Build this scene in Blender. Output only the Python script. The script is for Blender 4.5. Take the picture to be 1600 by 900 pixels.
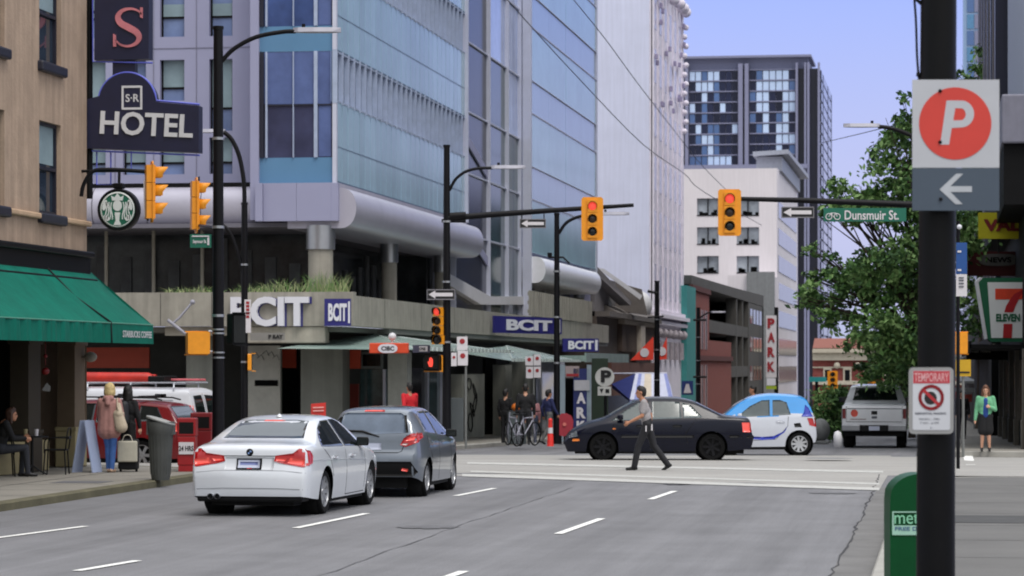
import bpy, bmesh, math, random
from mathutils import Vector, Matrix, noise
from mathutils.bvhtree import BVHTree
random.seed(7)
for o in list(bpy.data.objects): bpy.data.objects.remove(o)
S = bpy.context.scene
C = S.collection
R = math.radians
# ------------------------------------------------------------- camera, sky, sun, exposure
F, EYE, HOR = 4400.0, 2.15, 571.0
TH = math.atan(675/4400.); CT, ST = math.cos(TH), math.sin(TH)
cd = bpy.data.cameras.new('Camera'); cam = bpy.data.objects.new('Camera', cd); C.objects.link(cam)
cam.location = (0, 0, EYE); cam.rotation_euler = (R(90), 0, TH)
cd.sensor_width = 36; cd.lens = F/1600*36; cd.shift_y = 121/1600.; cd.clip_start = .1; cd.clip_end = 6000
S.camera = cam
cd.dof.use_dof = True; cd.dof.focus_distance = 40; cd.dof.aperture_fstop = 4.5
W = bpy.data.worlds.new('World'); S.world = W; W.use_nodes = True
SUN_EL, SUN_AZ = R(62), R(35)      # high sun behind the overcast
def world():
    nt = W.node_tree; N = nt.nodes; Lk = nt.links; N.clear()
    out = N.new('ShaderNodeOutputWorld')
    sky = N.new('ShaderNodeTexSky'); sky.sky_type = 'NISHITA'; sky.sun_disc = False
    sky.sun_elevation = SUN_EL; sky.sun_rotation = R(145); sky.air_density = 1.5; sky.dust_density = 4
    b1 = N.new('ShaderNodeBackground'); b1.inputs[1].default_value = .05
    Lk.new(sky.outputs[0], b1.inputs[0])
    tc = N.new('ShaderNodeTexCoord'); sp = N.new('ShaderNodeSeparateXYZ'); Lk.new(tc.outputs['Generated'], sp.inputs[0])
    rm = N.new('ShaderNodeValToRGB'); cr = rm.color_ramp
    Lk.new(sp.outputs[2], rm.inputs[0])
    stops = [(0.0, (.50, .55, .78)), (.045, (.50, .53, .84)), (.13, (.27, .36, .90)), (.24, (.36, .42, .70)), (.45, (.85, .88, .94)), (1, (1.45, 1.46, 1.46))]
    while len(cr.elements) < len(stops): cr.elements.new(.5)
    for e, (p, c) in zip(cr.elements, stops): e.position = p; e.color = (*c, 1)
    nz = N.new('ShaderNodeTexNoise'); nz.inputs['Scale'].default_value = 2.2; nz.inputs['Detail'].default_value = 4
    Lk.new(tc.outputs['Generated'], nz.inputs['Vector'])
    mr = N.new('ShaderNodeMapRange'); mr.inputs[1].default_value = .3; mr.inputs[2].default_value = .7
    mr.inputs[3].default_value = .9; mr.inputs[4].default_value = 1.08; Lk.new(nz.outputs[0], mr.inputs[0])
    # sky behind the camera made dimmer and greyer to cut tint and reflections
    r2 = N.new('ShaderNodeValToRGB'); c2 = r2.color_ramp; Lk.new(sp.outputs[2], r2.inputs[0])
    s2 = [(0.0, (.32, .33, .35)), (.13, (.46, .47, .50)), (.30, (.80, .82, .86)), (.5, (1.05, 1.06, 1.08)), (1, (1.5, 1.5, 1.5))]
    while len(c2.elements) < len(s2): c2.elements.new(.5)
    for e, (p, c) in zip(c2.elements, s2): e.position = p; e.color = (*c, 1)
    fb = N.new('ShaderNodeMapRange'); fb.inputs[1].default_value = -.35; fb.inputs[2].default_value = .55; Lk.new(sp.outputs[1], fb.inputs[0])
    mx = N.new('ShaderNodeMix'); mx.data_type = 'RGBA'; Lk.new(fb.outputs[0], mx.inputs['Factor']); Lk.new(r2.outputs[0], mx.inputs[6]); Lk.new(rm.outputs[0], mx.inputs[7])
    b2 = N.new('ShaderNodeBackground'); Lk.new(mx.outputs[2], b2.inputs[0]); Lk.new(mr.outputs[0], b2.inputs[1])
    ad = N.new('ShaderNodeAddShader'); Lk.new(b1.outputs[0], ad.inputs[0]); Lk.new(b2.outputs[0], ad.inputs[1])
    Lk.new(ad.outputs[0], out.inputs[0])
world()
sd = bpy.data.lights.new('Sun', 'SUN'); sd.energy = 1.45; sd.angle = R(22); sd.color = (1, .97, .92)
sun = bpy.data.objects.new('Sun', sd); C.objects.link(sun)
sun.rotation_euler = (R(90)-SUN_EL, 0, SUN_AZ)
S.view_settings.view_transform = 'Standard'; S.view_settings.look = 'None'
S.view_settings.exposure = 0.0; S.view_settings.gamma = 1
S.render.engine = 'CYCLES'; S.cycles.filter_width = 1.9
# ------------------------------------------------------------- placing helpers (u across the street, v along it)
def at(px, py, D):
    xc = (px-800)/F*D
    return Vector((xc*CT-D*ST, xc*ST+D*CT, EYE-(py-HOR)/F*D))
def pu(px, py, U):
    k = (px-800)/F; return at(px, py, U/(k*CT-ST))
def pv(px, py, V):
    k = (px-800)/F; return at(px, py, V/(k*ST+CT))
def g(v): return 0.0 if v < 62 else -.015*(v-62)
def pg(px, py, h=0.0):
    D = EYE*F/(py-HOR)
    for _ in range(30):
        p = at(px, py, D); z = g(p.y)+h
        D = (EYE-z)*F/(py-HOR)
    p = at(px, py, D); p.z = g(p.y)+h
    return p
# ------------------------------------------------------------- materials
def lin(c):
    def f(x):
        x /= 255.
        return x/12.92 if x <= .04045 else ((x+.055)/1.055)**2.4
    return tuple(f(x) for x in c)
MATS = {}
def mat(name, rgb, rough=.6, metal=0., var=.12, scale=3., streak=0., bump=0., bscale=40., spec=.5, coat=0., emit=0., trans=0., speck=0., detail=5, island=0., aniso=None):
    """rgb: sRGB 0-255 base colour. var: soft uneven colour; streak: vertical weather streaks."""
    if name in MATS: return MATS[name]
    m = bpy.data.materials.new(name); m.use_nodes = True; MATS[name] = m
    nt = m.node_tree; N = nt.nodes; Lk = nt.links
    b = N['Principled BSDF']
    col = (*lin(rgb), 1)
    b.inputs['Base Color'].default_value = col
    b.inputs['Roughness'].default_value = rough; b.inputs['Metallic'].default_value = metal
    b.inputs['Specular IOR Level'].default_value = spec
    b.inputs['Coat Weight'].default_value = coat; b.inputs['Coat Roughness'].default_value = .06
    if trans: b.inputs['Transmission Weight'].default_value = trans
    if emit:
        b.inputs['Emission Color'].default_value = col; b.inputs['Emission Strength'].default_value = emit
    if var or streak or bump or speck or island:
        tc = N.new('ShaderNodeTexCoord'); last = None
        def mult(fac_socket, lo, hi, a=.3, bb=.7):
            nonlocal last
            mr = N.new('ShaderNodeMapRange'); mr.inputs[1].default_value = a; mr.inputs[2].default_value = bb
            mr.inputs[3].default_value = lo; mr.inputs[4].default_value = hi
            Lk.new(fac_socket, mr.inputs[0])
            if last is None: last = mr.outputs[0]
            else:
                mm = N.new('ShaderNodeMath'); mm.operation = 'MULTIPLY'
                Lk.new(last, mm.inputs[0]); Lk.new(mr.outputs[0], mm.inputs[1]); last = mm.outputs[0]
        if var:
            nz = N.new('ShaderNodeTexNoise'); nz.inputs['Scale'].default_value = scale; nz.inputs['Detail'].default_value = detail
            nz.inputs['Roughness'].default_value = .65
            Lk.new(tc.outputs['Object'], nz.inputs['Vector']); mult(nz.outputs[0], 1-var, 1+var)
        if speck:
            nz = N.new('ShaderNodeTexNoise'); nz.inputs['Scale'].default_value = 60; nz.inputs['Detail'].default_value = 2
            Lk.new(tc.outputs['Object'], nz.inputs['Vector']); mult(nz.outputs[0], 1-speck, 1+speck)
        if aniso:
            mp = N.new('ShaderNodeMapping'); mp.inputs['Scale'].default_value = aniso[:3]; Lk.new(tc.outputs['Object'], mp.inputs[0])
            nz = N.new('ShaderNodeTexNoise'); nz.inputs['Scale'].default_value = 1; nz.inputs['Detail'].default_value = 5; nz.inputs['Roughness'].default_value = .7
            Lk.new(mp.outputs[0], nz.inputs['Vector']); mult(nz.outputs[0], 1-aniso[3], 1+aniso[3])
        if island:
            ge = N.new('ShaderNodeNewGeometry'); mult(ge.outputs['Random Per Island'], 1-island, 1+island, 0, 1)
        if streak:
            mp = N.new('ShaderNodeMapping'); mp.inputs['Scale'].default_value = (5, 5, .25)
            Lk.new(tc.outputs['Object'], mp.inputs[0])
            nz = N.new('ShaderNodeTexNoise'); nz.inputs['Scale'].default_value = 1.2; nz.inputs['Detail'].default_value = 6
            Lk.new(mp.outputs[0], nz.inputs['Vector']); mult(nz.outputs[0], 1-streak, 1+streak*.5)
        if last is not None:
            vm = N.new('ShaderNodeVectorMath'); vm.operation = 'SCALE'; vm.inputs[0].default_value = col[:3]
            Lk.new(last, vm.inputs['Scale']); Lk.new(vm.outputs[0], b.inputs['Base Color'])
        if bump:
            nz = N.new('ShaderNodeTexNoise'); nz.inputs['Scale'].default_value = bscale; nz.inputs['Detail'].default_value = 4
            Lk.new(tc.outputs['Object'], nz.inputs['Vector'])
            bp = N.new('ShaderNodeBump'); bp.inputs['Strength'].default_value = bump; bp.inputs['Distance'].default_value = .02
            Lk.new(nz.outputs[0], bp.inputs['Height']); Lk.new(bp.outputs[0], b.inputs['Normal'])
    return m
def brickmat(name, c1, c2, mortar, sx=4.5, rough=.85):
    if name in MATS: return MATS[name]
    m = bpy.data.materials.new(name); m.use_nodes = True; MATS[name] = m
    N = m.node_tree.nodes; Lk = m.node_tree.links; b = N['Principled BSDF']; b.inputs['Roughness'].default_value = rough
    tc = N.new('ShaderNodeTexCoord'); sp = N.new('ShaderNodeSeparateXYZ'); Lk.new(tc.outputs['Object'], sp.inputs[0])
    ad = N.new('ShaderNodeMath'); Lk.new(sp.outputs[0], ad.inputs[0]); Lk.new(sp.outputs[1], ad.inputs[1])
    cb = N.new('ShaderNodeCombineXYZ'); Lk.new(ad.outputs[0], cb.inputs[0]); Lk.new(sp.outputs[2], cb.inputs[1])
    br = N.new('ShaderNodeTexBrick'); br.inputs['Scale'].default_value = sx
    br.inputs['Color1'].default_value = (*lin(c1), 1); br.inputs['Color2'].default_value = (*lin(c2), 1); br.inputs['Mortar'].default_value = (*lin(mortar), 1)
    br.inputs['Mortar Size'].default_value = .015
    Lk.new(cb.outputs[0], br.inputs['Vector']); Lk.new(br.outputs[0], b.inputs['Base Color'])
    return m
# ------------------------------------------------------------- mesh builder
def _text(s, bold):
    cu = bpy.data.curves.new('t', 'FONT'); cu.body = s; cu.size = 1; cu.offset = bold; cu.resolution_u = 3
    ob = bpy.data.objects.new('t', cu); C.objects.link(ob)
    dg = bpy.context.evaluated_depsgraph_get(); dg.update()
    me = bpy.data.meshes.new_from_object(ob.evaluated_get(dg))
    vs = [v.co.copy() for v in me.vertices]; fs = [list(p.vertices) for p in me.polygons]
    bpy.data.objects.remove(ob); bpy.data.curves.remove(cu); bpy.data.meshes.remove(me)
    return vs, fs
TC = {}
WM = {}
class MB:
    def __init__(s): s.v = []; s.f = []; s.m = []; s.sm = []
    def add(s, vs, fs, mi=0, smooth=False):
        o = len(s.v); s.v += [Vector(v) for v in vs]
        for f in fs: s.f.append([i+o for i in f]); s.m.append(mi); s.sm.append(smooth)
        return s
    def box(s, x0, x1, y0, y1, z0, z1, mi=0, bev=0.):
        if x0 > x1: x0, x1 = x1, x0
        if y0 > y1: y0, y1 = y1, y0
        if z0 > z1: z0, z1 = z1, z0
        if bev:
            b = min(bev, (x1-x0)*.45, (y1-y0)*.45, (z1-z0)*.45)
            bm = bmesh.new(); bmesh.ops.create_cube(bm, size=1)
            for v in bm.verts: v.co = Vector(((x0+x1)/2+v.co.x*(x1-x0), (y0+y1)/2+v.co.y*(y1-y0), (z0+z1)/2+v.co.z*(z1-z0)))
            bmesh.ops.bevel(bm, geom=bm.edges[:], offset=b, segments=2, affect='EDGES', profile=.5)
            s.bm(bm, mi); return s
        return s.add([(x0,y0,z0),(x1,y0,z0),(x1,y1,z0),(x0,y1,z0),(x0,y0,z1),(x1,y0,z1),(x1,y1,z1),(x0,y1,z1)],
              [(0,3,2,1),(4,5,6,7),(0,1,5,4),(1,2,6,5),(2,3,7,6),(3,0,4,7)], mi)
    def bm(s, bm, mi=0, smooth=False, M=None):
        bm.verts.index_update()
        s.add([(M @ v.co if M else v.co.copy()) for v in bm.verts], [[v.index for v in f.verts] for f in bm.faces], mi, smooth); bm.free(); return s
    def quad(s, a, b, c, d, mi=0): return s.add([a, b, c, d], [(0,1,2,3)], mi)
    def slab(s, pts, ext, mi=0):
        """polygon pts (3D, planar) swept by vector ext"""
        n = len(pts); e = Vector(ext); P = [Vector(p) for p in pts]
        nn = Vector((0,0,0))
        for i in range(n): nn += P[i].cross(P[(i+1) % n])
        if nn.dot(e) > 0: P = P[::-1]
        return s.add(P+[p+e for p in P], [list(range(n)), list(range(2*n-1, n-1, -1))]+[(i, n+i, n+(i+1) % n, (i+1) % n)[::-1] for i in range(n)] , mi)
    def tube(s, pts, r, n=8, mi=0, caps=True):
        P = [Vector(p) for p in pts]; k = len(P)
        rs = r if isinstance(r, (list, tuple)) else [r]*k
        vs = []; a = None
        for i in range(k):
            t = (P[min(i+1, k-1)]-P[max(i-1, 0)]).normalized()
            if a is None: a = t.orthogonal().normalized()
            else: a = (a-t*a.dot(t)).normalized()
            b = t.cross(a)
            for j in range(n):
                w = 2*math.pi*j/n; vs.append(P[i]+(a*math.cos(w)+b*math.sin(w))*rs[i])
        fs = [(i*n+j, i*n+(j+1) % n, (i+1)*n+(j+1) % n, (i+1)*n+j) for i in range(k-1) for j in range(n)]
        s.add(vs, fs, mi, True)
        if caps: s.add(vs[:n], [list(range(n))[::-1]], mi); s.add(vs[-n:], [list(range(n))], mi)
        return s
    def cyl(s, p, r, h, n=16, mi=0, r2=None):
        return s.tube([p, (p[0], p[1], p[2]+h)], [r, r if r2 is None else r2], n, mi)
    def lathe(s, prof, n=24, M=None, mi=0, smooth=True):
        """prof: (radius, height) along local z; M places it"""
        M = M or Matrix(); vs = []; k = len(prof)
        for r, h in prof:
            for j in range(n):
                w = 2*math.pi*j/n; vs.append(M @ Vector((r*math.cos(w), r*math.sin(w), h)))
        fs = [(i*n+j, i*n+(j+1) % n, (i+1)*n+(j+1) % n, (i+1)*n+j) for i in range(k-1) for j in range(n)]
        return s.add(vs, fs, mi, smooth)
    def ball(s, c, r, mi=0, sc=(1,1,1), seg=14):
        bm = bmesh.new(); bmesh.ops.create_uvsphere(bm, u_segments=seg, v_segments=max(6, seg*2//3), radius=1)
        for v in bm.verts: v.co = Vector((c[0]+v.co.x*r*sc[0], c[1]+v.co.y*r*sc[1], c[2]+v.co.z*r*sc[2]))
        return s.bm(bm, mi, True)
    def text(s, t, o, right, up, h, w=None, depth=.004, bold=0., mi=0, shear=0.):
        """flat raised lettering centred on o; h = cap height"""
        key = (t, bold)
        if key not in TC: TC[key] = _text(t, bold)
        vs, fs = TC[key]
        right = Vector(right).normalized(); up = Vector(up).normalized(); out = right.cross(up)
        x0 = min(v.x for v in vs); x1 = max(v.x for v in vs); y0 = min(v.y for v in vs); y1 = max(v.y for v in vs)
        sy = h/(y1-y0); sx = w/(x1-x0) if w else sy
        o = Vector(o); n = len(vs)
        P = []
        for k in (1, 0):
            for v in vs:
                yy = (v.y-(y0+y1)/2)*sy
                P.append(o+right*((v.x-(x0+x1)/2)*sx+shear*yy)+up*yy+out*(depth*k))
        E = {}
        for f in fs:
            for i in range(len(f)):
                a, b = f[i], f[(i+1) % len(f)]
                E[(a, b)] = 1
        side = [(a, a+n, b+n, b) for (a, b) in E if (b, a) not in E]
        return s.add(P, [list(f) for f in fs]+side, mi)
    def build(s, name, mats, parent=None, local=False, ang=None):
        me = bpy.data.meshes.new(name)
        vs = s.v
        if parent is not None and not local:
            I = WM[parent].inverted(); vs = [I @ v for v in vs]
        me.from_pydata([tuple(v) for v in vs], [], s.f)
        if not isinstance(mats, (list, tuple)): mats = [mats]
        for m in mats: me.materials.append(m)
        me.polygons.foreach_set('material_index', [min(i, len(mats)-1) for i in s.m])
        me.polygons.foreach_set('use_smooth', [bool(x) for x in s.sm])
        me.validate(); me.update()
        if ang is not None:
            me.polygons.foreach_set('use_smooth', [True]*len(me.polygons)); me.set_sharp_from_angle(angle=R(ang))
        o = bpy.data.objects.new(name, me); C.objects.link(o)
        if parent is not None: o.parent = parent; WM[o] = WM[parent]
        else: WM[o] = Matrix()
        return o
def tag(o, label=None, cat=None, group=None, kind=None):
    if label: o['label'] = label
    if cat: o['category'] = cat
    if group: o['group'] = group
    if kind: o['kind'] = kind
    return o
def thing(name, label, cat, loc, rotz=0., group=None):
    o = bpy.data.objects.new(name, None); C.objects.link(o); o.empty_display_size = .2
    o.location = loc; o.rotation_euler = (0, 0, rotz)
    WM[o] = Matrix.Translation(Vector(loc)) @ Matrix.Rotation(rotz, 4, 'Z')
    return tag(o, label, cat, group)
def copy_tree(o, loc=None, rotz=None, label=None, parent=None):
    c = o.copy(); C.objects.link(c); c.parent = parent
    if loc is not None: c.location = loc
    if rotz is not None: c.rotation_euler = (0, 0, rotz)
    if label: c['label'] = label
    for ch in o.children: copy_tree(ch, parent=c)
    return c
def solo(name, mb, mats, label, cat, loc, group=None, ang=None):
    """a thing that is one mesh; mb in world coordinates, origin moved to loc"""
    o = mb.build(name, mats, None, ang=ang)
    L = Vector(loc); o.data.transform(Matrix.Translation(-L)); o.location = L; WM[o] = Matrix.Translation(L)
    return tag(o, label, cat, group)
def holes_wall(mb, O, X, Y, w, h, holes, reveal, mi=0):
    """wall sheet in plane O + X*a + Y*b with rectangular openings (a0,a1,b0,b1) and reveals going inward"""
    O, X, Y = Vector(O), Vector(X).normalized(), Vector(Y).normalized(); Nn = X.cross(Y)
    xs = sorted(set([0, w]+[min(max(q, 0), w) for hh in holes for q in hh[:2]])); ys = sorted(set([0, h]+[min(max(q, 0), h) for hh in holes for q in hh[2:]]))
    P = lambda a, b, d=0: O+X*a+Y*b-Nn*d
    for i in range(len(xs)-1):
        for j in range(len(ys)-1):
            cx, cy = (xs[i]+xs[i+1])/2, (ys[j]+ys[j+1])/2
            if any(a0 < cx < a1 and b0 < cy < b1 for a0, a1, b0, b1 in holes): continue
            mb.quad(P(xs[i], ys[j]), P(xs[i+1], ys[j]), P(xs[i+1], ys[j+1]), P(xs[i], ys[j+1]), mi)
    for a0, a1, b0, b1 in holes:
        a0, a1, b0, b1 = max(a0, 0), min(a1, w), max(b0, 0), min(b1, h)
        c = [(a0, b0), (a1, b0), (a1, b1), (a0, b1)]
        for q in range(4):
            p, r = c[q], c[(q+1) % 4]
            mb.quad(P(*p), P(*p, reveal), P(*r, reveal), P(*r), mi)
# ------------------------------------------------------------- common materials
M_asph = mat('asphalt', (110, 110, 113), .85, var=.12, scale=.7, speck=.26, aniso=(1.3, .035, 1, .22), bump=.35, bscale=90)
M_asph2 = mat('worn_asphalt', (150, 148, 144), .85, var=.07, scale=.45, aniso=(.03, 1.0, 1, .13), speck=.14, bump=.3, bscale=90)
M_conc = mat('sidewalk_concrete', (128, 124, 116), .85, var=.14, scale=.8, speck=.08, bump=.2)
M_kerb = mat('mossy_kerb', (92, 88, 68), .9, var=.25, scale=1.6, speck=.1, bump=.3)
M_kerb2 = mat('kerb_concrete', (150, 148, 142), .9, var=.15, scale=1.6, speck=.1, bump=.2)
M_paint = mat('road_paint', (226, 226, 222), .7, var=.13, scale=6, speck=.15)
M_wpaint = mat('worn_road_paint', (176, 176, 172), .8, var=.16, scale=5, speck=.2)
M_black = mat('black_metal', (10, 10, 13), .5, spec=.2, var=.2, scale=6, streak=.2)
M_pole = mat('pole_paint', (13, 12, 17), .5, spec=.2, var=.25, scale=4, streak=.3)
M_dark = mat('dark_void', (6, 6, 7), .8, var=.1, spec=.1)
M_dkglass = mat('dark_glass', (10, 13, 16), .08, var=.15, scale=1., spec=.35)
M_white = mat('white_paint', (205, 205, 208), .5, var=.06)
M_concw = mat('weathered_concrete', (150, 146, 136), .85, var=.15, scale=1.5, streak=.2, bump=.2)
M_steel = mat('brushed_steel', (170, 172, 178), .35, metal=.8, var=.08)
M_yel = mat('signal_yellow', (230, 148, 24), .5, var=.08, scale=8)

def build_split(mb, name, mats, parent):
    """one part per connected piece"""
    par = list(range(len(mb.v)))
    def find(a):
        while par[a] != a: par[a] = par[par[a]]; a = par[a]
        return a
    for f in mb.f:
        r = find(f[0])
        for i in f[1:]: par[find(i)] = r
    G = {}
    for k, f in enumerate(mb.f): G.setdefault(find(f[0]), []).append(k)
    for ks in G.values():
        n = MB(); ids = sorted(set(i for k in ks for i in mb.f[k])); mp = {i: j for j, i in enumerate(ids)}
        n.v = [mb.v[i] for i in ids]
        for k in ks: n.f.append([mp[i] for i in mb.f[k]]); n.m.append(mb.m[k]); n.sm.append(mb.sm[k])
        n.build(name, mats, parent)
RT, FW = Vector((CT, ST, 0)), Vector((-ST, CT, 0)); ZUP = Vector((0, 0, 1))
# ------------------------------------------------------------- ground, roads, kerbs, markings
def sheet(name, quads, m, dz, kind='structure'):
    mb = MB()
    for P in quads: mb.add([(u, v, g(v)+dz) for u, v in P], [list(range(len(P)))])
    return tag(mb.build(name, m), kind=kind)
def strips(u0, u1, vs): return [[(u0, a), (u1, a), (u1, b), (u0, b)] for a, b in zip(vs[:-1], vs[1:])]
VS = [-20, 20, 40, 62, 90, 130, 180, 260, 360, 500]
sheet('ground', strips(-400, 400, [-100, 62, 90, 180, 360, 600, 900]), M_asph2, -.03)
sheet('road', strips(-13.7, -.7, VS), M_asph, 0)
sheet('cross_road', strips(-200, 200, [55.4, 62, 70.9]), M_asph2, .004)
def arc(cx, cy, r, a0, a1, n=7): return [(cx+r*math.cos(R(a0+(a1-a0)*i/n)), cy+r*math.sin(R(a0+(a1-a0)*i/n))) for i in range(n+1)]
def walk(name, edge, back, h=.13, kw=.22, mk=None, m=None):
    """pavement: edge = kerb path (2D), back = rest of outline"""
    mb = MB(); kb = MB()
    E = [Vector(p) for p in edge]; ins = []; side = []
    cen = sum((Vector(p) for p in back), Vector((0, 0)))/len(back)
    for i, p in enumerate(E):
        t = (E[min(i+1, len(E)-1)]-E[max(i-1, 0)]).normalized(); n = Vector((-t.y, t.x))
        if n.dot(cen-p) < 0: n = -n
        ins.append(p+n*kw)
    for i in range(len(E)-1):
        a, b, c, d = E[i], E[i+1], ins[i+1], ins[i]
        z = lambda p, q: (p.x, p.y, g(p.y)+q)
        kb.quad(z(a, -.02), z(b, -.02), z(b, h-.02), z(a, h-.02)); kb.quad(z(a, h-.02), z(b, h-.02), z(b+(c-b)*.1, h), z(a+(d-a)*.1, h))
        kb.quad(z(a+(d-a)*.1, h), z(b+(c-b)*.1, h), z(c, h), z(d, h))
    outline = ins+[Vector(p) for p in back]
    bm = bmesh.new(); f = bm.faces.new([bm.verts.new((p.x, p.y, 0)) for p in outline])
    if f.normal.z < 0 or f.calc_area() and (f.normal_update() or f.normal.z < 0): f.normal_flip()
    bmesh.ops.triangulate(bm, faces=bm.faces[:])
    for cut in (62, 90, 130, 180, 260, 360): bmesh.ops.bisect_plane(bm, geom=bm.verts[:]+bm.edges[:]+bm.faces[:], plane_co=(0, cut, 0), plane_no=(0, 1, 0))
    for v in bm.verts: v.co.z = g(v.co.y)+h-.001
    mb.bm(bm)
    tag(mb.build(name, m or M_conc), kind='structure'); tag(kb.build(name.replace('sidewalk', 'kerb'), mk or M_kerb), kind='structure')
walk('sidewalk_left', [(-13.7, -10), (-13.7, 20), (-13.7, 47.5)]+arc(-17.7, 51.4, 4, 0, 90)+[(-30, 55.4), (-120, 55.4)], [(-120, -10)])
walk('sidewalk_right', [(-.7, -10), (-.7, 20), (-.7, 49)]+arc(1.3, 50, 2, 180, 90)+[(30, 52), (120, 52)], [(120, -10)], mk=M_kerb2, m=mat('grey_sidewalk', (94, 93, 91), .85, var=.16, scale=.5, speck=.08, bump=.2))
walk('sidewalk_far_left', [(-120, 70.9), (-40, 70.9), (-16, 70.9)]+arc(-16, 73.2, 2.3, -90, 0)+[(-13.7, 100), (-13.7, 180), (-13.7, 420)], [(-120, 420)], mk=M_kerb2)
walk('sidewalk_far_right', [(-.7, 420), (-.7, 180), (-.7, 75)]+arc(1.3, 74.5, 2, 180, 270)+[(30, 72.5), (120, 72.5)], [(120, 420)], mk=M_kerb2)
# gutter strip with a crack
rnd = random.Random(3)
sheet('gutter', strips(-1.15, -.7, [5, 20, 35, 50]), mat('gutter_concrete', (104, 103, 102), .9, var=.2, scale=1.2, speck=.1), .004)
mb = MB(); prev = None
for i in range(70):
    v = 20+i*.52; u = -1.15+rnd.uniform(-.035, .035)-.006*max(0, v-40); w = rnd.uniform(.004, .016)
    if prev: mb.quad((prev[0]-prev[2], prev[1], .009), (prev[0]+prev[2], prev[1], .009), (u+w, v, .009), (u-w, v, .009))
    prev = (u, v, w)
tag(mb.build('pavement_crack', mat('crack', (52, 52, 54), .9)), kind='structure')
def mark(name, pts, m, dz=.010, sub=1):
    mb = MB(); P = [pg(x, y) for x, y in pts]
    mb.add([(p.x, p.y, g(p.y)+dz) for p in P], [list(range(len(P)))])
    bm = bmesh.new()
    return tag(mb.build(name, m), kind='structure')
def dash(u, v0, v1, w=.11):
    du = -.0 
    mb = MB(); mb.quad((u-w/2, v0, .010), (u+w/2, v0, .010), (u+w/2, v1, .010), (u-w/2, v1, .010))
    tag(mb.build('lane_dash', M_paint), kind='structure')
def dashpx(x0, y0, x1, y1, w=.115):
    a, b = pg(x0, y0), pg(x1, y1); t = (b-a).normalized(); n = Vector((t.y, -t.x, 0))*w/2
    mb = MB(); k = 5
    for i in range(k):
        p, q = a.lerp(b, i/k), a.lerp(b, (i+1)/k)
        mb.quad(*[(s.x, s.y, .010) for s in (p-n, p+n, q+n, q-n)])
    tag(mb.build('lane_dash', M_paint), kind='structure')
for d in ((462, 826, 573, 803), (712, 775.5, 773, 763.5), (120, 893, 215, 877), (872, 835, 940, 811), (1016, 781, 1054, 768), (600, 938, 725, 893.5), (-10, 842, 134, 823)): dashpx(*d)
mark('crossing_surface', [(560, 737), (722, 744), (1374, 765.5), (1392, 735), (1392, 712), (560, 712)], M_asph2, .006)
mark('crosswalk_line', [(722, 741), (722, 745), (1374, 767), (1374, 763)], M_wpaint)
mark('crosswalk_line', [(735, 736), (735, 738.5), (1060, 748), (1374, 758), (1374, 755.5)], M_wpaint, .0095)
mark('crosswalk_line', [(730, 722.5), (730, 725.5), (1380, 739.5), (1380, 736.5)], M_wpaint)
mark('crosswalk_line', [(1503, 707), (1518, 707), (1524, 727), (1509, 727)], M_paint)
# asphalt patches, manhole covers and dark sidewalk areas
M_patch = mat('tar_patch', (94, 94, 97), .8, var=.2, scale=3, speck=.15)
def disc(name, px, py, r, m, sx=1.0):
    p = pg(px, py); mb = MB(); n = 36; rr = random.Random(px); wob = [1+(0 if 'cover' in name else rr.uniform(-.28, .12)) for _ in range(n)]
    mb.add([(p.x+r*sx*wob[i]*math.cos(2*math.pi*i/n), p.y+r*wob[i]*math.sin(2*math.pi*i/n), .009) for i in range(n)], [list(range(n))])
    tag(mb.build(name, m), kind='structure')
disc('road_patch', 670, 824, .42, M_patch, 1.0); disc('road_patch', 1058, 757, .42, mat('tar_patch_dark', (58, 58, 62), .8, var=.2), .62); disc('road_patch', 1110, 756, .6, mat('tar_patch_pale', (100, 100, 101), .8, speck=.1), 1.8)
disc('road_patch', 1300, 771, .3, M_patch, 1.5)
disc('manhole_cover', 1295, 720, .55, mat('cast_iron', (120, 120, 120), .7, var=.2))
mb = MB(); mb.quad((-.3, 36.6, .1335), (9, 36.6, .1335), (9, 38.4, .1335), (-.3, 38.4, .1335)); tag(mb.build('sidewalk_dark_area', mat('dark_band_grey', (66, 66, 66), .9, var=.2, scale=1.5, speck=.1)), kind='structure')  # dark colour paints a shadow-like band across the right sidewalk
mb = MB()
for v in range(6, 50, 3): mb.quad((-.45, v, .1325), (9, v, .1325), (9, v+.025, .1325), (-.45, v+.025, .1325))
for v in range(30, 54, 2): mb.quad((-30, v, .1325), (-13.95, v, .1325), (-13.95, v+.03, .1325), (-30, v+.03, .1325))
mb.quad((-15.6, 30, .1325), (-15.57, 30, .1325), (-15.57, 53, .1325), (-15.6, 53, .1325))
tag(mb.build('sidewalk_joints', mat('joint', (70, 68, 64), .9)), kind='structure')
mb = MB(); p = pg(55, 766, .13); q = pg(95, 772, .13)
mb.quad((-15.2, 46.6, .1335), (-14.3, 46.6, .1335), (-14.3, 47.5, .1335), (-15.2, 47.5, .1335)); tag(mb.build('sidewalk_dark_area', M_patch), kind='structure')

M_seam = mat('tar_seam', (92, 92, 95), .8, var=.2, scale=3)
for k, (u0, v0, v1, w0) in enumerate(((-6.35, 18, 50, .009),)):
    mb = MB(); prev = None; rnd = random.Random(40+k); u = u0
    for i in range(int((v1-v0)/.6)):
        v = v0+i*.6; u += rnd.uniform(-.035, .035); w = w0*rnd.uniform(.4, 1.3)
        if prev: mb.quad((prev[0]-prev[2], prev[1], .0085), (prev[0]+prev[2], prev[1], .0085), (u+w, v, .0085), (u-w, v, .0085))
        prev = (u, v, w)
    tag(mb.build('tar_seam', M_seam), kind='structure')
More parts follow.
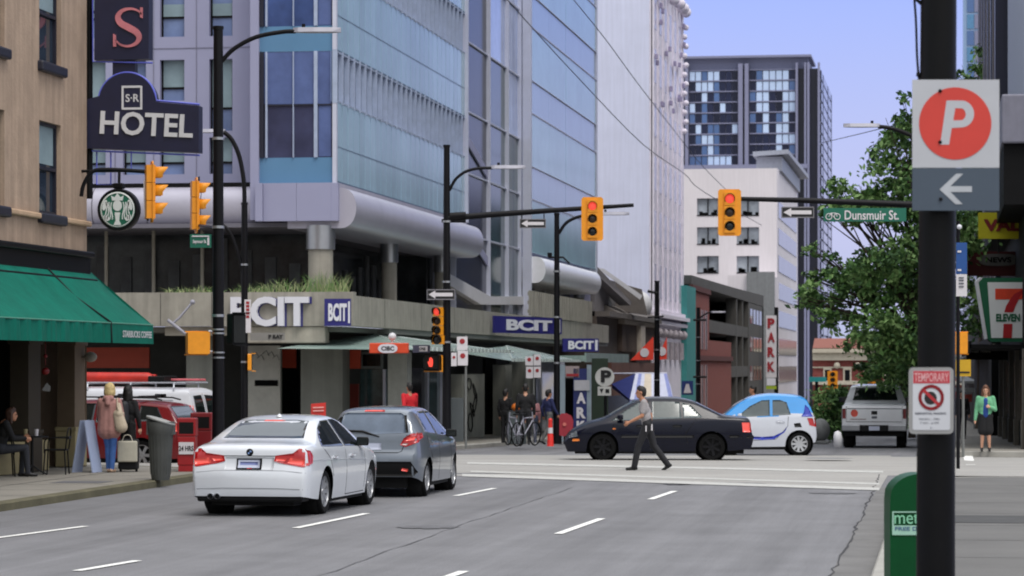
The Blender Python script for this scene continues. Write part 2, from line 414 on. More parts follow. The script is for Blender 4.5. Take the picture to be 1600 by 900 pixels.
# ------------------------------------------------------------- tan hotel on the near left corner
M_tan = mat('tan_stucco', (165, 143, 124), .85, var=.14, scale=1.6, streak=.2, bump=.35, bscale=14)
M_tan2 = mat('tan_trim', (182, 154, 126), .8, var=.12, scale=3)
M_navy = mat('navy_trim', (26, 28, 44), .5, var=.15)
M_win = mat('window_glass', (40, 52, 66), .05, var=.25, scale=.7, spec=.8)
M_blind = mat('pale_blind', (130, 150, 158), .5, var=.1)
UH = -17.0; VH0, VH1 = 30.0, 54.55
hotel = thing('hotel_building', 'tan stucco hotel with dark sash windows above a black shopfront at the left edge', 'building', (UH, 54.5, .13))
rows = [(5.06, 6.82), (7.95, 9.85), (10.9, 12.8), (13.8, 15.7), (16.7, 18.6)]
cols = [(53.2-3.32*i, 54.45-3.32*i) for i in range(8)]
vv = lambda D, U=UH: D  # (depths measured straight from the picture are converted just below)
cols = []
for i in range(7):
    D1 = 54.85-3.3*i; D0 = D1-1.32
    cols.append(tuple(math.sqrt(max(1, 1))*((UH/D*1+ST)/CT*D*ST+D*CT) for D in (D0, D1)))
mb = MB()
holes = [(a-VH0, b-VH0, z0-4.0, z1-4.0) for a, b in cols for z0, z1 in rows]
holes_wall(mb, (UH, VH0, 4.0), (0, 1, 0), (0, 0, 1), VH1-VH0, 18, holes, .18)
mb.quad((UH, VH1, 0.1), (UH-14, VH1, .1), (UH-14, VH1, 22), (UH, VH1, 22)); mb.quad((UH-14, VH0, .1), (UH, VH0, .1), (UH, VH0, 22), (UH-14, VH0, 22)); mb.quad((UH, VH0, 22), (UH, VH1, 22), (UH-14, VH1, 22), (UH-14, VH0, 22))
mb.build('wall', M_tan, hotel)
for a, b in cols[:4]:
    for z0, z1 in rows[:4]:
        w = MB(); w.box(UH-.17, UH-.15, a, b, z0, z1); wo = w.build('window', M_win, hotel)
        f = MB(); t = .06
        f.box(UH-.15, UH-.09, a, a+t, z0, z1); f.box(UH-.15, UH-.09, b-t, b, z0, z1); f.box(UH-.15, UH-.09, a+t, b-t, z1-t, z1); f.box(UH-.15, UH-.09, a+t, b-t, z0, z0+t)
        f.box(UH-.14, UH-.085, a+t, b-t, (z0+z1)/2-.03, (z0+z1)/2+.03); f.build('frame', M_navy, wo)
        f = MB(); f.box(UH-.148, UH-.142, a+t, b-t, z0+(z1-z0)*.55, z1-t); f.build('blind', M_blind, wo)
        f = MB(); f.box(UH-.08, UH+.12, a-.1, b+.1, z0-.20, z0-.003, bev=.04); f.build('sill', M_navy, wo)
f = MB()
for i, (a, b) in enumerate(cols[:6]):
    hi = VH1+.05 if i == 0 else cols[i-1][0]-.13
    f.box(UH+.002, UH+.10, b+.12, hi, 4.93, 5.04, bev=.03)
build_split(f, 'belt_course', M_tan2, hotel)
f = MB(); f.box(UH-.1, UH+.16, VH0, VH1+.06, 4.30, 4.42, bev=.03); f.box(UH-.1, UH+.07, VH0, VH1+.03, 3.88, 4.298); f.box(UH-.1, UH+.22, VH0, VH1+.06, 3.74, 3.878, bev=.02)
f.build('fascia', M_black, hotel)
f = MB(); f.box(UH-1.6, UH-1.5, VH0, VH1-.1, .14, 3.74); f.box(UH-1.5, UH-.02, VH0, VH1-.1, 3.5, 3.74); f.build('shopfront', M_dark, hotel)
f = MB(); f.box(UH-1.48, UH-1.46, 44, 48.6, .9, 3.2); f.box(UH-1.48, UH-1.46, 49, 51.4, .5, 3.2); f.build('shop_window', M_dkglass, hotel)
def column(v0, v1, m, m2):
    f = MB(); f.box(UH-.4, UH+.02, v0, v1, .14, .86, 1, bev=.02); f.box(UH-.37, UH-.01, v0+.04, v1-.04, .862, 3.0, 0); f.box(UH-.40, UH+.03, v0-.02, v1+.02, .86, .93, 1); f.box(UH-.40, UH+.03, v0-.02, v1+.02, 2.55, 2.7, 0)
    f.build('column', [m, m2], hotel)
M_crm = mat('cream_paint', (158, 146, 110), .7, var=.1, scale=3); M_oliv = mat('olive_tan_paint', (58, 50, 38), .7, var=.12)
column(53.75, 54.5, mat('tan_paint', (104, 88, 70), .7, var=.1), M_crm); column(50.9, 51.7, M_oliv, M_oliv); column(47.2, 47.9, M_oliv, M_oliv)
f = MB(); f.box(UH-.3, UH-.05, 44, 50.85, .14, .72); f.box(UH-.3, UH-.05, 51.75, 52.3, .14, .72); f.build('bulkhead', M_crm, hotel)
f = MB(); f.ball((UH+.14, 54.35, 2.32), .13, sc=(1, 1, .8)); f.box(UH-.01, UH+.1, 54.3, 54.4, 2.29, 2.35); f.build('wall_lamp', M_concw, hotel)
# awning
aw = thing('awning', 'green fabric awning over the black shopfront with white lettering on its valance', 'awning', (UH, 54, 2.6))
M_grn = mat('green_canvas', (0, 100, 84), .8, spec=.2, var=.18, scale=1.3, streak=.12, bump=.3, bscale=9)
zt, zo, uo = 4.02, 2.96, UH+1.30
f = MB(); A0, A1 = 38.0, 54.75; seam = 51.85
n = 44
for i in range(n):
    a, b = A0+(A1-A0)*i/n, A0+(A1-A0)*(i+1)/n
    for k in range(6):
        s0, s1 = k/6, (k+1)/6; sg = lambda s: -.05*math.sin(math.pi*s)
        P = lambda v, s: (UH+.03+(uo-UH-.03)*s, v, zt+(zo-zt)*s+sg(s))
        f.add([P(a, s0), P(a, s1), P(b, s1), P(b, s0)], [(0, 1, 2, 3)], 0, True)
f.slab([(UH+.03, A1, zt), (uo, A1, zo), (UH+.03, A1, zo)], (0, .01, 0)); f.build('cover', M_grn, aw)
f = MB(); rnd = random.Random(5); N2 = 150
for i in range(N2):
    a, b = A0+(A1-A0)*i/N2, A0+(A1-A0)*(i+1)/N2
    w = lambda v: uo+.015+(.018*math.sin(v*9)+.012*math.sin(v*23) if v < seam-.3 else 0.)
    f.add([(w(a), a, zo-.01), (w(a)+.01, a, zo-.38), (w(b)+.01, b, zo-.38), (w(b), b, zo-.01)], [(0, 1, 2, 3)], 0, True)
vz = f.build('valance', M_grn, aw)
f = MB(); f.text('STARBUCKS COFFEE', (uo+.03, 53.6, zo-.2), (0, 1, 0), (0, 0, 1), .13, 2.0, .004, bold=.012); f.build('lettering', M_white, vz)
f = MB(); f.tube([(UH+.04, seam, zt+.012), (UH+.6, seam, (zt+zo)/2-.02), (uo+.02, seam, zo+.012), (uo+.035, seam, zo-.38)], .022, 6); f.build('seam', M_black, aw)
f = MB(); f.tube([(uo+.012, A0, zo), (uo+.012, A1, zo)], .016, 6); f.build('front_rail', mat('green_rail', (70, 130, 112), .6), aw)
# projecting hotel sign
def Z55(py, D=55.3): return EYE-(py-HOR)/F*D
VS5 = 54.75
sgn = thing('hotel_sign', 'dark navy projecting sign with an arched top reading HOTEL and S R', 'sign', (pv(220, 237, VS5).x, VS5, pv(220, 237, VS5).z))
X = lambda px, py=200: pv(px, py, VS5)
def face(pts, d0=0.0): return [pv(x, y, VS5)+Vector((0, d0, 0)) for x, y in pts]
pts = [(131, 232), (131, 158), (157, 151)]+[(201-44*math.cos(R(a)), 160-45*math.sin(R(a))) for a in range(12, 172, 8)]+[(246, 160), (313, 166), (313, 239)]
M_navyp = mat('navy_sign_paint', (30, 32, 58), .4, var=.12, scale=2)
f = MB(); f.slab(face(pts, -.12), (0, .3, 0)); pan = f.build('panel', M_navyp, sgn)
f = MB()
rx, uz = (1, 0, 0), (0, 0, 1)
f.text('HOTEL', pv(232, 195, VS5)+Vector((0, -.122, 0)), (1, 0, -.055), (.055, 0, 1), .47, 1.92, .03, bold=.022); f.build('lettering', M_white, pan)
f = MB()
for a, b, c, d in ((193, 196, 135, 172), (222, 225, 135, 172), (196, 222, 135, 138), (196, 222, 169, 172)):
    p, q = pv(a, c, VS5), pv(b, d, VS5); f.box(p.x, q.x, VS5-.135, VS5-.121, q.z, p.z)
f.text('S·R', pv(209.5, 154, VS5)+Vector((0, -.121, 0)), rx, uz, .16, .28, .01, bold=.015); f.build('emblem', M_white, pan)
M_neon = mat('blue_tube', (96, 104, 205), .4, var=0)
f = MB()
edge = [(157, 151)]+[(201-45*math.cos(R(a)), 160-46*math.sin(R(a))) for a in range(12, 172, 8)]+[(247, 158), (314, 164)]
f.tube(face(edge, -.1), .022, 6); f.tube(face([(145, 236), (313, 243)], -.05), .018, 6); f.build('edge_tube', M_neon, sgn)
f = MB(); f.tube(face([(137, -60), (137, 310)], .1), .075, 8); f.tube(face([(122, 300), (137, 300)], .1), .04, 6); f.tube(face([(110, 5), (150, 20)], .1), .03, 6); f.build('mast', M_black, sgn)
sg2 = thing('blade_sign', 'dark navy box sign with a copper letter S above the arched hotel sign', 'sign', (pv(193, 96, VS5).x, VS5, pv(193, 110, VS5).z))
f = MB(); f.slab(face([(150, 95), (150, -8), (235, -10), (235, 93)], -.12), (0, .3, 0)); p = f.build('box', M_navyp, sg2)
f = MB(); f.slab(face([(177, 118), (177, 96), (212, 95), (212, 115)], -.05), (0, .2, 0)); f.build('neck', M_navyp, sg2)
# serif S drawn as a swept stroke of changing width
f = MB(); cx, cy = 203.5, 44.0
spine = [(21, -20), (15, -26), (4, -29), (-9, -26), (-16, -17), (-12, -7), (0, 0), (12, 7), (17, 16), (12, 25), (0, 29.5), (-12, 27), (-20, 20)]
wid = [1.5, 2.5, 3, 4.5, 6.5, 8, 8.5, 8, 6.5, 4.5, 3, 2.5, 1.5]
def cr(P, n=6):
    out = []
    for i in range(len(P)-1):
        a, b, c, d = P[max(i-1, 0)], P[i], P[i+1], P[min(i+2, len(P)-1)]
        for k in range(n):
            t = k/n; out.append(tuple(.5*((2*b[j])+(-a[j]+c[j])*t+(2*a[j]-5*b[j]+4*c[j]-d[j])*t*t+(-a[j]+3*b[j]-3*c[j]+d[j])*t**3) for j in range(len(b))))
    out.append(tuple(P[-1])); return out
SP = cr([(a, b, w) for (a, b), w in zip(spine, wid)])
L, Rr = [], []
for i, (a, b, w) in enumerate(SP):
    t = Vector((SP[min(i+1, len(SP)-1)][0]-SP[max(i-1, 0)][0], SP[min(i+1, len(SP)-1)][1]-SP[max(i-1, 0)][1])).normalized()
    L.append((cx+a-t.y*w*.62, cy+b+t.x*w*.62)); Rr.append((cx+a+t.y*w*.62, cy+b-t.x*w*.62))
for i in range(len(SP)-1): f.slab(face([L[i], L[i+1], Rr[i+1], Rr[i]], -.15), (0, .028, 0), 0)
f.slab(face([(222, 13), (226, 13), (226, 30), (222, 28)], -.15), (0, .028, 0)); f.slab(face([(180, 54), (184, 56), (185, 74), (180, 74)], -.15), (0, .028, 0))
f.build('letter', mat('copper_letter', (196, 120, 128), .35, var=.3, scale=2.5), p)
f = MB(); f.tube(face([(147, -8), (147, 97), (240, 99)], -.08), .018, 6); f.build('edge_tube', M_neon, sg2)
# square tube bracket below the sign
f = MB()
for P in ([(150, 235), (150, 288), (172, 288), (172, 236)], [(172, 268), (204, 268), (204, 236)]): f.tube(face(P, .05), .016, 6)
solo('sign_bracket', f, M_neon, 'thin blue tube bracket hanging under the HOTEL sign', 'bracket', pv(180, 240, VS5))
# round coffee sign
VC = 54.2
cs = thing('coffee_shop_sign', 'round green and white emblem sign hanging at the hotel corner', 'sign', pv(186, 328, VC))
c = pv(186, 328, VC); Mc = Matrix.Translation(c) @ Matrix.Rotation(R(90), 4, 'X') @ Matrix.Rotation(R(0), 4, 'Y')
f = MB(); f.lathe([(.001, -.13), (.40, -.13), (.42, -.1), (.42, .09), (.40, .12), (.365, .12), (.365, .10), (.001, .10)], 40, Mc); dr = f.build('drum', M_black, cs, ang=35)
f = MB(); f.lathe([(.001, .106), (.362, .106)], 40, Mc); f.build('face', mat('emblem_green', (22, 98, 76), .5, var=.08), cs)
f = MB()
def dd(pts, d=.01): f.slab([c+Vector((x*.36, -.108, y*.36)) for x, y in pts], (0, -d, 0))
def ell(x, y, a, b, n=16, r=0): return [(x+a*math.cos(R(i*360/n))*math.cos(r)-b*math.sin(R(i*360/n))*math.sin(r), y+a*math.cos(R(i*360/n))*math.sin(r)+b*math.sin(R(i*360/n))*math.cos(r)) for i in range(n)]
f.lathe([(.325, .108), (.352, .108), (.352, .116), (.325, .116)], 40, Mc)
dd([(-.3, .5), (-.36, .78), (-.17, .68), (0, .9), (.17, .68), (.36, .78), (.3, .5)]); dd(ell(0, .22, .26, .30))
for s in (-1, 1):
    for k in range(4):
        q = [(s*(.30+.11*k+.05*math.sin(t*.9+k)), .42-t*.16) for t in range(7)]; q2 = [(x+s*.055, y) for x, y in q]
        dd(q+q2[::-1] if s > 0 else (q+q2[::-1])[::-1])
    dd(ell(s*.72, .25, .12, .3, r=s*.25)); dd(ell(s*.62, -.45, .2, .13, r=s*.8))
dd([(-.16, -.15), (.16, -.15), (.1, -.6), (.22, -.85), (-.22, -.85), (-.1, -.6)]); f.build('emblem', mat('emblem_white', (215, 220, 218), .5, var=0), cs)
f = MB(); f.box(c.x-.1, c.x+.1, VC-.1, VC+.1, c.z+.42, c.z+.53, bev=.02); f.tube([(c.x, VC, c.z+.53), (c.x, VC+.02, c.z+.78)], .03, 8); f.tube([(UH, VC+.02, c.z+.78), (c.x+.1, VC+.02, c.z+.78)], .03, 8)
f.build('hanger', M_black, cs)

# ------------------------------------------------------------- glass college building across the cross street
UB, VB = -17.07, 78.3
M_pan = mat('lavender_panel', (150, 151, 178), .45, var=.04, scale=.5, spec=.4)
M_teal = mat('teal_spandrel', (94, 134, 168), .18, var=.06, scale=.6, spec=.6)
M_pale = mat('pale_spandrel', (158, 188, 206), .16, var=.13, scale=.22, spec=.6, island=.10)  # uneven colour stands in for reflected clouds and buildings
M_bglass = mat('blue_window', (66, 88, 140), .04, var=.5, scale=.35, spec=.9)
M_bglass2 = mat('grey_window', (112, 130, 168), .06, var=.3, scale=.5, spec=.9, island=.15)
M_mull = mat('silver_mullion', (200, 203, 220), .4, metal=.15, var=.05)
M_silv = mat('silver_cladding', (176, 174, 188), .34, metal=.12, var=.05, scale=1.5)
bc = thing('college_building', 'large glass college building with silver rolled cladding, columns and concrete base', 'building', (UB, VB, g(VB)+.13))
ZT = 30.
# pale set-back wall on the left with windows
x0, x1 = pv(-260, 0, 79.6).x, pv(405, 0, 79.6).x
zz = lambda py, V=79.6: pv(300, py, V).z
wins = []
for a, b in ((250, 288), (327, 363), (128, 165), (192, 228), (60, 96), (-10, 26)):
    ua, ub = pv(a, 0, 79.6).x, pv(b, 0, 79.6).x
    for (c0, c1) in ((272, 215), (157 if a == 250 else 205, 93), (57, -40), (-75, -180), (-210, -310)):
        wins.append((ua-x0, ub-x0, zz(c0)-6.12, zz(c1)-6.12))
f = MB(); holes_wall(f, (x0, 79.6, 6.12), (1, 0, 0), (0, 0, 1), x1-x0, ZT-6.12, wins, .22); f.build('pale_wall', M_pan, bc)
for a, b, c0, c1 in wins:
    w = MB(); w.box(x0+a, x0+b, 79.81, 79.83, 6.12+c0, 6.12+c1); wo = w.build('window', M_bglass2, bc)
    w = MB(); m = 6.12+c0+(c1-c0)*.32; w.box(x0+a, x0+b, 79.77, 79.812, m-.03, m+.03); w.box(x0+a, x0+a+.05, 79.77, 79.812, 6.12+c0, 6.12+c1); w.box(x0+b-.05, x0+b, 79.77, 79.812, 6.12+c0, 6.12+c1); w.build('frame', M_black, wo)
    w = MB(); w.box(x0+a+.05, x0+b-.05, 79.80, 79.808, m+.03, 6.12+c1 if random.random() < .5 else m+.03+(c1-c0)*.2); w.build('blind', M_blind, wo)
f = MB(); 
for z in [zz(y) for y in (75, -60, -195)]: f.box(x0, x1, 79.585, 79.598, z-.012, z+.012)
for u in [pv(a, 0, 79.6).x for a in (307, 240, 180, 110)]: f.box(u-.012, u+.012, 79.585, 79.598, 6.2, ZT)
f.build('panel_joints', mat('joint_grey', (120, 120, 140), .6), bc)
# corner glass bay
xa, xb = pv(405, 0, VB).x, UB
w2 = MB(); w2.box(xa-.25, xa, VB-.06, VB+2.0, 6.3, ZT); w2.build('bay_return', M_pan, bc)
zf = [7.35+3.745*i for i in range(7)]
for i, z in enumerate(zf[:-1]):
    f = MB(); f.box(xa, xb-.04, VB+.06, VB+.10, z, z+.72); f.build('spandrel', M_teal, bc)
    f = MB(); f.box(xa, xb-.04, VB+.08, VB+.10, z+.722, z+3.743, 0); wo = f.build('window', [M_bglass if i else mat('dim_window', (58, 62, 90), .05, var=.45, scale=.4, spec=.8)], bc)
    f = MB()
    for px, t in ((416, .025), (458, .012), (493, .05)):
        u = pv(px, 0, VB).x; f.box(u-t, u+t, VB+.0, VB+.079, z+.722, z+3.743)
    f.build('mullion', mat('fin_metal', (160, 172, 196)), wo); f = MB()
    for px, t in ((409, .05), (521, .05)): u = pv(px, 0, VB).x; f.box(u-t, u+t, VB+.0, VB+.079, z+.722, z+3.743)
    f.box(xa, xb-.05, VB+.03, VB+.079, z+2.2, z+2.24); f.build('dark_mullion', M_navy, wo)
    f = MB(); f.box(xa+.1, xb-.1, VB+.070, VB+.0785, z+2.25, z+3.74); f.box(pv(497, 0, VB).x, pv(517, 0, VB).x, VB+.068, VB+.0695, z+.75, z+2.9); f.build('blind', mat('lilac_blind', (88, 104, 150), .1, var=.3, scale=.6, spec=.7), wo)
f = MB(); f.box(UB-.1, UB+.02, VB-.02, VB+.12, 7.3, ZT); f.build('corner_post', M_mull, bc)
# street face: two boxes of striped glass with an atrium between
def vface(px, U): return pu(px, 300, U).y
V1, V2, V3 = vface(727, UB), vface(829, UB), vface(931, UB)
rnd = random.Random(11)
def glass_box(va, vb, fin, bands, zb, mp):
    for i in range(6):
        z = zb+3.745*i
        f = MB(); nn = fin
        for k in range(nn):
            a, b = va+(vb-va)*k/nn, va+(vb-va)*(k+1)/nn
            f.box(UB-.1, UB-.002*(k % 2), a+.03, b-.03, z, z+2.30)
        f.build('spandrel', mp, bc)
        f = MB(); f.box(UB-.05, UB+.006, va, vb, z+1.02, z+1.04); f.box(UB-.05, UB+.006, va, vb, z+.01, z+.05); f.build('glass_joint', mat('joint_blue', (84, 104, 128), .5), bc)
        f = MB(); f.box(UB-.16, UB-.12, va, vb, z+2.303, z+3.742); wo = f.build('window', M_bglass2, bc)
        f = MB()
        for k in range(nn+1):
            a = va+(vb-va)*k/nn
            if bands: f.box(UB-.10, UB+.045, a-.03, a+.03, z+2.26, z+3.78)
        f.box(UB-.11, UB+.012, va, vb, z+2.30, z+2.345); f.box(UB-.11, UB+.012, va, vb, z+3.70, z+3.744)
        f.build('fins', mat('fin_metal', (160, 172, 196), .4, metal=.1, var=.05), wo)
glass_box(VB, V1, 27, True, 7.35, M_pale)
M_pale2 = mat('teal_glass_panel', (152, 192, 206), .14, var=.14, scale=.25, spec=.6, island=.07)  # patchy tone paints in reflections of the surroundings
def gbox2():
    for i in range(6):
        z = 6.9+3.6*i
        f = MB()
        for k in range(4):
            a, b = V2+(V3-V2)*k/4, V2+(V3-V2)*(k+1)/4; f.box(UB-.1, UB-.003*(k % 2), a+.02, b-.02, z, z+2.18); f.box(UB-.1, UB-.02-.003*(k % 2), a+.02, b-.02, z+2.24, z+3.56, 1)
        f.build('glass_panel', [M_pale2, mat('grey_glass_panel', (136, 164, 194), .12, var=.08, scale=.4, spec=.7, island=.07)], bc)
        f = MB(); f.box(UB-.1, UB+.03, V2, V3, z+2.185, z+2.235); f.box(UB-.1, UB+.03, V2, V3, z+3.565, z+3.598); f.build('rail', M_mull, bc)
gbox2()
f = MB(); f.box(UB-.3, UB+.05, V3, V3+.3, 6.5, ZT); f.box(UB-.3, UB+.06, V2-.25, V2, 3.2, ZT); f.box(UB-.12, UB+.12, V1-.12, V1+.04, 7.3, ZT); f.build('edge_fin', M_mull, bc)
f = MB(); f.box(UB-9, UB-.3, V3+.001, V3+.25, 5, ZT); f.box(UB-20, UB-.35, VB+2, V3, ZT-.3, ZT); f.build('end_wall', M_pan, bc)
# atrium
UA = UB-.5
vs = [V1, vface(760, UA), vface(789, UA), V2-.25]; za = [4.2, 7.0, 9.3, 11.6, 14.2, 17, 20, 24, ZT]
M_at = [mat('atrium_dark_reflection', (22, 30, 50), .15, var=.5, scale=.3, spec=.12), mat('atrium_sky_reflection', (160, 178, 222), .05, var=.4, scale=.22, spec=.9), mat('atrium_teal_glass', (40, 68, 74), .1, var=.45, scale=.35, spec=.25)]  # dark and pale pane colours paint in the reflected building and sky
for i in range(3):
    for j in range(len(za)-1):
        f = MB(); f.box(UA-.1, UA, vs[i]+.04, vs[i+1]-.04, za[j]+.03, za[j+1]-.03)
        k = (0 if j < 5 else 1) if i == 0 else (2 if j < 3 else 1)
        if i == 1 and j == 3: k = 2
        f.build('atrium_pane', M_at[k], bc)
f = MB()
for v in vs: f.box(UA-.05, UA+.16, v-.05, v+.05, 4.2, ZT)
f.build('atrium_mullion', M_mull, bc)
f = MB()
for z in za: f.box(UA-.05, UA+.08, V1+.06, V2-.3, z-.03, z+.03)
f.build('atrium_transom', M_mull, bc)
f = MB()
for z in (6.0, 9.4): f.slab([(UA+.02, V1+.1, z+1.6), (UA+.02, vs[1]-.1, z), (UA+.02, vs[1]-.1, z+.35), (UA+.02, V1+.1, z+1.95)], (.06, 0, 0))  # pale diagonal strips across the dark pane column
f.build('pale_diagonal', M_pan, bc)
# white stepped base of the atrium
f = MB(); P = [pu(x, y, UA+.25) for x, y in ((703, 428), (766, 463), (826, 463), (826, 476), (752, 476), (703, 446))]
f.slab(P, (-.4, 0, 0)); f.build('atrium_base', M_white, bc)
# silver rolls
def roll(P0, ax, length, r, name='rolled_cladding', squash=1.15, closed=True):
    f = MB(); n = 20; sec = []
    for i in range(n+1):
        a = R(90-180*i/n); sec.append((max(0, math.cos(a))**.8*r*1.0, math.sin(a)*r*squash))
    return sec
def roll_v(v0, v1, u, zc, r, m_=None):
    f = MB(); sec = roll(None, None, 0, r)
    m = max(2, int((v1-v0)/3.2))
    for k in range(m):
        a, b = v0+(v1-v0)*k/m+.012, v0+(v1-v0)*(k+1)/m-.012
        vs_ = [(u+x, a, zc+z) for x, z in sec]+[(u+x, b, zc+z) for x, z in sec]; nn = len(sec)
        f.add(vs_, [(i, i+1, nn+i+1, nn+i) for i in range(nn-1)], 0, True)
    f.add([(u+x, v0, zc+z) for x, z in sec], [list(range(len(sec)))]); f.add([(u+x, v1, zc+z) for x, z in sec], [list(range(len(sec)))[::-1]])
    f.box(u-1.5, u, v0, v1, zc-r*1.15-.0, zc+r*1.15)
    f.build('rolled_cladding', m_ or M_silv, bc)
roll_v(VB-.05, V1+.4, UB+.1, 6.62, .50)
roll_v(V2, V3-3, UB+.15, 6.15, .48, mat('white_cladding', (236, 236, 240), .35, metal=.1, var=.05))
f = MB(); sec = roll(None, None, 0, .5); xL, xR = pv(-100, 0, 78.9).x, pv(404, 0, 78.9).x
m = 6
for k in range(m):
    a, b = xL+(xR-xL)*k/m+.012, xL+(xR-xL)*(k+1)/m-.012; nn = len(sec)
    f.add([(a, 79-x, 6.72+z) for x, z in sec]+[(b, 79-x, 6.72+z) for x, z in sec], [(i, i+1, nn+i+1, nn+i)[::-1] for i in range(nn-1)], 0, True)
f.add([(xR, 79-x, 6.72+z) for x, z in sec], [list(range(nn))]); f.box(xL, xR, 79, 80.2, 6.14, 7.3); f.build('rolled_cladding', M_silv, bc)
f = MB(); f.box(xL, xR, 78.95, 79.3, 7.31, 7.42); f.build('roll_trim', M_black, bc)
f = MB(); 
for a, b in ((400, 411), (411.4, 463), (463.4, 517)): f.box(pv(a, 0, VB-.25).x, pv(b, 0, VB-.25).x, VB-.25-(.1 if a == 400 else 0), VB+.8, 6.25, 7.33)
f.box(pv(517.5, 0, VB).x, UB+.11, VB-.24, VB-.06, 6.25, 7.32)
f.build('corner_panel', M_pan, bc)
f = MB(); f.box(UB-.2, UB+.06, VB+.1, V1, 7.21, 7.345); f.build('ledge', M_silv, bc)
f = MB(); f.box(-45, UB+.05, VB+.1, V1+.5, 6.10, 6.22); f.box(-45, UB-.6, V1, V3, 6.1, 6.2); f.build('soffit', mat('soffit_grey', (104, 102, 112), .7), bc)
# columns on the terrace
for px, r, U in ((501, .41, -17.55), (608, .29, -17.6), (690, .29, -17.6), (905, .28, -17.6)):
    p = pu(px, 400, U); f = MB(); f.cyl((p.x, p.y, 3.9), r*.86, 1.55, 24); f.build('column', M_concw, bc); f = MB(); f.cyl((p.x, p.y, 5.45), r, .68, 24); f.build('column_cap', M_steel, bc)
# recessed terrace glazing
f = MB(); f.box(-45, UB-1.8, 82.9, 83, 3.9, 6.1); f.box(UB-2.6, UB-2.5, 83, V1, 3.9, 6.1); f.box(UB-1.4, UB-1.3, V1, V3+10, 3.3, 6.1); f.box(UB-2.6, UB-1.41, V1-.1, V1-.002, 3.3, 6.1); f.build('terrace_glazing', mat('terrace_glass', (58, 62, 66), .12, var=.7, scale=.8, spec=.4), bc)  # strong uneven tone stands in for reflections in the glass
f = MB()
for px in (166, 240, 316): 
    u = pv(px, 400, 80.2).x; f.tube([(u, 80.2, 4), (u, 80.2, 6.15)], .055, 8)
build_split(f, 'terrace_post', M_concw, bc)
rnd = random.Random(2)
for i in range(12):
    f = MB(); u = -27+i*.75; f.box(u, u+.34, 82.83, 82.88, 3.95+rnd.random()*.6, 5.2+rnd.random()*.8); f.build('curtain', mat('dim_curtain', (92, 94, 98), .7, var=.25, scale=2), bc)
for i in range(14):
    f = MB(); v = 84+i*1.15; f.box(UB-2.49, UB-2.44, v, v+.5, 3.95, 5.0+rnd.random()*.9); f.build('curtain', mat('dim_curtain', (92, 94, 98)), bc)
for i in range(9):
    f = MB(); v = V1+.5+i*3.6; f.box(UB-1.29, UB-1.22, v, v+.12, 3.3, 6.1); f.build('glazing_bar', M_mull, bc)
# concrete fascia
UF, VF = -16.40, 77.5
VE = vface(930, UB)
xw = pv(-150, 0, VF).x
f = MB(); f.box(xw, UF, VF, VF+.4, 3.26, 4.22); f.box(xw, UF-.4, VF+.401, 83, 3.7, 3.86); f.build('fascia', M_concw, bc)
f = MB(); f.box(UF-.35, UF, VF+.401, VE, 3.26, 4.12); f.box(UF-2.2, UF-.35, VF+.5, VE, 3.7, 3.86); f.build('street_fascia', M_concw, bc)
f = MB()
for v in range(82, int(VE), 6): f.box(UF-.01, UF+.003, v, v+.03, 3.28, 4.1)
for px in (250, 330): 
    u = pv(px, 0, VF).x; f.box(u, u+.03, VF-.003, VF+.01, 3.28, 4.2)
f.build('fascia_joint', mat('joint_dark', (88, 86, 80), .9), bc)
f = MB(); f.box(pv(383, 0, VF+.05).x, pv(508, 0, VF+.05).x, VF+.05, VF+.6, 2.78, 3.255, bev=.03); f.box(pv(260, 0, VF+.4).x, pv(382, 0, VF).x, VF+.25, VF+.6, 3.0, 3.255); f.build('lower_fascia', mat('pale_concrete', (166, 160, 148), .85, var=.12, streak=.15), bc)
# railing / lattice under the second box
f = MB(); vL0, vL1 = vface(826, UF), vface(925, UF)
k = int((vL1-vL0)/.55)
for i in range(k):
    v = vL0+i*.55; f.box(UF+.0, UF+.06, v, v+.28, 4.14, 5.15)
for z in (4.25, 4.6, 4.95): f.box(UF-.04, UF-.005, vL0, vL1, z, z+.14)
f.build('lattice_rail', M_concw, bc)
# base: pillars and openings facing the cross street
GB = g(80)+.13
def fbox(x0, x1, y0, y1, V, d, m, name, zlo=None):
    f = MB(); a, b = pv(x0, y0, V), pv(x1, y1, V); f.box(a.x, b.x, V, V+d, zlo if zlo is not None else b.z, a.z); return f.build(name, m, bc)
M_grp = mat('grey_pillar', (120, 122, 116), .8, var=.12, scale=1.2, streak=.15)
M_org = mat('orange_panel', (190, 62, 30), .5, var=.1)
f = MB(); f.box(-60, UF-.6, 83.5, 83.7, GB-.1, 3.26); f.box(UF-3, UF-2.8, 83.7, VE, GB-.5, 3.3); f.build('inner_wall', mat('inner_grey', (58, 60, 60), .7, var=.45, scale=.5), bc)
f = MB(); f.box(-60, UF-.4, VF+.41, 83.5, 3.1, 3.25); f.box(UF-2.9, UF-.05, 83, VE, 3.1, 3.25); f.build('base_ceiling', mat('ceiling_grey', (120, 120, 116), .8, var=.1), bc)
fbox(291, 333, 520, 690, 78.6, .8, M_grp, 'pillar', GB-.1); fbox(470, 535, 540, 690, 78.6, 1.0, M_grp, 'pillar', GB-.1); fbox(606, 636, 550, 690, 78.6, .7, mat('pale_pillar', (150, 152, 146), .8, var=.1, streak=.12), 'pillar', GB-.1)
fbox(120, 233, 543, 575, 80, .1, mat('dim_orange_panel', (148, 52, 30), .6, var=.1), 'orange_banner', None)
fbox(385, 438, 540, 690, 79.2, .2, mat('white_wall_panel', (168, 168, 162), .8, var=.16, scale=2), 'white_panel', GB-.1)
fbox(398, 434, 594, 603, 79.17, .02, M_dark, 'letter_slot'); fbox(438, 470, 545, 690, 80.5, .1, M_dkglass, 'doorway', GB)
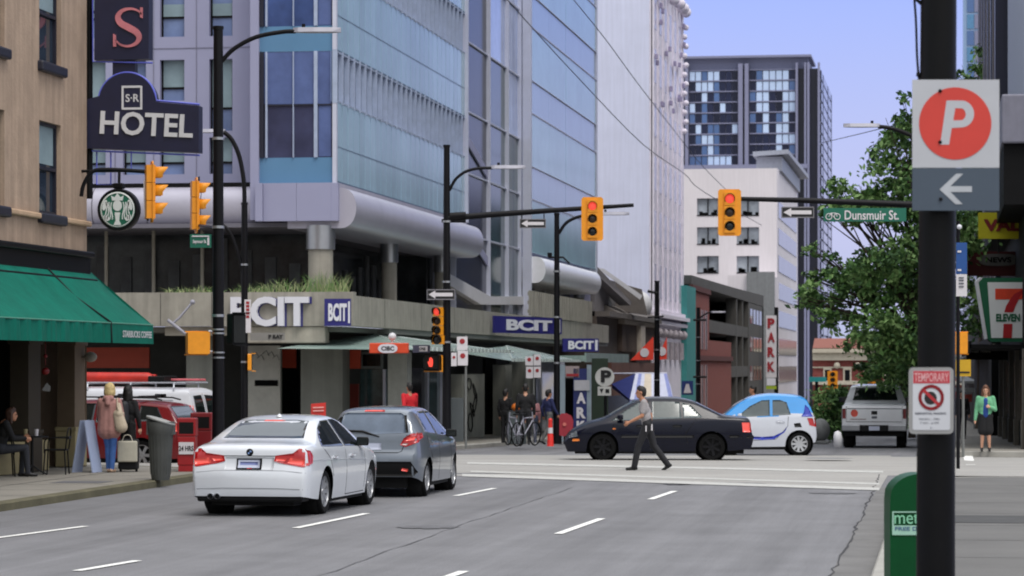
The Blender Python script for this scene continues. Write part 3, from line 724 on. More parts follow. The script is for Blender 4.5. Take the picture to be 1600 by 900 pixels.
fbox(441, 462, 545, 575, 80.3, .1, M_org, 'orange_panel'); fbox(535, 563, 545, 576, 79.6, .1, M_org, 'orange_panel'); fbox(540, 560, 600, 690, 82, .1, mat('dim_red', (120, 36, 26), .6), 'red_display', GB)
fbox(563, 606, 577, 690, 80.2, .05, mat('shop_glass', (60, 84, 88), .05, var=.5, scale=1.5, spec=.8), 'shop_window', GB); fbox(563, 598, 550, 576, 80.0, .08, mat('grey_frame', (110, 116, 116), .5), 'transom_frame'); fbox(567, 594, 554, 572, 79.97, .02, M_dkglass, 'transom_window')
fbox(535, 541, 578, 690, 79.6, .1, M_mull, 'door_jamb', GB); fbox(598, 602, 577, 690, 80.1, .1, M_mull, 'door_jamb', GB)
for i in range(5): 
    f = MB(); a = pv(394+i*8, 556+4*math.sin(i*2), 79.19); f.tube([a, a+Vector((.12, -.0, .1)), a+Vector((.2, 0, -.05))], .012, 5); f.build('mural_line', mat('mural_grey', (120, 122, 120), .8), bc)
# base along the street
def sbox(x0, x1, y0, y1, U, d, m, name, zlo=None):
    f = MB(); a, b = pu(x0, y0, U), pu(x1, y1, U); f.box(U-d, U, a.y, b.y, zlo if zlo is not None else min(a.z, b.z), a.z); return f.build(name, m, bc)
sbox(640, 668, 575, 690, UF-.9, .1, M_dkglass, 'shop_window', GB-.3); sbox(669, 692, 575, 690, UF-.9, .1, mat('shop_glass', (60, 84, 88)), 'shop_window', GB-.3)
for px in (639, 668, 692): sbox(px, px+2.5, 560, 690, UF-.8, .15, M_mull, 'door_jamb', GB-.4)
sbox(722, 757, 585, 692, UF-.6, .4, mat('white_hoarding', (164, 166, 158), .8, var=.14, scale=1.5), 'white_hoarding', GB-.5)
f = MB()
for k, (x, y) in enumerate(((733, 600), (738, 640), (742, 612), (735, 660), (742, 632))):
    c = pu(x, y, UF-.57)
    f.tube([c+Vector((0, .5*math.cos(t*.9+k), .22*math.sin(t*.9)*(1+.2*k))) for t in range(8)], .022, 5)
f.build('graffiti', M_black, bc)
sbox(790, 800, 570, 690, UF-.3, .5, M_grp, 'pillar', GB-.9); sbox(819, 836, 560, 690, UF-.2, .6, M_grp, 'pillar', GB-.9); sbox(758, 775, 560, 690, UF-1.6, .1, M_dark, 'doorway', GB-.8)
sbox(838, 880, 565, 690, UF-.8, .1, mat('shop_glass_grey', (70, 78, 80), .08, var=.4, scale=1), 'shop_window', GB-1); sbox(776, 789, 590, 690, UF-1.4, .1, mat('shop_glass_grey', (70, 78, 80)), 'shop_window', GB-.8)
sbox(880, 882, 560, 690, UF-.2, .2, M_mull, 'door_jamb', GB-1)
# glass canopies on the street side
M_can = mat('canopy_glass', (150, 172, 166), .2, var=.14, scale=1.5, spec=.6)
def canopy(v0, v1, u0, u1, z0, za, zi):
    can = MB(); vm = (v0+v1)/2
    e = [(u1, v0, z0), (u1, v1, z0)]; i0 = (u0, v0, zi); i1 = (u0, v1, zi); ap = (u0+.35*(u1-u0), v0+.38*(v1-v0), za)
    for tri in ((e[0], e[1], ap), (e[1], i1, ap), (i0, e[0], ap), (i1, i0, ap)): can.add(list(tri), [(0, 1, 2)])
    can.add([e[0], i0, i1, e[1]], [(0, 1, 2, 3)])
    co = can.build('glass_canopy', M_can, bc)
    k = int((v1-v0)/.7); b = MB()
    for i in range(k): 
        v = v0+i*.7; b.box(u1-.02, u1+.05, v, v+.4, z0-.02, z0+.09)
    b.tube([e[0], ap], .03, 5); b.tube([e[1], ap], .03, 5); b.build('canopy_edge', mat('canopy_white', (180, 192, 188), .5), co)
canopy(76.2, 93.5, UF-1.9, UF+2.1, 2.58, 3.1, 2.62); canopy(94.0, 112, UF+.02, UF+2.0, 2.3, 2.85, 2.6)
f = MB(); f.box(UF+.01, UF+2.1, 112.5, 128, 2.32, 2.55); f.box(UF+2.1, UF+2.16, 112.5, 128, 2.28, 2.66); f.build('flat_canopy', M_can, bc)
# building signs
M_bcit = mat('college_blue', (38, 36, 110), .5, var=.06); M_lw = mat('letter_white', (214, 214, 222), .45, var=0)
def bsign(letters, x0, x1, y, h, V, boards=True):
    a, b = pv(x0, y, V), pv(x1, y, V); f = MB()
    f.text(letters, ((a.x+b.x)/2, V, a.z), (1, 0, 0), (0, 0, 1), h, b.x-a.x, .16, bold=.03, mi=0); o = f.build('letters', [M_lw], bc); return o
s1 = thing('raised_letter_sign', 'large white raised capital letters on the concrete corner fascia', 'sign', pv(420, 510, VF))
f = MB(); a, b = pv(362, 488, VF), pv(484, 488, VF); f.text('BCIT', ((a.x+b.x)/2, VF-.02, a.z+.02), (1, 0, 0), (0, 0, 1), .84, b.x-a.x, .14, bold=.035); f.build('letters', M_lw, s1)
f = MB(); f.text('BCIT', ((a.x+b.x)/2+.03, VF-.003, a.z+.01), (1, 0, 0), (0, 0, 1), .86, b.x-a.x+.06, .015, bold=.045); f.build('letter_back', M_bcit, s1)
def plaque(name, label, C0, right, w, h, txt, n, tw, off=0., dth=.1):
    r = Vector(right).normalized(); up = Vector((0, 0, 1)); out = r.cross(up); c = Vector(C0)
    t = thing(name, label, 'sign', c-up*h/2)
    f = MB(); P = [c+r*a*w/2+up*b*h/2 for a, b in ((-1, -1), (1, -1), (1, 1), (-1, 1))]; f.slab(P, out*dth); bo = f.build('board', M_bcit, t)
    f = MB(); f.text(txt, c+out*(dth+.002)+r*off, r, up, h*.66, tw, .03, bold=.04); 
    f.slab([c+r*a*w+up*b*h/2+out*(dth+.001) for a, b in ((.40, -.8), (.47, -.8), (.47, .8), (.40, .8))], out*.012)
    f.build('letters', M_lw, bo); return t
plaque('college_sign', 'small square dark blue letter sign at the corner end of the concrete fascia', pv(528, 488, 77.2), Vector((1, .12, 0)), .74, .76, 'BCIT', 0, .52)
a, b = pu(752, 502, UF+.3), pu(822, 502, UF+.3)
plaque('college_sign', 'wide blue letter sign above the glass canopies right of the corner post', (UF+.95, (a.y+b.y)/2+1.2, a.z-.05), (.30, 1, 0), (b.y-a.y)*.55, .62, 'BCIT', 0, 4.0)
a, b = pu(837, 537, UF+1.4), pu(900, 537, UF+1.4)
plaque('college_sign', 'blue letter sign behind the slim lamp post, lowest of the college signs', (UF+1.2, 118, pu(868, 537, UF+1.2).z), (.9, .5, 0), 1.62, .55, 'BCIT', 0, 1.15)
# orange bank sign
t = thing('bank_sign', 'orange shop sign with a white rounded label under the glass canopy', 'sign', pv(607, 552, 75.9))
f = MB(); a, b = pv(577, 536, 75.9), pv(637, 552, 75.9); f.box(a.x, b.x, 75.9, 76.1, b.z, a.z, bev=.02); f.build('board', mat('sign_orange', (214, 74, 40), .5, var=.05), t)
f = MB(); c = pv(606, 544.5, 75.89); n = 20
f.slab([c+Vector((.27*math.copysign(abs(math.cos(R(i*18)))**.6, math.cos(R(i*18))), 0, .125*math.sin(R(i*18)))) for i in range(n)], (0, -.02, 0)); pl = f.build('label', M_lw, t)
f = MB(); f.text('CIBC', c+Vector((0, -.021, 0)), (1, 0, 0), (0, 0, 1), .12, .36, .004, bold=.03); f.build('lettering', M_black, pl)
# little blue restaurant signs at the right end of the base
# ------------------------------------------------------------- old buildings further down the left side
UL = -17.0
vl = lambda px, U=UL: pu(px, 300, U).y
M_wht = mat('white_render', (218, 222, 244), .8, var=.05, scale=.4, streak=.07)
M_terra = mat('white_terracotta', (232, 226, 238), .75, var=.08, scale=2.5, speck=.06)
va, vb = vl(1020), vl(1066)
wt = thing('terracotta_tower', 'tall white old tower with a blank pale side wall and an ornate narrow street front', 'building', (UL, va, g(va)+.13))
f = MB(); f.box(UL-26, UL-.2, va, vb, g(va)-1, 38); f.build('blank_wall', M_wht, wt)
f = MB(); f.box(UL-.19, UL-.03, va, vb, g(va)-1, 38); f.build('street_front', M_terra, wt)
rnd = random.Random(21)
nb = 6
for i in range(nb+1):
    v = va+(vb-va)*i/nb; f = MB(); f.box(UL-.1, UL+.06, v-.42 if i else v, v+.42, 5, 30); 
    for z in [6+.9*k for k in range(27)]: f.box(UL+.06, UL+.085, v-.2 if i else v, v+.2, z, z+.3)
    f.build('pilaster', M_terra, wt)
for i in range(nb):
    a = va+(vb-va)*(i+.5)/nb
    for j in range(7):
        z = 6.2+j*3.2; f = MB(); f.box(UL-.025, UL-.01, a-.75, a+.75, z, z+2); f.build('window', mat('pale_old_window', (206, 202, 220), .2, var=.2), wt)
f = MB()
for z, d in ((4.6, .6), (5.0, .85), (5.25, .45), (27.5, .8), (28, 1.2), (28.5, .7)): f.box(UL-.1, UL+d*.6, va-.15, vb+.1, z, z+.22)
f.build('cornice', M_terra, wt)
M_orn = mat('ornament_shade', (158, 150, 182), .8, var=.25)
f = MB()
for i in range(22):
    v = va+rnd.random()*(vb-va-.5); z = 17.5+rnd.random()*7.5; f.box(UL+.1, UL+.26, v, v+.4, z, z+.28)
build_split(f, 'ornament', M_orn, wt)
f = MB()
for i in range(12):
    z = 17.5+i*.62; f.ball((UL+.16+.1*(i % 2), vb-.2, z), .2, seg=8)
for i in range(14):
    v = va+(i+.5)*(vb-va)/14; f.ball((UL+.3, v, 24.8+rnd.random()*1.2), .36, seg=8)
build_split(f, 'carved_boss', M_terra, wt)
f = MB()
for i in range(6): 
    v = va+1.5+(vb-va-3)*i/5; f.box(UL+.02, UL+.2, v-.5, v+.5, 2.5, 3.6); f.ball((UL+.2, v, 4.1), .3, seg=8)
build_split(f, 'frieze_block', mat('frieze_grey', (172, 164, 170), .8, var=.25, scale=3), wt)
# low heritage terrace between the college and the white tower
va2, vb2 = V3+.6, va-.1
M_rib = mat('brown_ribs', (96, 82, 74), .8, var=.15, streak=.2); M_roofg = mat('grey_roof', (104, 98, 94), .85, var=.18, scale=1.5, speck=.1)
M_brw = mat('brown_fascia', (104, 70, 60), .8, var=.2, scale=1.5)
ht = thing('heritage_terrace', 'low old terrace with grey mansard roof and brown ribbed upper wall', 'building', (UL, (va2+vb2)/2, g(150)))
f = MB(); f.box(UL-10, UL-.1, va2, vb2, g(165)-.5, 4.6); f.build('wall', mat('brown_wall', (84, 74, 68), .85, var=.2), ht)
f = MB(); k = 26
for i in range(k):
    v = va2+9+(vb2-va2-9)*i/k; f.box(UL-.1, UL+.18, v, v+.34, 2.9, 4.35)
build_split(f, 'rib', M_rib, ht)
f = MB()
for i in range(k):
    v = va2+9+(vb2-va2-9)*i/k; f.box(UL-.05, UL+.3, v-.08, v+.42, 4.36, 4.58)
f.box(UL-.1, UL+.42, va2+16, va2+18.2, 2.5, 4.35); build_split(f, 'capital', mat('cream_stone', (186, 176, 164), .8, var=.15), ht)
f = MB(); f.box(UL-.2, UL+.55, va2, vb2, 4.6, 4.85); f.slab([(UL+.5, va2+4, 4.86), (UL-3.5, va2+4, 7.2), (UL-3.5, va2+4, 4.86)], (0, vb2-va2-4.2, 0)); f.build('roof', M_roofg, ht)
f = MB(); P = lambda x, y, D: at(x, y, D)
f.slab([P(948, 437, 150), P(1003, 452, 150), P(1012, 492, 150), P(955, 484, 150)], FW*1.0); f.build('gable_roof', M_roofg, ht)
f = MB(); f.slab([P(932, 418, 148), P(944, 420, 148), P(1004, 462, 148), P(1000, 468, 148)], FW*.3); f.slab([P(912, 436, 146), P(922, 436, 146), P(957, 474, 146), P(953, 480, 146)], FW*.3); build_split(f, 'white_eave', M_white, ht)
f = MB(); f.box(UL-6, UL-.2, va2, va2+9, 4.86, 6.6); f.slab([(UL-.1, va2-.1, 6.7), (UL+.7, va2+8, 5.3), (UL+.7, va2+8.6, 5.5), (UL-.1, va2-.1, 7.1)], (-.6, 0, 0)); f.build('dormer', mat('dormer_grey', (122, 118, 120), .8, var=.15), ht)
f = MB(); f.ball((UL-.5, vb2-3.5, 5.6), .85, sc=(1, 1.3, 1.05)); f.cyl((UL-.5, vb2-3.5, 4.85), .5, .6); f.build('white_dome', M_white, ht)
f = MB(); f.box(UL-.1, UL+.3, va2+3, vb2-.3, .6, 2.3); f.build('shop_fascia', M_brw, ht)
f = MB(); f.box(UL-.08, UL+.1, va2+2, vb2-.5, -1.2, .59); f.build('shop_window', M_dkglass, ht)
# striped blue and white awning
T0, T1 = (993, 583.5), (1042, 583.5); B0, B1 = (984, 624), (1052, 624)
sa = thing('striped_awning', 'blue and white striped shop awning over the far pavement behind the dark sedan', 'awning', at(1018, 630, 141))
M_blu = mat('awning_blue', (34, 46, 112), .7, var=.1); M_aww = mat('awning_white', (206, 210, 232), .7, var=.06); M_awc = mat('awning_cream', (214, 202, 184), .7)
st_ = [1, 2, 1, 3, 3, 1, 2, 1, 1, 2]
f = MB(); n = len(st_); A_ = lambda t: at(T0[0]+(T1[0]-T0[0])*t, T0[1], 143); B_ = lambda t: at(B0[0]+(B1[0]-B0[0])*t, B0[1], 139.5)
for i in range(n): f.slab([A_(i/n), A_((i+1)/n), B_((i+1)/n), B_(i/n)], (0, 0, -.05), st_[i])
f.slab([A_(0), B_(0), at(956, 600, 143)], (0, .05, 0), 0)
f.slab([at(956, 600, 143), B_(0), at(984, 628, 139.5), at(956, 606, 143)], (0, .04, 0), 0)
f.build('cover', [M_blu, M_aww, mat('awning_lilac', (138, 148, 204), .7), M_awc], sa)
f = MB(); f.slab([B_(0), B_(1), at(1052, 630, 139.5), at(984, 630, 139.5)], (0, .05, 0)); f.build('valance', mat('awning_lilac', (138, 148, 204)), sa)
f = MB(); f.tube([at(1052, 626, 139.6), at(1046, 600, 143)], .04, 6); f.tube([A_(0), A_(1)], .05, 6); f.tube([at(1018, 583.5, 143), (UL+.1, at(1018, 583.5, 143).y, at(1018, 583.5, 143).z)], .04, 6); f.build('frame_bar', M_lum0 if 0 else M_mull, sa)
# teal slab and brick building with grey concrete parkade
vt0, vt1 = vl(1064.5), vl(1079)
f = MB(); f.box(UL-6, UL+.35, vt0+.2, vt1, g(vt0)-1, 7.4)
tb = solo('teal_building', f, mat('teal_wall', (62, 142, 140), .7, var=.1, streak=.12), 'narrow teal painted building squeezed between the white tower and the red brick one', 'building', (UL, vt0+3, g(vt0)))
vp0, vp1, vp2, vp3 = vt1+.1, vl(1108), vl(1143), vl(1193)
M_brk = brickmat('red_brick', (118, 52, 44), (138, 66, 56), (120, 96, 88), 3.0)
br = thing('brick_building', 'red brick building with tall pale window strips between teal wall and concrete car park', 'building', (UL, vp0, g(vp0)))
f = MB(); f.box(UL-8, UL, vp0, vp1, g(vp1)-1, 7.3); f.box(UL-8, UL-.02, vp1, vp2-.1, g(vp2)-1, 4.0); f.build('wall', M_brk, br)
M_pk = mat('pink_glass', (170, 150, 152), .3, var=.15)
for i in range(4):
    a = vp0+1+(vp1-vp0-2)*i/4+.5
    for z0, z1 in ((3.3, 6.1), (-1.5, 2.2)):
        w = MB(); w.box(UL-.05, UL+.03, a, a+1.9, z0, z1); wo = w.build('window', M_pk, br)
        w = MB(); w.box(UL+.031, UL+.06, a+.85, a+1.05, z0, z1); w.build('frame', M_dark, wo)
f = MB()
for z in (2.5, -2.0, 7.31): f.box(UL-.1, UL+.14, vp0, vp2-.1 if z < 4 else vp1, z, z+.35)
f.build('band', mat('brick_band', (86, 42, 38), .8, var=.1), br)
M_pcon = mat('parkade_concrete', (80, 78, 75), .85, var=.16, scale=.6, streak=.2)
pk = thing('parking_building', 'grey concrete car park with open dark decks behind a tall PARK sign', 'building', (UL, vp2, g(vp2)))
f = MB()
f.slab([(UL+.01, vp0+.5, 7.7), (UL+.01, vp3, 7.75), (UL+.01, vp3, 8.8), (UL+.01, vp2, 8.5), (UL+.01, vp0+.5, 8.3)], (-9, 0, 0))
f.box(UL-.8, UL, vp2+20, vp3, g(vp3)-1, 7.7); f.box(UL-9, UL, vp3-1.5, vp3, g(vp3)-1, 8.8)
for z in (-3, 1.2, 4.6): f.box(UL-9, UL-.05, vp1+.1, vp2+20, z, z+.9)
for v in (vp2+6, vp2+13): f.box(UL-.9, UL-.04, v, v+1.0, g(vp3)-1, 7.7)
f.build('frame', M_pcon, pk)
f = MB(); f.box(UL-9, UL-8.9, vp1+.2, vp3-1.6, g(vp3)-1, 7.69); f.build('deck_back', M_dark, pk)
f = MB()
for i, (v, z, h) in enumerate(((vp1+5, 5.8, 1.4), (vp1+16, 5.8, 1.6), (vp2+3, 5.9, 1.2), (vp1+30, 5.7, 1.7))): f.box(UL-8.8, UL-8.5, v, v+6, z, z+h)
build_split(f, 'far_sky_panel', mat('pale_sky_panel', (200, 205, 220), .8), pk)  # solid pale boxes stand in for bright sky behind the decks
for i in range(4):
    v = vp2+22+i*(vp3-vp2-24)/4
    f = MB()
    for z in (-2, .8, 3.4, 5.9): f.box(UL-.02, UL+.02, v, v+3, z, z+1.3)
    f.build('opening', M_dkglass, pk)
# PARK sign
t = thing('park_sign', 'tall white blade sign with red letters P A R K beside the grey car park', 'sign', at(1205, 605, 262))
D_ = 262; f = MB(); f.slab([at(x, y, D_) for x, y in ((1197, 493), (1213, 493), (1213, 590), (1197, 590))], (0, .4, 0)); bo = f.build('board', mat('sign_white', (206, 202, 206), .5, var=.05), t)
f = MB()
for ch, y in (('P', 505), ('A', 527), ('R', 550), ('K', 573)): f.text(ch, at(1205, y, D_)+Vector((0, -.03, 0)), (CT, ST, 0), (0, 0, 1), .92, .68, .03, bold=.05)
f.build('letters', mat('sign_red', (150, 32, 40), .5), bo)
f = MB(); f.slab([at(x, y, D_) for x, y in ((1198, 591), (1212, 591), (1212, 602), (1198, 602))], (0, .3, 0)); f.build('small_board', M_lw, t)
f = MB(); f.slab([at(x, y, D_) for x, y in ((1197, 603), (1213, 603), (1213, 608), (1197, 608))], (0, .3, 0)); f.build('green_board', mat('lime', (150, 170, 40), .5), t)
f = MB(); f.tube([at(1213, 480, D_+1), at(1213, 660, D_+1)], .2, 6); f.build('post', M_black, t)
# white office block and dark tower behind
M_off = mat('office_white', (212, 206, 210), .8, var=.06, scale=.15, streak=.05)
M_offs = mat('office_window', (136, 142, 150), .3, var=.4, scale=.6, spec=.3)
VO = 290.0
ob = thing('white_office', 'white office block with paired grey windows in front of the dark glass tower', 'building', (UL, VO, g(VO)))
O0 = pv(1055, 900, VO); xr = pv(1214, 0, VO).x; ztop = pv(1100, 264, VO).z; zb = g(VO)-2
hs = []
for a, b in ((1089, 1123), (1151, 1186)):
    for j, y in enumerate((310, 355, 400, 445, 490)):
        p, q = pv(a, y, VO), pv(b, y+25.5, VO); hs.append((p.x-O0.x, q.x-O0.x, q.z-zb, p.z-zb))
f = MB(); holes_wall(f, (O0.x, VO, zb), (1, 0, 0), (0, 0, 1), xr-O0.x, ztop-zb, hs, .35); f.quad((O0.x, VO, ztop), (xr, VO, ztop), (xr, VO+40, ztop), (O0.x, VO+40, ztop)); 
vO1 = pu(1246, 300, xr).y
f.quad((xr, VO, zb), (xr, vO1, zb), (xr, vO1, ztop+1), (xr, VO, ztop)); f.build('wall', M_off, ob)
rnd = random.Random(4)
for a, b, c0, c1 in hs:
    w = MB(); w.box(O0.x+a, O0.x+b, VO+.34, VO+.36, zb+c0, zb+c1); wo = w.build('window', M_offs, ob)
    w = MB(); m_ = (a+b)/2; w.box(O0.x+m_-.05, O0.x+m_+.05, VO+.2, VO+.338, zb+c0, zb+c1); w.box(O0.x+a, O0.x+b, VO-.06, VO+.1, zb+c0-.12, zb+c0-.003); w.build('frame', M_black, wo)
    w = MB(); 
    for k in range(5):
        x = a+.1+rnd.random()*(b-a-.5); w.box(O0.x+x, O0.x+x+.35, VO+.31, VO+.335, zb+c0, zb+c0+.2+rnd.random()*.4)
    w.build('clutter', M_dark, wo)
for j, y in enumerate((320, 362, 405, 448, 492, 536, 580)):
    zz_ = pv(1214, y, VO).z; w = MB(); w.box(xr-.02, xr+.06, VO+2, vO1-3, zz_-1.2, zz_+.5); w.build('window_strip', mat('grey_strip', (120, 122, 130), .15, var=.3, scale=.3), ob)
f = MB(); p, q = at(1188, 246, 300), at(1250, 285, 330); f.box(p.x, xr+.3, VO+4, vO1, ztop, p.z-.4); f.slab([(p.x-.3, VO+3, p.z-.4), (xr+1.0, VO+3, p.z-.2), (xr+1.2, vO1+2, p.z-.2), (p.x-.3, vO1+2, p.z-.4)], (0, 0, .45)); f.build('penthouse', mat('penthouse_grey', (150, 154, 168), .6, var=.1), ob)
f = MB(); p, q = pv(1137, 430, VO-12), pv(1206, 470, VO-12); f.box(p.x, q.x, VO-12, VO-.1, g(VO), p.z); f.build('annex', M_off, ob); f = MB(); f.box(pv(1166, 0, VO-13).x, q.x+.3, VO-12.6, VO-12.02, g(VO), p.z+.3); f.build('annex_wall', mat('annex_grey', (122, 124, 126), .8, var=.1, streak=.1), ob)
# tower
VT = 600.
tw = thing('glass_tower', 'dark blue glass high-rise with pale vertical piers behind the white office block', 'building', pv(1170, 600, VT))
X_ = lambda px: pv(px, 300, VT).x
Zt = lambda y: pv(1170, y, VT).z
M_tw = mat('tower_dark', (26, 28, 48), .3, var=.15, scale=.05); M_pier = mat('tower_pier', (122, 124, 152), .6, var=.08)
xr_ = X_(1281); x_l = X_(1040); zg = -12
f = MB(); f.box(x_l, xr_, VT+.6, VT+60, zg, Zt(108)); f.build('core', M_tw, tw)
vT1 = VT+58
piers = [(1064, 1068), (1071, 1076), (1154, 1161), (1164, 1170), (1243.5, 1247), (1257, 1260), (1261.5, 1265), (1278, 1281)]
f = MB()
for a, b in piers: f.box(X_(a), X_(b), VT-1.2, VT+.6, zg, Zt(100))
build_split(f, 'pier', M_pier, tw)
for k, vv_ in enumerate((VT+9, VT+34, VT+54)):
    f = MB(); f.box(xr_, xr_+.35, vv_, vv_+2, zg, Zt(112)); f.build('side_pier', M_tw, tw)
rnd = random.Random(9)
M_tg = [mat('tower_glass_navy', (24, 30, 56), .08, var=.3, scale=.08, spec=.4, island=.4), mat('tower_glass_blue', (70, 100, 150), .06, var=.2, scale=.08, spec=.8), mat('tower_glass_pale', (184, 204, 236), .1, var=.15, scale=.08)]
bays = [(1077, 1153, 8), (1171, 1243, 7), (1040, 1063, 3)]
nr = 0; y = 111.; rest = MB()
while y < 640:
    z1, z0 = Zt(y), Zt(y+14.2)
    for bi, (a, b, n) in enumerate(bays):
        if y > 262 and bi == 0 or y > 262 and bi == 2: continue
        if nr >= 60 : tgt = rest
        else: tgt = MB()
        ph = rnd.random()
        for i in range(n):
            xa_, xb_ = a+(b-a)*i/n, a+(b-a)*(i+1)/n
            s_ = noise.noise(Vector((xa_*.06+bi*9, y*.03, 2.1)))+.35*noise.noise(Vector((xa_*.4, y*.2, 5)))
            if bi == 0: s_ -= .12
            mi = 2 if s_ > .06 else (1 if s_ > -.08 else 0)
            tgt.box(X_(xa_+.75), X_(xb_-.75), VT, VT+.44, z0, z1, mi)
        if tgt is not rest: tgt.build('window_row', M_tg, tw); nr += 1
    y += 16.6
if rest.v: tag(rest.build('window_row', M_tg, tw), kind='stuff')
f = MB(); yy = 111
while yy < 640:
    f.box(xr_, xr_+.3, VT+1, VT+8.5, Zt(yy+13), Zt(yy)); f.box(xr_, xr_+.3, VT+11.5, VT+33, Zt(yy+13), Zt(yy)); f.box(xr_, xr_+.3, VT+36.5, VT+53, Zt(yy+13), Zt(yy)); yy += 16.6
f.build('side_glazing', M_tg[0], tw)
f = MB()
yy = 109.2
while yy < 640:
    f.box(X_(1077), X_(1153), VT-.15, VT+.3, Zt(yy+.9), Zt(yy-.9)); f.box(X_(1171), X_(1243), VT-.15, VT+.3, Zt(yy+.9), Zt(yy-.9)); yy += 16.6
f.build('floor_line', M_pier, tw)
f = MB(); f.box(X_(1076.5), X_(1153.5), VT+.45, VT+.58, Zt(262), Zt(109)); f.box(X_(1170.5), X_(1243.4), VT+.45, VT+.58, -10, Zt(109)); f.build('glazing_grid', M_pier, tw)
f = MB(); f.box(X_(1066), X_(1262), VT+1, VT+32, Zt(108), Zt(91)); f.box(X_(1176), X_(1200), VT+6, VT+20, Zt(92), Zt(84)); f.build('plant_room', mat('plant_room_grey', (130, 134, 165), .7, var=.1), tw)
f = MB(); f.box(X_(1064), X_(1268), VT-1.4, VT+20, Zt(91), Zt(87.5)); f.build('roof_rim', M_pier, tw)
f = MB(); f.box(x_l, X_(1262), VT-2, VT, Zt(264.5), Zt(258)); f.build('podium_line', M_pier, tw)
# brick station closing the street
VQ = 430.
Xq = lambda px: pv(px, 560, VQ).x
Zq = lambda y: pv(1340, y, VQ).z
st = thing('station_building', 'long red brick station with cream stone bands closing the end of the street', 'building', pv(1340, 612, VQ))
M_brk2 = brickmat('station_brick', (112, 44, 42), (132, 58, 52), (120, 92, 86), 1.2); M_crm2 = mat('cream_cornice', (176, 168, 152), .8, var=.12)
f = MB(); f.box(Xq(1270), Xq(1560), VQ, VQ+20, g(VQ)-1, Zq(545)); f.build('wall', M_brk2, st)
f = MB(); f.box(Xq(1270), Xq(1560), VQ-.8, VQ+20.5, Zq(563), Zq(545)); f.box(Xq(1270), Xq(1560), VQ-1.4, VQ-.81, Zq(551), Zq(547)); f.box(Xq(1270), Xq(1560), VQ-1.2, VQ-.01, Zq(601), Zq(595)); f.build('stone_band', M_crm2, st)
f = MB(); f.slab([(Xq(1270), VQ-.5, Zq(544)), (Xq(1270), VQ+6, Zq(528)), (Xq(1270), VQ+20, Zq(528)), (Xq(1270), VQ+20, Zq(544))], (Xq(1560)-Xq(1270), 0, 0)); f.build('roof', mat('clay_roof', (124, 74, 62), .85, var=.15), st)
for px in (1293, 1324, 1356, 1388, 1420, 1452, 1484):
    w = MB(); w.box(Xq(px-4), Xq(px+4), VQ-.1, VQ-.01, Zq(596), Zq(578)); wo = w.build('window', M_dkglass, st)
    w = MB(); w.box(Xq(px-6.5), Xq(px-4.1), VQ-.3, VQ-.01, Zq(595), Zq(575)); w.box(Xq(px+4.1), Xq(px+6.5), VQ-.3, VQ-.01, Zq(595), Zq(575)); w.box(Xq(px-4), Xq(px+4), VQ-.3, VQ-.01, Zq(577.8), Zq(575)); w.build('frame', M_crm2, wo)
f = MB(); f.box(Xq(1270), Xq(1560), VQ-.3, VQ-.02, Zq(575), Zq(573)); 
for px in (1308, 1340, 1372): f.ball((Xq(px), VQ-.5, Zq(571)), .5, seg=8)
f.build('medallion', M_crm2, st)
# ------------------------------------------------------------- right side of the street
UR = 2.2
vr = lambda px, U=UR: pu(px, 300, U).y
M_rdark = mat('dark_shopfront', (11, 11, 13), .7, spec=.15, var=.25, scale=1.5)
rb = thing('corner_shop_building', 'dark shopfront building at the right edge with pale upper wall above a grey band', 'building', (UR, 76, g(76)))
f = MB(); f.box(UR, UR+14, 75.5, 112, g(112)-.5, 2.75, 0); f.box(1.56, UR+14, 75.5, 112, 6.4, 8.0, 0); f.box(UR, UR+14, 75.5, 112, 2.76, 6.39, 0); f.build('shopfront', M_rdark, rb)
f = MB(); f.box(1.5, UR+14, 75.3, 112.2, 8.01, 9.3, bev=.05); f.build('grey_band', mat('fascia_lavender', (112, 112, 126), .6, var=.08, streak=.1), rb)
f = MB(); f.box(UR+.05, UR+14, 76, 102, 9.31, 34); f.build('upper_wall', mat('pale_blue_wall', (156, 160, 176), .7, var=.06), rb)
M_rp = mat('shop_pier', (92, 88, 80), .8, var=.2, streak=.2)
for i, v in enumerate((76.4, 84.5, 92, 101, 109)):
    f = MB(); f.box(UR-.12, UR-.002, v, v+.7, g(v), 2.6); f.box(UR-.16, UR-.003, v-.05, v+.75, g(v), g(v)+.9, bev=.02); f.build('pier', M_rp, rb)
for i, v in enumerate((77.4, 85.5, 93, 102)):
    f = MB(); f.box(UR-.04, UR-.003, v, v+6.5, .55, 2.3); wo = f.build('shop_window', M_dkglass, rb)
    f = MB(); f.box(UR-.07, UR-.005, v+2.1, v+2.2, .55, 2.3); f.box(UR-.07, UR-.005, v+4.3, v+4.4, .55, 2.3); f.build('frame', mat('bronze_frame', (74, 66, 56), .5), wo)
f = MB(); f.box(UR-1.5, UR-.01, 78, 111, 2.62, 2.72); f.box(UR-1.52, UR-1.46, 78, 111, 2.5, 2.82); f.build('canopy', M_rdark, rb)
rb2 = thing('ribbed_building', 'tall dark building with vertical fins behind the corner shop building', 'building', (UR, 130, g(130)))
f = MB(); f.box(UR+.3, UR+14, 112.6, 178, g(178)-.5, 36); f.build('wall', mat('dark_slate', (56, 60, 78), .6, var=.1), rb2)
for i in range(12):
    f = MB(); v = 113+i*5; f.box(UR-.2, UR+.299, v, v+1.4, 3.4, 36); f.build('fin', mat('fin_brown', (104, 96, 94), .6, var=.1) if i % 2 else M_tw, rb2)
f = MB(); f.box(UR-.35, UR+.29, 112.8, 178, g(178), 3.38); f.build('shopfront', M_rdark, rb2)
f = MB(); f.box(UR-1.3, UR-.36, 120, 170, 2.5, 2.62); f.build('canopy', mat('canopy_grey', (110, 112, 110), .6), rb2)
a, b = at(1494, 612, 150), at(1523, 690, 150)
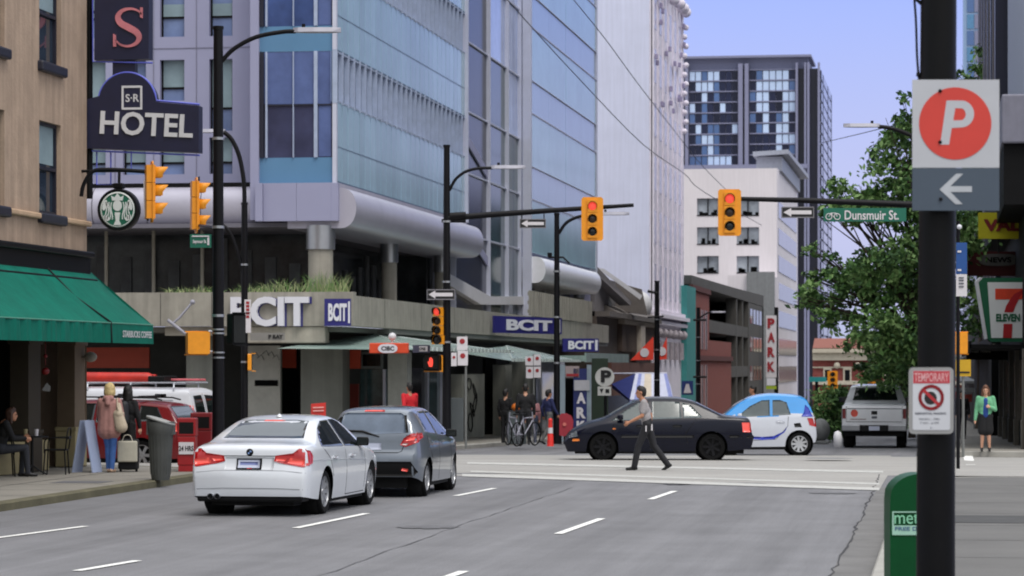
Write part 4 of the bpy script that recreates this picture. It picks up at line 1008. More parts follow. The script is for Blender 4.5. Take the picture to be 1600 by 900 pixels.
f = MB(); f.slab([at(x, y, 150) for x, y in ((1490, 606), (1524, 606), (1524, 690), (1521, 690), (1521, 612), (1490, 612))], (0, .3, 0)); df = f.build('door_frame', mat('pale_frame', (140, 142, 140), .6), rb2)
f = MB(); f.slab([at(x, y, 149.9) for x, y in ((1490, 616), (1519, 616), (1519, 628), (1490, 628))], (0, .1, 0)); f.build('red_panel', mat('dim_red2', (130, 46, 36), .6), rb2)
rb3 = thing('dark_shop_row', 'plain dark row of shops beyond the ribbed building on the right', 'building', (UR, 250, g(250)))
f = MB(); f.box(UR-.1, UR+14, 179, 330, g(330), 15.5); f.build('wall', mat('dark_brown_wall', (34, 33, 36), .7, var=.2, scale=.4, spec=.2), rb3)
for i in range(14):
    f = MB(); v = 183+i*10; f.box(UR-.16, UR-.11, v, v+5, 6, 9); f.build('window', M_dkglass, rb3)
f = MB(); f.box(UR-1.2, UR-.11, 182, 326, 1.0, 1.15); f.build('canopy', mat('canopy_grey', (110, 112, 110)), rb3)
VG = 380.
gt = thing('blue_glass_tower', 'thin pale blue glass tower far behind the parking sign', 'building', pv(1520, 600, VG))
p, q = pv(1505, 0, VG), pv(1534, 0, VG)
f = MB(); f.box(p.x, q.x, VG, VG+12, -8, 75); f.build('core', mat('tower_pale_blue', (132, 156, 190), .2, var=.1, scale=.1), gt)
for i in range(17):
    f = MB(); z = 36+i*2.2; f.box(p.x+.5, p.x+1.4, VG-.1, VG-.01, z, z+1.9, i % 2); f.box(p.x+1.5, p.x+2.0, VG-.15, VG-.01, z, z+1.9, 2); f.build('window_bay', [M_tg[1], mat('tower_teal', (84, 130, 170), .1), M_pier], gt)
# projecting shop signs over the right pavement
def board(name, label, px0, py0, px1, py1, D, m, th=.2, bev=True):
    t = thing(name, label, 'sign', at((px0+px1)/2, py1, D)); f = MB()
    f.slab([at(x, y, D) for x, y in ((px0, py0), (px1, py0), (px1, py1), (px0, py1))], (-ST*th, CT*th, 0)); b_ = f.build('board', m, t); return t, b_
RT, FW = Vector((CT, ST, 0)), Vector((-ST, CT, 0))
t, b_ = board('yellow_shop_sign', 'yellow shop sign with dark red capitals at the right edge', 1530, 332, 1640, 373, 84, mat('sign_yellow', (176, 168, 24), .5, var=.06))
f = MB(); f.text('VALU', at(1576, 352, 83.98), RT, (0, 0, 1), .36, 1.5, .02, bold=.05); f.build('letters', mat('letter_maroon', (110, 24, 24), .5), b_)
f = MB(); f.tube([at(1560, 373, 84.1), at(1560, 395, 84.1)], .03, 6); f.tube([at(1585, 352, 84.25), at(1640, 352, 84.25)], .05, 6); f.build('bracket', M_black, t)
t, b_ = board('red_shop_sign', 'dark red sign with a grey rounded label above the green number sign', 1512, 393, 1600, 431, 88, mat('sign_dark_red', (78, 18, 22), .5, var=.1))
f = MB(); c = at(1560, 406, 87.97); f.slab([c+RT*(.62*math.copysign(abs(math.cos(R(i*18)))**.5, math.cos(R(i*18))))+Vector((0, 0, .19*math.sin(R(i*18)))) for i in range(20)], -FW*.02); l_ = f.build('label', mat('label_grey', (96, 94, 92), .5), b_)
f = MB(); f.text('NEWS', c-FW*.022, RT, (0, 0, 1), .17, .8, .01, bold=.03); f.build('lettering', M_dark, l_)
# number seven sign
t = thing('convenience_store_sign', 'green framed white sign with a big red and orange numeral at the right edge', 'sign', at(1565, 540, 80))
D_ = 80
def tp(pts, d, th): return [at(x, y, D_-d) for x, y in pts], FW*th
trap = [(1529, 441), (1536, 434), (1615, 434), (1624, 441), (1608, 528), (1602, 534), (1548, 534), (1543, 528)]
M_sg = mat('sign_green', (16, 92, 60), .5, var=.06)
f = MB(); P, e = tp(trap, 0, .28); f.slab(P, e); b_ = f.build('cabinet', M_sg, t)
f = MB(); P, e = tp([(1525, 440), (1532, 433), (1536, 434), (1529, 442), (1543, 529), (1540, 530)], .0, .28); f.slab(P, e); f.build('edge', M_white, t)
f = MB(); P, e = tp([(1543, 441), (1613, 441), (1599, 528), (1549, 528)], .012, .01); f.slab(P, e); fa = f.build('face', mat('sign_face', (220, 222, 220), .5, var=0), b_)
f = MB(); P, e = tp([(1555, 451), (1604, 451), (1604, 458), (1596, 468), (1555, 468)], .022, .008); f.slab(P, e); f.build('seven_bar', mat('sign_orange_red', (214, 66, 36), .5), fa)
f = MB()
stem = [(1602, 451), (1594, 463), (1587, 477), (1583, 488)]; st2 = [(1585, 459), (1578, 468), (1572, 478), (1569, 488)]
for i in range(3):
    P, e = tp([stem[i], stem[i+1], st2[i+1], st2[i]], .024, .008); f.slab(P, e)
P, e = tp([(1568, 506), (1582, 506), (1581, 528), (1567, 528)], .024, .008); f.slab(P, e)
build_split(f, 'seven_stem', mat('sign_deep_red', (170, 26, 32), .5), fa)
f = MB(); f.text('ELEVEN', at(1575, 496.5, D_-.026), RT, (0, 0, 1), .22, .68, .006, bold=.045); f.build('lettering', M_sg, fa)
f = MB(); f.tube([at(1580, 440, D_+.2), at(1640, 440, D_+.2)], .05, 6); f.build('bracket', M_black, t)
t, b_ = board('market_sign', 'dark canopy sign with small white lettering below the green number sign', 1511, 538, 1575, 562, 92, M_rdark)
f = MB(); f.text('Market', at(1530, 546, 91.97), RT, (0, 0, 1), .22, .75, .01, bold=.03); f.text('ST', at(1550, 540, 91.97), RT, (0, 0, 1), .12, .2, .01); f.build('lettering', M_concw, b_)
# ------------------------------------------------------------- poles, lamps, signals
ZUP = Vector((0, 0, 1))
def bez(a, b, c, n=8): 
    a, b, c = Vector(a), Vector(b), Vector(c); return [a*(1-t)**2+b*2*t*(1-t)+c*t*t for t in [i/n for i in range(n+1)]]
def crv(pts, n=5): return [Vector(p) for p in cr([tuple(p) for p in pts], n)]
M_lum = mat('luminaire_grey', (150, 150, 162), .5, var=.1)
def lamp_pole(label, foot, ztop, r0, r1, arm, head_dir, name='street_lamp', arm_r=.05):
    """foot: ground point; arm: world points of the arm; head at its end"""
    t = thing(name, label, 'street lamp', foot)
    f = MB(); f.tube([foot, (foot[0], foot[1], foot[2]+.9), (foot[0], foot[1], ztop)], [r0*1.1, r0, r1], 14); f.cyl(foot, r0*1.5, .28, 14); pl = f.build('pole', M_pole, t)
    f = MB(); f.cyl((foot[0], foot[1], ztop+.001), r1*1.15, .06, 12); f.build('cap', M_black, pl)
    f = MB()
    for z in (.35, .55, .75): f.tube([(foot[0], foot[1], foot[2]+(ztop-foot[2])*z), (foot[0], foot[1], foot[2]+(ztop-foot[2])*z+.05)], r0*1.0+.004, 14)
    f.build('band', M_steel, pl)
    if arm:
        f = MB(); f.tube(crv(arm), arm_r, 8); ao = f.build('arm', M_pole, t)
        e = Vector(arm[-1]); d = Vector(head_dir).normalized(); f = MB()
        sd_ = d.cross(ZUP).normalized()
        prof = [(-.05, .03), (.05, .11), (.35, .15), (.7, .13), (.86, .04)]
        vs_ = []
        for s_, w_ in prof: vs_ += [e+d*s_+sd_*w_+ZUP*-.02, e+d*s_+sd_*w_*.6+ZUP*.07, e+d*s_-sd_*w_*.6+ZUP*.07, e+d*s_-sd_*w_+ZUP*-.02]
        fs = [(4*i+j, 4*i+(j+1) % 4, 4*i+4+(j+1) % 4, 4*i+4+j) for i in range(4) for j in range(4)]+[(0, 1, 2, 3), (16, 19, 18, 17)]
        f.add(vs_, fs, 0, False); hd = f.build('lamp_head', M_lum, t)
        f = MB(); q = e+d*.15+ZUP*.07; f.cyl(q, .035, .07, 8); f.build('sensor', M_black, hd)
    return t
def lenses(mb_, c, out, right, r, hood, mi_h):
    pass
M_red = mat('red_lens_lit', (236, 72, 58), .4, var=0, emit=.8); M_off_l = mat('dark_lens', (20, 22, 22), .25, var=0)
M_ambl = mat('amber_dark_lens', (48, 30, 18), .3, var=0)
def signal(name, label, c, out, n=3, r=.10, hw=.18, pitch=.32, plate=True, lit=0, group=None, hood=.2, depth=.2, mplate=None, rs=None):
    """c: centre of the head; out: facing direction"""
    out = Vector(out).normalized(); rt = ZUP.cross(out).normalized(); c = Vector(c)
    H = pitch*n
    t = thing(name, label, 'traffic signal', c-ZUP*(H/2+.1), 0, group)
    f = MB()
    def bx(a0, a1, b0, b1, d0, d1):
        P = [c+rt*a+ZUP*b+out*d0 for a, b in ((a0, b0), (a1, b0), (a1, b1), (a0, b1))]; f.slab(P, out*(d1-d0))
    if plate:
        P = []; a_, b_, q = hw, H/2+.07, .05
        for sx, sy in ((1, 1), (-1, 1), (-1, -1), (1, -1)):
            pr = [(sx*(a_-q), sy*b_), (sx*a_, sy*(b_-q))]; P += pr if sx*sy < 0 else pr[::-1]
        f.slab([c+rt*a+ZUP*b+out*-.03 for a, b in P], out*.02); f.build('backplate', mplate or M_yel, t)
    for i in range(n):
        zc = H/2-pitch*(i+.5); rr = rs[i] if rs else r
        f = MB(); bx(-rr*1.25, rr*1.25, zc-pitch/2+.006, zc+pitch/2-.006, -depth, .03); ho = f.build('housing', M_yel, t)
        Mx = Matrix.Translation(c+ZUP*zc+out*.03) @ out.to_track_quat('Z', 'Y').to_matrix().to_4x4()
        f = MB(); f.lathe([(rr, .002), (rr*.8, .018), (rr*.4, .028), (.001, .031)], 20, Mx); f.build('lens', (M_red if i == lit else (M_ambl if i == 1 else M_off_l)), ho)
        f = MB(); m_ = 20; vs_ = []
        for k in range(m_+1):
            a = R(-30+240*k/m_); p = rt*math.cos(a)*rr*1.08+ZUP*math.sin(a)*rr*1.08
            ln = hood*(.55+.45*max(0, math.sin(a)))
            b = c+ZUP*zc+out*.03+p; vs_ += [b, b+out*ln, b+out*ln+p*.06, b+p*.06]
        f.add(vs_, [(4*k+j, 4*k+(j+1) % 4, 4*k+4+(j+1) % 4, 4*k+4+j) for k in range(m_) for j in range(4)], 0, True); f.build('visor', [M_yel] if hood > .15 else [M_black], ho)
    return t
BK = -FW  # towards the camera
# near left big pole
p1 = pg(341, 762, .13)
P1 = Vector((-14.6, 51.9, .13)); D1 = P1.y*CT-P1.x*ST
def near(px, py, P): return at(px, py, P.y*CT-P.x*ST)
q = near(341, 50, P1); P1 = Vector((q.x, q.y, .13))
lp1 = lamp_pole('tall black lamp post on the near left corner carrying an orange walk signal', P1, near(341, 46, P1).z, .115, .09, [near(346, 96, P1), near(366, 76, P1), near(400, 58, P1), near(440, 50, P1), near(462, 49, P1)], RT+FW*.0, arm_r=.045)
# walk signal boxes on it
def walkbox(label, c, out, w=.42, h=.42, d=.3, hand=False, mshell=None, name='walk_signal', group=None):
    out = Vector(out).normalized(); rt = ZUP.cross(out).normalized(); c = Vector(c); t = thing(name, label, 'walk signal', c-ZUP*h/2, 0, group)
    f = MB(); f.slab([c+rt*a*w/2+ZUP*b*h/2-out*d/2 for a, b in ((-1, -.9), (-.9, -1), (.9, -1), (1, -.9), (1, .9), (.9, 1), (-.9, 1), (-1, .9))], out*d); sh = f.build('housing', mshell or M_yel, t)
    f = MB(); f.slab([c+rt*a*w*.43+ZUP*b*h*.43+out*(d/2+.002) for a, b in ((-1, -1), (1, -1), (1, 1), (-1, 1))], out*.02); sc = f.build('screen', M_off_l, sh)
    f = MB()
    for z in (-1, 1): f.slab([c+rt*a*w*.52+ZUP*z*h*.5+out*(d/2) for a in (-1, 1)]+[c+rt*a*w*.52+ZUP*z*h*.5+out*(d/2+min(.2, h*.25)) for a in (1, -1)], ZUP*.02*z)
    f.build('hood', mshell or M_yel, sh)
    if hand:
        f = MB(); cc = c+out*(d/2+.024)-rt*w*.0; s_ = h
        pol = [(-.10, -.28), (.10, -.28), (.14, -.02), (.13, .2), (.08, .22), (.06, .3), (.01, .3), (-.02, .28), (-.06, .3), (-.1, .2), (-.12, .02), (-.2, .06), (-.2, 0)]
        f.slab([cc+rt*x*s_+ZUP*y*s_ for x, y in pol], out*.008); f.build('hand_symbol', M_red, sc)
    return t
walkbox('orange walk signal box seen from the back on the tall near left lamp post', near(309, 536, P1), (-RT*.25+FW), .42, .42, .36)
walkbox('dark walk signal with orange hood on the right of the near left lamp post', near(366, 514, P1)+FW*.4, BK+RT*.75, .30, .60, .2, mshell=M_black)
f = MB(); 
for y in (518, 550): f.tube([near(326, y, P1), near(341, y, P1)], .03, 6)
for y in (516, 522, 552, 560): f.tube([near(341, y, P1), near(341, y, P1)+ZUP*.03], .125, 14)
build_split(f, 'signal_bracket', M_steel, lp1)
# thin second post with curved arm
q = at(382, 690, 60); P2 = Vector((q.x, q.y, .004))
P2 = at(382, 571, 74); P2.z = g(P2.y)+.13
lp2 = lamp_pole('thin dark lamp post with drooping arm right behind the tall near left post', P2, near(382, 320, P2).z, .095, .08, [near(382, 322, P2), near(381, 285, P2), near(374, 245, P2), near(362, 218, P2), near(349, 206, P2)], -RT, arm_r=.06)
f = MB(); f.tube(crv([near(349, 352, P2), near(361, 366, P2), near(372, 395, P2), near(380, 430, P2)]), .045, 8); solo('cable_arm', f, M_pole, 'curved dark brace running from the near left post to the thin lamp post', 'brace', near(365, 380, P2))
def plate(name, label, px0, py0, px1, py1, D, m, cat='sign', th=.03, out=None, group=None, rim=None):
    t = thing(name, label, cat, at((px0+px1)/2, py1, D), 0, group); f = MB()
    f.slab([at(x, y, D) for x, y in ((px0, py0), (px1, py0), (px1, py1), (px0, py1))], FW*th); b_ = f.build('plate', m, t)
    return t, b_
M_sw = mat('sign_white', (206, 202, 206)); M_sr = mat('sign_red', (150, 32, 40)); M_sb = mat('sign_black', (18, 18, 20), .5, var=.05)
M_stg = mat('street_sign_green', (10, 96, 76), .5, var=.06)
D2 = P2.y*CT-P2.x*ST
t, b_ = plate('street_name_sign', 'small green street sign below the two side facing signals, left of the tall black post', 297, 366, 330, 387, D1-.2, M_stg)
f = MB(); f.slab([at(x, y, D1-.21) for x, y in ((300, 368), (327, 368), (327, 370), (300, 370))], -FW*.006); f.slab([at(x, y, D1-.21) for x, y in ((324, 371), (327, 371), (327, 383), (324, 383))], -FW*.006); f.text('Seymour St.', at(312, 378, D1-.205), RT, ZUP, .085, .26, .006, bold=.03); f.build('lettering', M_sw, b_)
t, b_ = plate('narrow_notice', 'narrow white and red notice strapped to the thin lamp post', 382, 468, 392, 520, D2-.15, M_sw)
f = MB()
for i in range(5): f.slab([at(x, y, D2-.152) for x, y in ((384.5, 471+i*5.5), (389.5, 471+i*5.5), (389.5, 475+i*5.5), (384.5, 475+i*5.5))], -FW*.006)
f.build('marking', M_sr, b_)
walkbox('small orange edged walk signal on the thin lamp post', at(390, 566, D2-.1), RT*1+FW*.1, .20, .44, .10)
t, b_ = plate('rounded_wall_sign', 'grey rounded sign with dark markings on the concrete below the large white letters', 391, 520, 445, 532, 76.9, mat('sign_grey', (128, 126, 122), .6))
f = MB(); f.text('P RAY', at(431, 526, 76.88), RT, ZUP, .11, .4, .006, bold=.05); f.build('lettering', M_sb, b_)
# side facing signals on the near left
sL = signal('traffic_signal', 'nearest yellow traffic signal seen from the side, left of its twin', at(239, 300, 54), RT*1+FW*.35+BK*.1, 3, .125, .2, .345, True, 9, 'yellow traffic signals', hood=.26, depth=.14)
f = MB(); A = at(127, 307, 54.2); f.tube(crv([A, at(131, 288, 54.2), at(145, 268, 54.2), at(172, 265, 54.2), at(226, 268, 54.2)]), .04, 8); f.tube([at(231, 262, 54.1), at(231, 345, 54.1)], .022, 6); f.build('arm', M_pole, sL)
f = MB(); f.slab([at(x, y, 54.05) for x, y in ((224, 282), (229, 278), (229, 338), (225, 340))], FW*.02); f.build('reflector_strip', M_sw, sL)
sR = signal('traffic_signal', 'yellow traffic signal seen from the side beside the tall black lamp post', at(308, 321, 56.5), RT*1+FW*.35+BK*.1, 3, .115, .18, .325, True, 9, 'yellow traffic signals', hood=.24, depth=.12)
f = MB(); f.tube([at(310, 352, 56.6), at(336, 356, D1)], .03, 6); f.tube([at(311, 283, 56.6), at(311, 276, 56.6)], .02, 6); f.build('arm', M_pole, sR)
# far left corner pole with mast arm
P3 = at(698, 571, 74.0); P3.z = g(P3.y)+.13; n3 = lambda x, y, dd=0.: at(x, y, 74.0+dd)
lp3 = lamp_pole('dark lamp post on the far left corner carrying the mast arm and red signals', P3, n3(698, 230).z, .115, .08, [n3(702, 298), n3(712, 280), n3(728, 268), n3(748, 263), n3(770, 262.5)], RT, arm_r=.04)
ma = thing('signal_mast_arm', 'long dark mast arm reaching right from the far left corner post', 'mast arm', n3(700, 345))
f = MB(); f.tube([n3(698, 341), n3(760, 336), n3(860, 329), n3(990, 320.5)], [.085, .08, .07, .05], 10); f.tube([n3(690, 345), n3(728, 345)], .05, 8); f.build('arm', M_pole, ma); f = MB(); f.tube([n3(703, 338), n3(728, 336.5)], .1, 10); f.build('collar', M_pole, ma)
signal('traffic_signal', 'yellow traffic signal with lit red on the mast arm from the left', n3(925.5, 342, -.15), BK, 3, .108, .285, .335, True, 0, 'yellow traffic signals', hood=.1, depth=.15)
P4x = at(1452, 571, 70.0)
lp4 = lamp_pole('dark lamp post mostly hidden behind the parking sign with lamp over the street', Vector((P4x.x, P4x.y, g(P4x.y)+.13)), at(1452, 150, 70).z, .12, .09, [at(1452, 235, 70), at(1440, 222, 70), at(1422, 211, 70), at(1395, 201, 70), at(1372, 197.5, 70)], -RT)
ma2 = thing('signal_mast_arm', 'long dark mast arm reaching left from behind the parking sign', 'mast arm', at(1452, 322, 70))
f = MB(); f.tube([at(1452, 321, 70), at(1380, 318, 70), at(1250, 313, 70), at(1130, 310, 70)], [.09, .08, .07, .05], 10); f.build('arm', M_pole, ma2)
signal('traffic_signal', 'yellow traffic signal with lit red on the mast arm from the right', at(1140, 332, 69.85), BK, 3, .112, .285, .34, True, 0, 'yellow traffic signals', hood=.1, depth=.15)
# one-way signs
def oneway(label, x0, y0, x1, y1, D):
    t, b_ = plate('one_way_sign', label, x0, y0, x1, y1, D, M_sb, group='one way arrow signs'); w_, h_ = x1-x0, y1-y0
    f = MB(); ar = [(.06, .5), (.30, .12), (.30, .33), (.92, .33), (.92, .67), (.30, .67), (.30, .88)]
    f.slab([at(x0+a*w_, y0+(1-b)*h_, D-.004) for a, b in ar], -FW*.006); f.build('arrow', M_sw, b_)
    f = MB()
    for a, b, c, d in ((0, 1, 0, .09), (0, 1, .91, 1), (0, .025, .1, .9), (.975, 1, .1, .9)): f.slab([at(x0+p*w_, y0+q*h_, D-.003) for p, q in ((a, c), (b, c), (b, d), (a, d))], -FW*.004)
    f.build('border', mat('sign_rim_grey', (120, 118, 124), .6), b_)
    return t
oneway('black one way arrow sign hanging from the left mast arm', 812, 342, 853, 356.5, 73.85)
oneway('black one way arrow sign on the far left corner post above the signal', 667, 452, 711, 468.5, 73.8)
oneway('black one way arrow sign under the right mast arm beside the street name', 1221, 323, 1272, 340.5, 69.85)
f = MB(); f.tube([n3(815, 333), n3(815, 343)], .015, 5); f.tube([n3(850, 331), n3(850, 343)], .015, 5); solo('sign_hanger', f, M_pole, 'thin straps holding the arrow sign under the left mast arm', 'bracket', n3(832, 343))
t, b_ = plate('street_name_sign', 'wide green sign with a bicycle reading Dunsmuir St. under the right mast arm', 1287, 325, 1416, 346, 69.8, M_stg)
f = MB(); f.text('Dunsmuir St.', at(1362, 336, 69.795), RT, ZUP, .235, 1.34, .008, bold=.012)
for xx in (1295, 1308):
    c = at(xx, 338.5, 69.79); f.tube([c+RT*.075*math.cos(R(a))+ZUP*.075*math.sin(R(a)) for a in range(0, 361, 30)], .012, 5)
f.tube([at(1295, 338.5, 69.79), at(1299, 333, 69.79), at(1306, 333, 69.79), at(1308, 338.5, 69.79)], .011, 5); f.tube([at(1299, 333, 69.79), at(1302, 339, 69.79), at(1306, 333, 69.79)], .011, 5); f.build('lettering', M_sw, b_)
# side signal and walk signal on the far left post
s5 = signal('traffic_signal', 'narrow yellow signal with lit red and dark lower lens on the far left corner post', n3(683.5, 509, -.1), BK-RT*.55, 4, .10, .2, .245, False, 0, 'yellow traffic signals', hood=.14, depth=.24, rs=[.1, .1, .1, .125])
f = MB()
for y in (484, 536): f.tube([n3(686, y), n3(698, y)], .03, 6)
f.build('arm', M_yel, s5)
wk5 = walkbox('walk signal showing a red hand on the far left corner post', n3(676, 566, -.1), BK-RT*.25, .42, .42, .3, hand=True, mshell=M_black)
f = MB()
for y in (555, 579): f.slab([n3(662, y, -.1), n3(692, y, -.1), n3(692, y+2, -.1), n3(662, y+2, -.1)], FW*.2)
f.slab([n3(690, 555, -.1), n3(692, 555, -.1), n3(692, 579, -.1), n3(690, 579, -.1)], FW*.2)
f.build('mounting_frame', M_yel, wk5)
t, b_ = plate('arrow_sign', 'dark arrow sign with pale markings beside the red hand signal', 645, 539, 672, 551, 74.4, mat('sign_slate', (60, 60, 80), .5))
f = MB(); f.slab([at(x, y, 74.39) for x, y in ((655, 541), (668, 541), (668, 549), (655, 549))], -FW*.006); f.text('ONE', at(660, 545, 74.38), RT, ZUP, .09, .16, .006, bold=.04, mi=1); f.build('marking', [M_sw, M_sb], b_)
# parking rule plates
def rules(label, plates, px, y0, y1, D):
    P = at(px, 571, D); zf = g(P.y)+.13
    t = thing('parking_rule_sign', label, 'sign', (P.x, P.y, zf), 0, 'white parking rule signs'); f = MB(); f.tube([(P.x, P.y, zf), at(px, y0, D)], .03, 8); f.build('post', mat('galvanised', (120, 122, 120), .5, metal=.4), t)
    for x0, y0_, x1, y1_ in plates:
        f = MB(); f.slab([at(x, y, D-.05) for x, y in ((x0, y0_), (x1, y0_), (x1, y1_), (x0, y1_))], FW*.012); b_ = f.build('plate', M_sw, t)
        f = MB(); cx_, cy_ = (x0+x1)/2, y0_+(y1_-y0_)*.35; r_ = min(x1-x0, y1_-y0_)*.26
        f.slab([at(cx_+r_*math.cos(R(a)), cy_+r_*math.sin(R(a)), D-.054) for a in range(0, 360, 30)], -FW*.005); f.build('symbol', M_sr, b_)
rules('cluster of three white parking rule plates right of the corner post', ((714, 526, 730.5, 547), (715, 548, 731, 571), (705, 551, 713.6, 572)), 728, 524, 690, 73.6)
rules('block of four white parking rule plates left of the slim lamp post', ((821, 557, 833, 571), (834, 554, 845, 571), (822, 573, 833, 591), (834, 573, 845, 590)), 834, 553, 690, 88)
f = MB(); c = n3(718, 640, .3); f.slab([n3(x, y, .3) for x, y in ((692, 622), (724, 622), (724, 690), (692, 690))], FW*.4)
solo('utility_box', f, mat('utility_grey', (78, 84, 86), .6, var=.1, streak=.15), 'grey utility cabinet at the foot of the far left corner post', 'cabinet', n3(708, 690, .3))
# slim posts along the far pavement
def slim(label, px, ytop, D, arm, r=.10):
    P = at(px, 571, D); P.z = g(P.y)+.13
    return lamp_pole(label, P, at(px, ytop, D).z, r, r*.75, [at(x, y, D) for x, y in arm], RT)
slim('slim dark lamp post in front of the lowest blue college sign', 870, 336, 84, [(873, 365), (884, 349), (900, 340), (920, 336), (938, 335)])
f = MB(); f.tube([at(857, 402, 84), at(880, 402, 84), at(890, 412, 84)], .03, 6); f.box(at(859, 402, 84).x-.06, at(859, 402, 84).x+.06, at(859, 402, 84).y-.06, at(859, 402, 84).y+.06, at(859, 402, 84).z, at(859, 395, 84).z)
solo('wire_bracket', f, M_pole, 'small cross bar clamped to the slim lamp post', 'bracket', at(870, 404, 84))
lpf = slim('slim dark lamp post carrying the red pennants', 1026.5, 441, 118, [], .13)
lpx = slim('slim dark post with two cross bars before the red brick building', 1091, 482, 175, [(1091, 500), (1097, 494), (1106, 489), (1112, 488)], .16)
f = MB()
for y in (589, 500): f.tube([at(1083, y, 174.8), at(1104, y, 174.8)], .07, 6)
build_split(f, 'cross_bar', M_pole, lpx)
f = MB(); f.tube([at(1012, 496, 117.8), at(1037, 494, 117.8)], .035, 6); f.tube([at(1012, 455, 117.8), at(1027, 458, 117.8)], .06, 6)
build_split(f, 'cross_bar', M_pole, lpf)
M_flag = mat('pennant_red', (226, 62, 40), .7, var=.08)
for lab, T, c_ in (('large red triangular pennant with a white disc, left of the lamp post', ((985, 563), (1021, 526), (1021, 562)), (1007, 551)), ('smaller red triangular pennant with a white disc, right of the lamp post', ((1031, 551), (1042, 527), (1042, 561), (1031, 562)), (1034, 549))):
    f = MB(); f.slab([at(x, y, 117.6) for x, y in T], FW*.03); t = solo('pennant', f, M_flag, lab, 'flag', at(1026, 562, 117.6), 'red pennants')
    f = MB(); r_ = 7
    pts_ = [(c_[0]+r_*math.cos(R(a)), c_[1]+r_*math.sin(R(a))) for a in range(0, 360, 24)]; pts_ = [(max(x, 1031.5) if 'smaller' in lab else x, y) for x, y in pts_]
    f.slab([at(x, y, 117.59) for x, y in pts_], -FW*.02); f.build('disc', M_sw, t)
# blue store front with vertical letters, P sign, crossing sign
D_ = 92
t, b_ = plate('blue_park_sign', 'tall dark blue panel with white letters A R K facing the street', 896, 576, 921, 668, D_, mat('panel_blue', (22, 34, 92), .5, var=.08), th=.25)
f = MB()
for ch, y in (('A', 622), ('R', 645), ('K', 666)): f.text(ch, at(908, y, D_-.002), RT, ZUP, .36, .30, .02, bold=.05)
f.build('letters', M_sw, b_)
f = MB(); f.slab([at(x, y, D_-.01) for x, y in ((897, 594), (921, 594), (921, 610), (897, 610))], -FW*.03); f.build('label', mat('label_pale', (170, 170, 176), .5), b_)
f = MB(); f.slab([at(x, y, D_) for x, y in ((917, 570), (924, 570), (924, 690), (917, 690))], FW*.3); f.slab([at(x, y, D_) for x, y in ((875, 570), (883, 570), (883, 690), (875, 690))], FW*.3); f.build('frame', mat('pale_blue_frame', (132, 146, 156), .5), t)
f = MB(); f.slab([at(x, y, D_) for x, y in ((883.5, 572), (905, 572), (905, 590), (883.5, 590))], FW*.1); f.slab([at(x, y, D_-.01) for x, y in ((885, 584), (904, 584), (904, 588), (885, 588))], -FW*.01, 1); f.build('notice', [mat('notice_grey', (150, 136, 136), .6), M_sr], t)
f = MB(); f.slab([at(x, y, D_+.5) for x, y in ((883, 592), (897, 592), (897, 690), (883, 690))], FW*.1); f.build('doorway', M_dark, t)
D_ = 96
P = at(946, 571, D_); zf = g(P.y)+.13
t = thing('parking_sign', 'round white sign with a dark letter P on a post', 'sign', (P.x, P.y, zf))
f = MB(); f.tube([(P.x, P.y, zf), at(946, 575, D_)], .05, 8); f.build('post', M_pole, t)
f = MB(); f.slab([at(945+15*math.cos(R(a)), 589+15*math.sin(R(a)), D_-.06) for a in range(0, 360, 15)], FW*.05); dk = f.build('disc', mat('disc_white', (196, 196, 192), .5), t)
f = MB(); f.text('P', at(947, 588, D_-.062), RT, ZUP, .42, .36, .02, bold=.05); f.build('letter', M_sb, dk)
f = MB(); f.slab([at(x, y, D_-.06) for x, y in ((934, 604), (955, 604), (955, 618), (934, 618))], FW*.05); pl = f.build('plate', mat('disc_white', (196, 196, 192)), t)
f = MB(); f.slab([at(x, y, D_-.064) for x, y in ((937, 608), (943, 607), (940, 615))], -FW*.01); f.slab([at(x, y, D_-.064) for x, y in ((946, 608), (952, 608), (952, 614), (946, 614))], -FW*.01); f.build('marking', M_sb, pl)
f = MB(); f.slab([at(x, y, 98) for x, y in ((925, 560), (950, 560), (950, 690), (925, 690))], FW*.3); solo('green_shutter', f, mat('dark_green_shutter', (34, 50, 36), .7, var=.15), 'dark green shutter wall behind the round P sign', 'shutter', at(940, 690, 98))
t, b_ = plate('crossing_sign', 'small blue square sign with a white walking triangle', 1065, 595, 1083, 617, 160, mat('crossing_blue', (32, 50, 110), .5))
f = MB(); f.slab([at(x, y, 159.98) for x, y in ((1068, 614), (1072, 600), (1076, 600), (1080, 614))], -FW*.02); f.build('symbol', M_sw, b_)
# distant street furniture at the end of the street
for lab, px in (('small far yellow signal before the brick station, left one', 1301), ('small far yellow signal before the brick station above the pickup roof', 1361)):
    t = signal('traffic_signal', lab, at(px, 594, 250), BK, 3, .2, .45, .5, True, 9, 'distant yellow signals', hood=.1)
    P = at(px, 571, 250.5); f = MB(); f.tube([(P.x, P.y, g(P.y)), (P.x, P.y, at(px, 586, 250).z)], .1, 6); f.build('post', M_pole, t)
t, b_ = plate('street_name_sign', 'tiny turquoise street sign on a distant post', 1264, 589, 1291, 596.5, 200, mat('far_sign_teal', (40, 150, 150), .5)); P = at(1276, 571, 200.2); f = MB(); f.tube([(P.x, P.y, g(P.y)), at(1276, 592, 200.2)], .12, 6); f.build('post', M_pole, t)
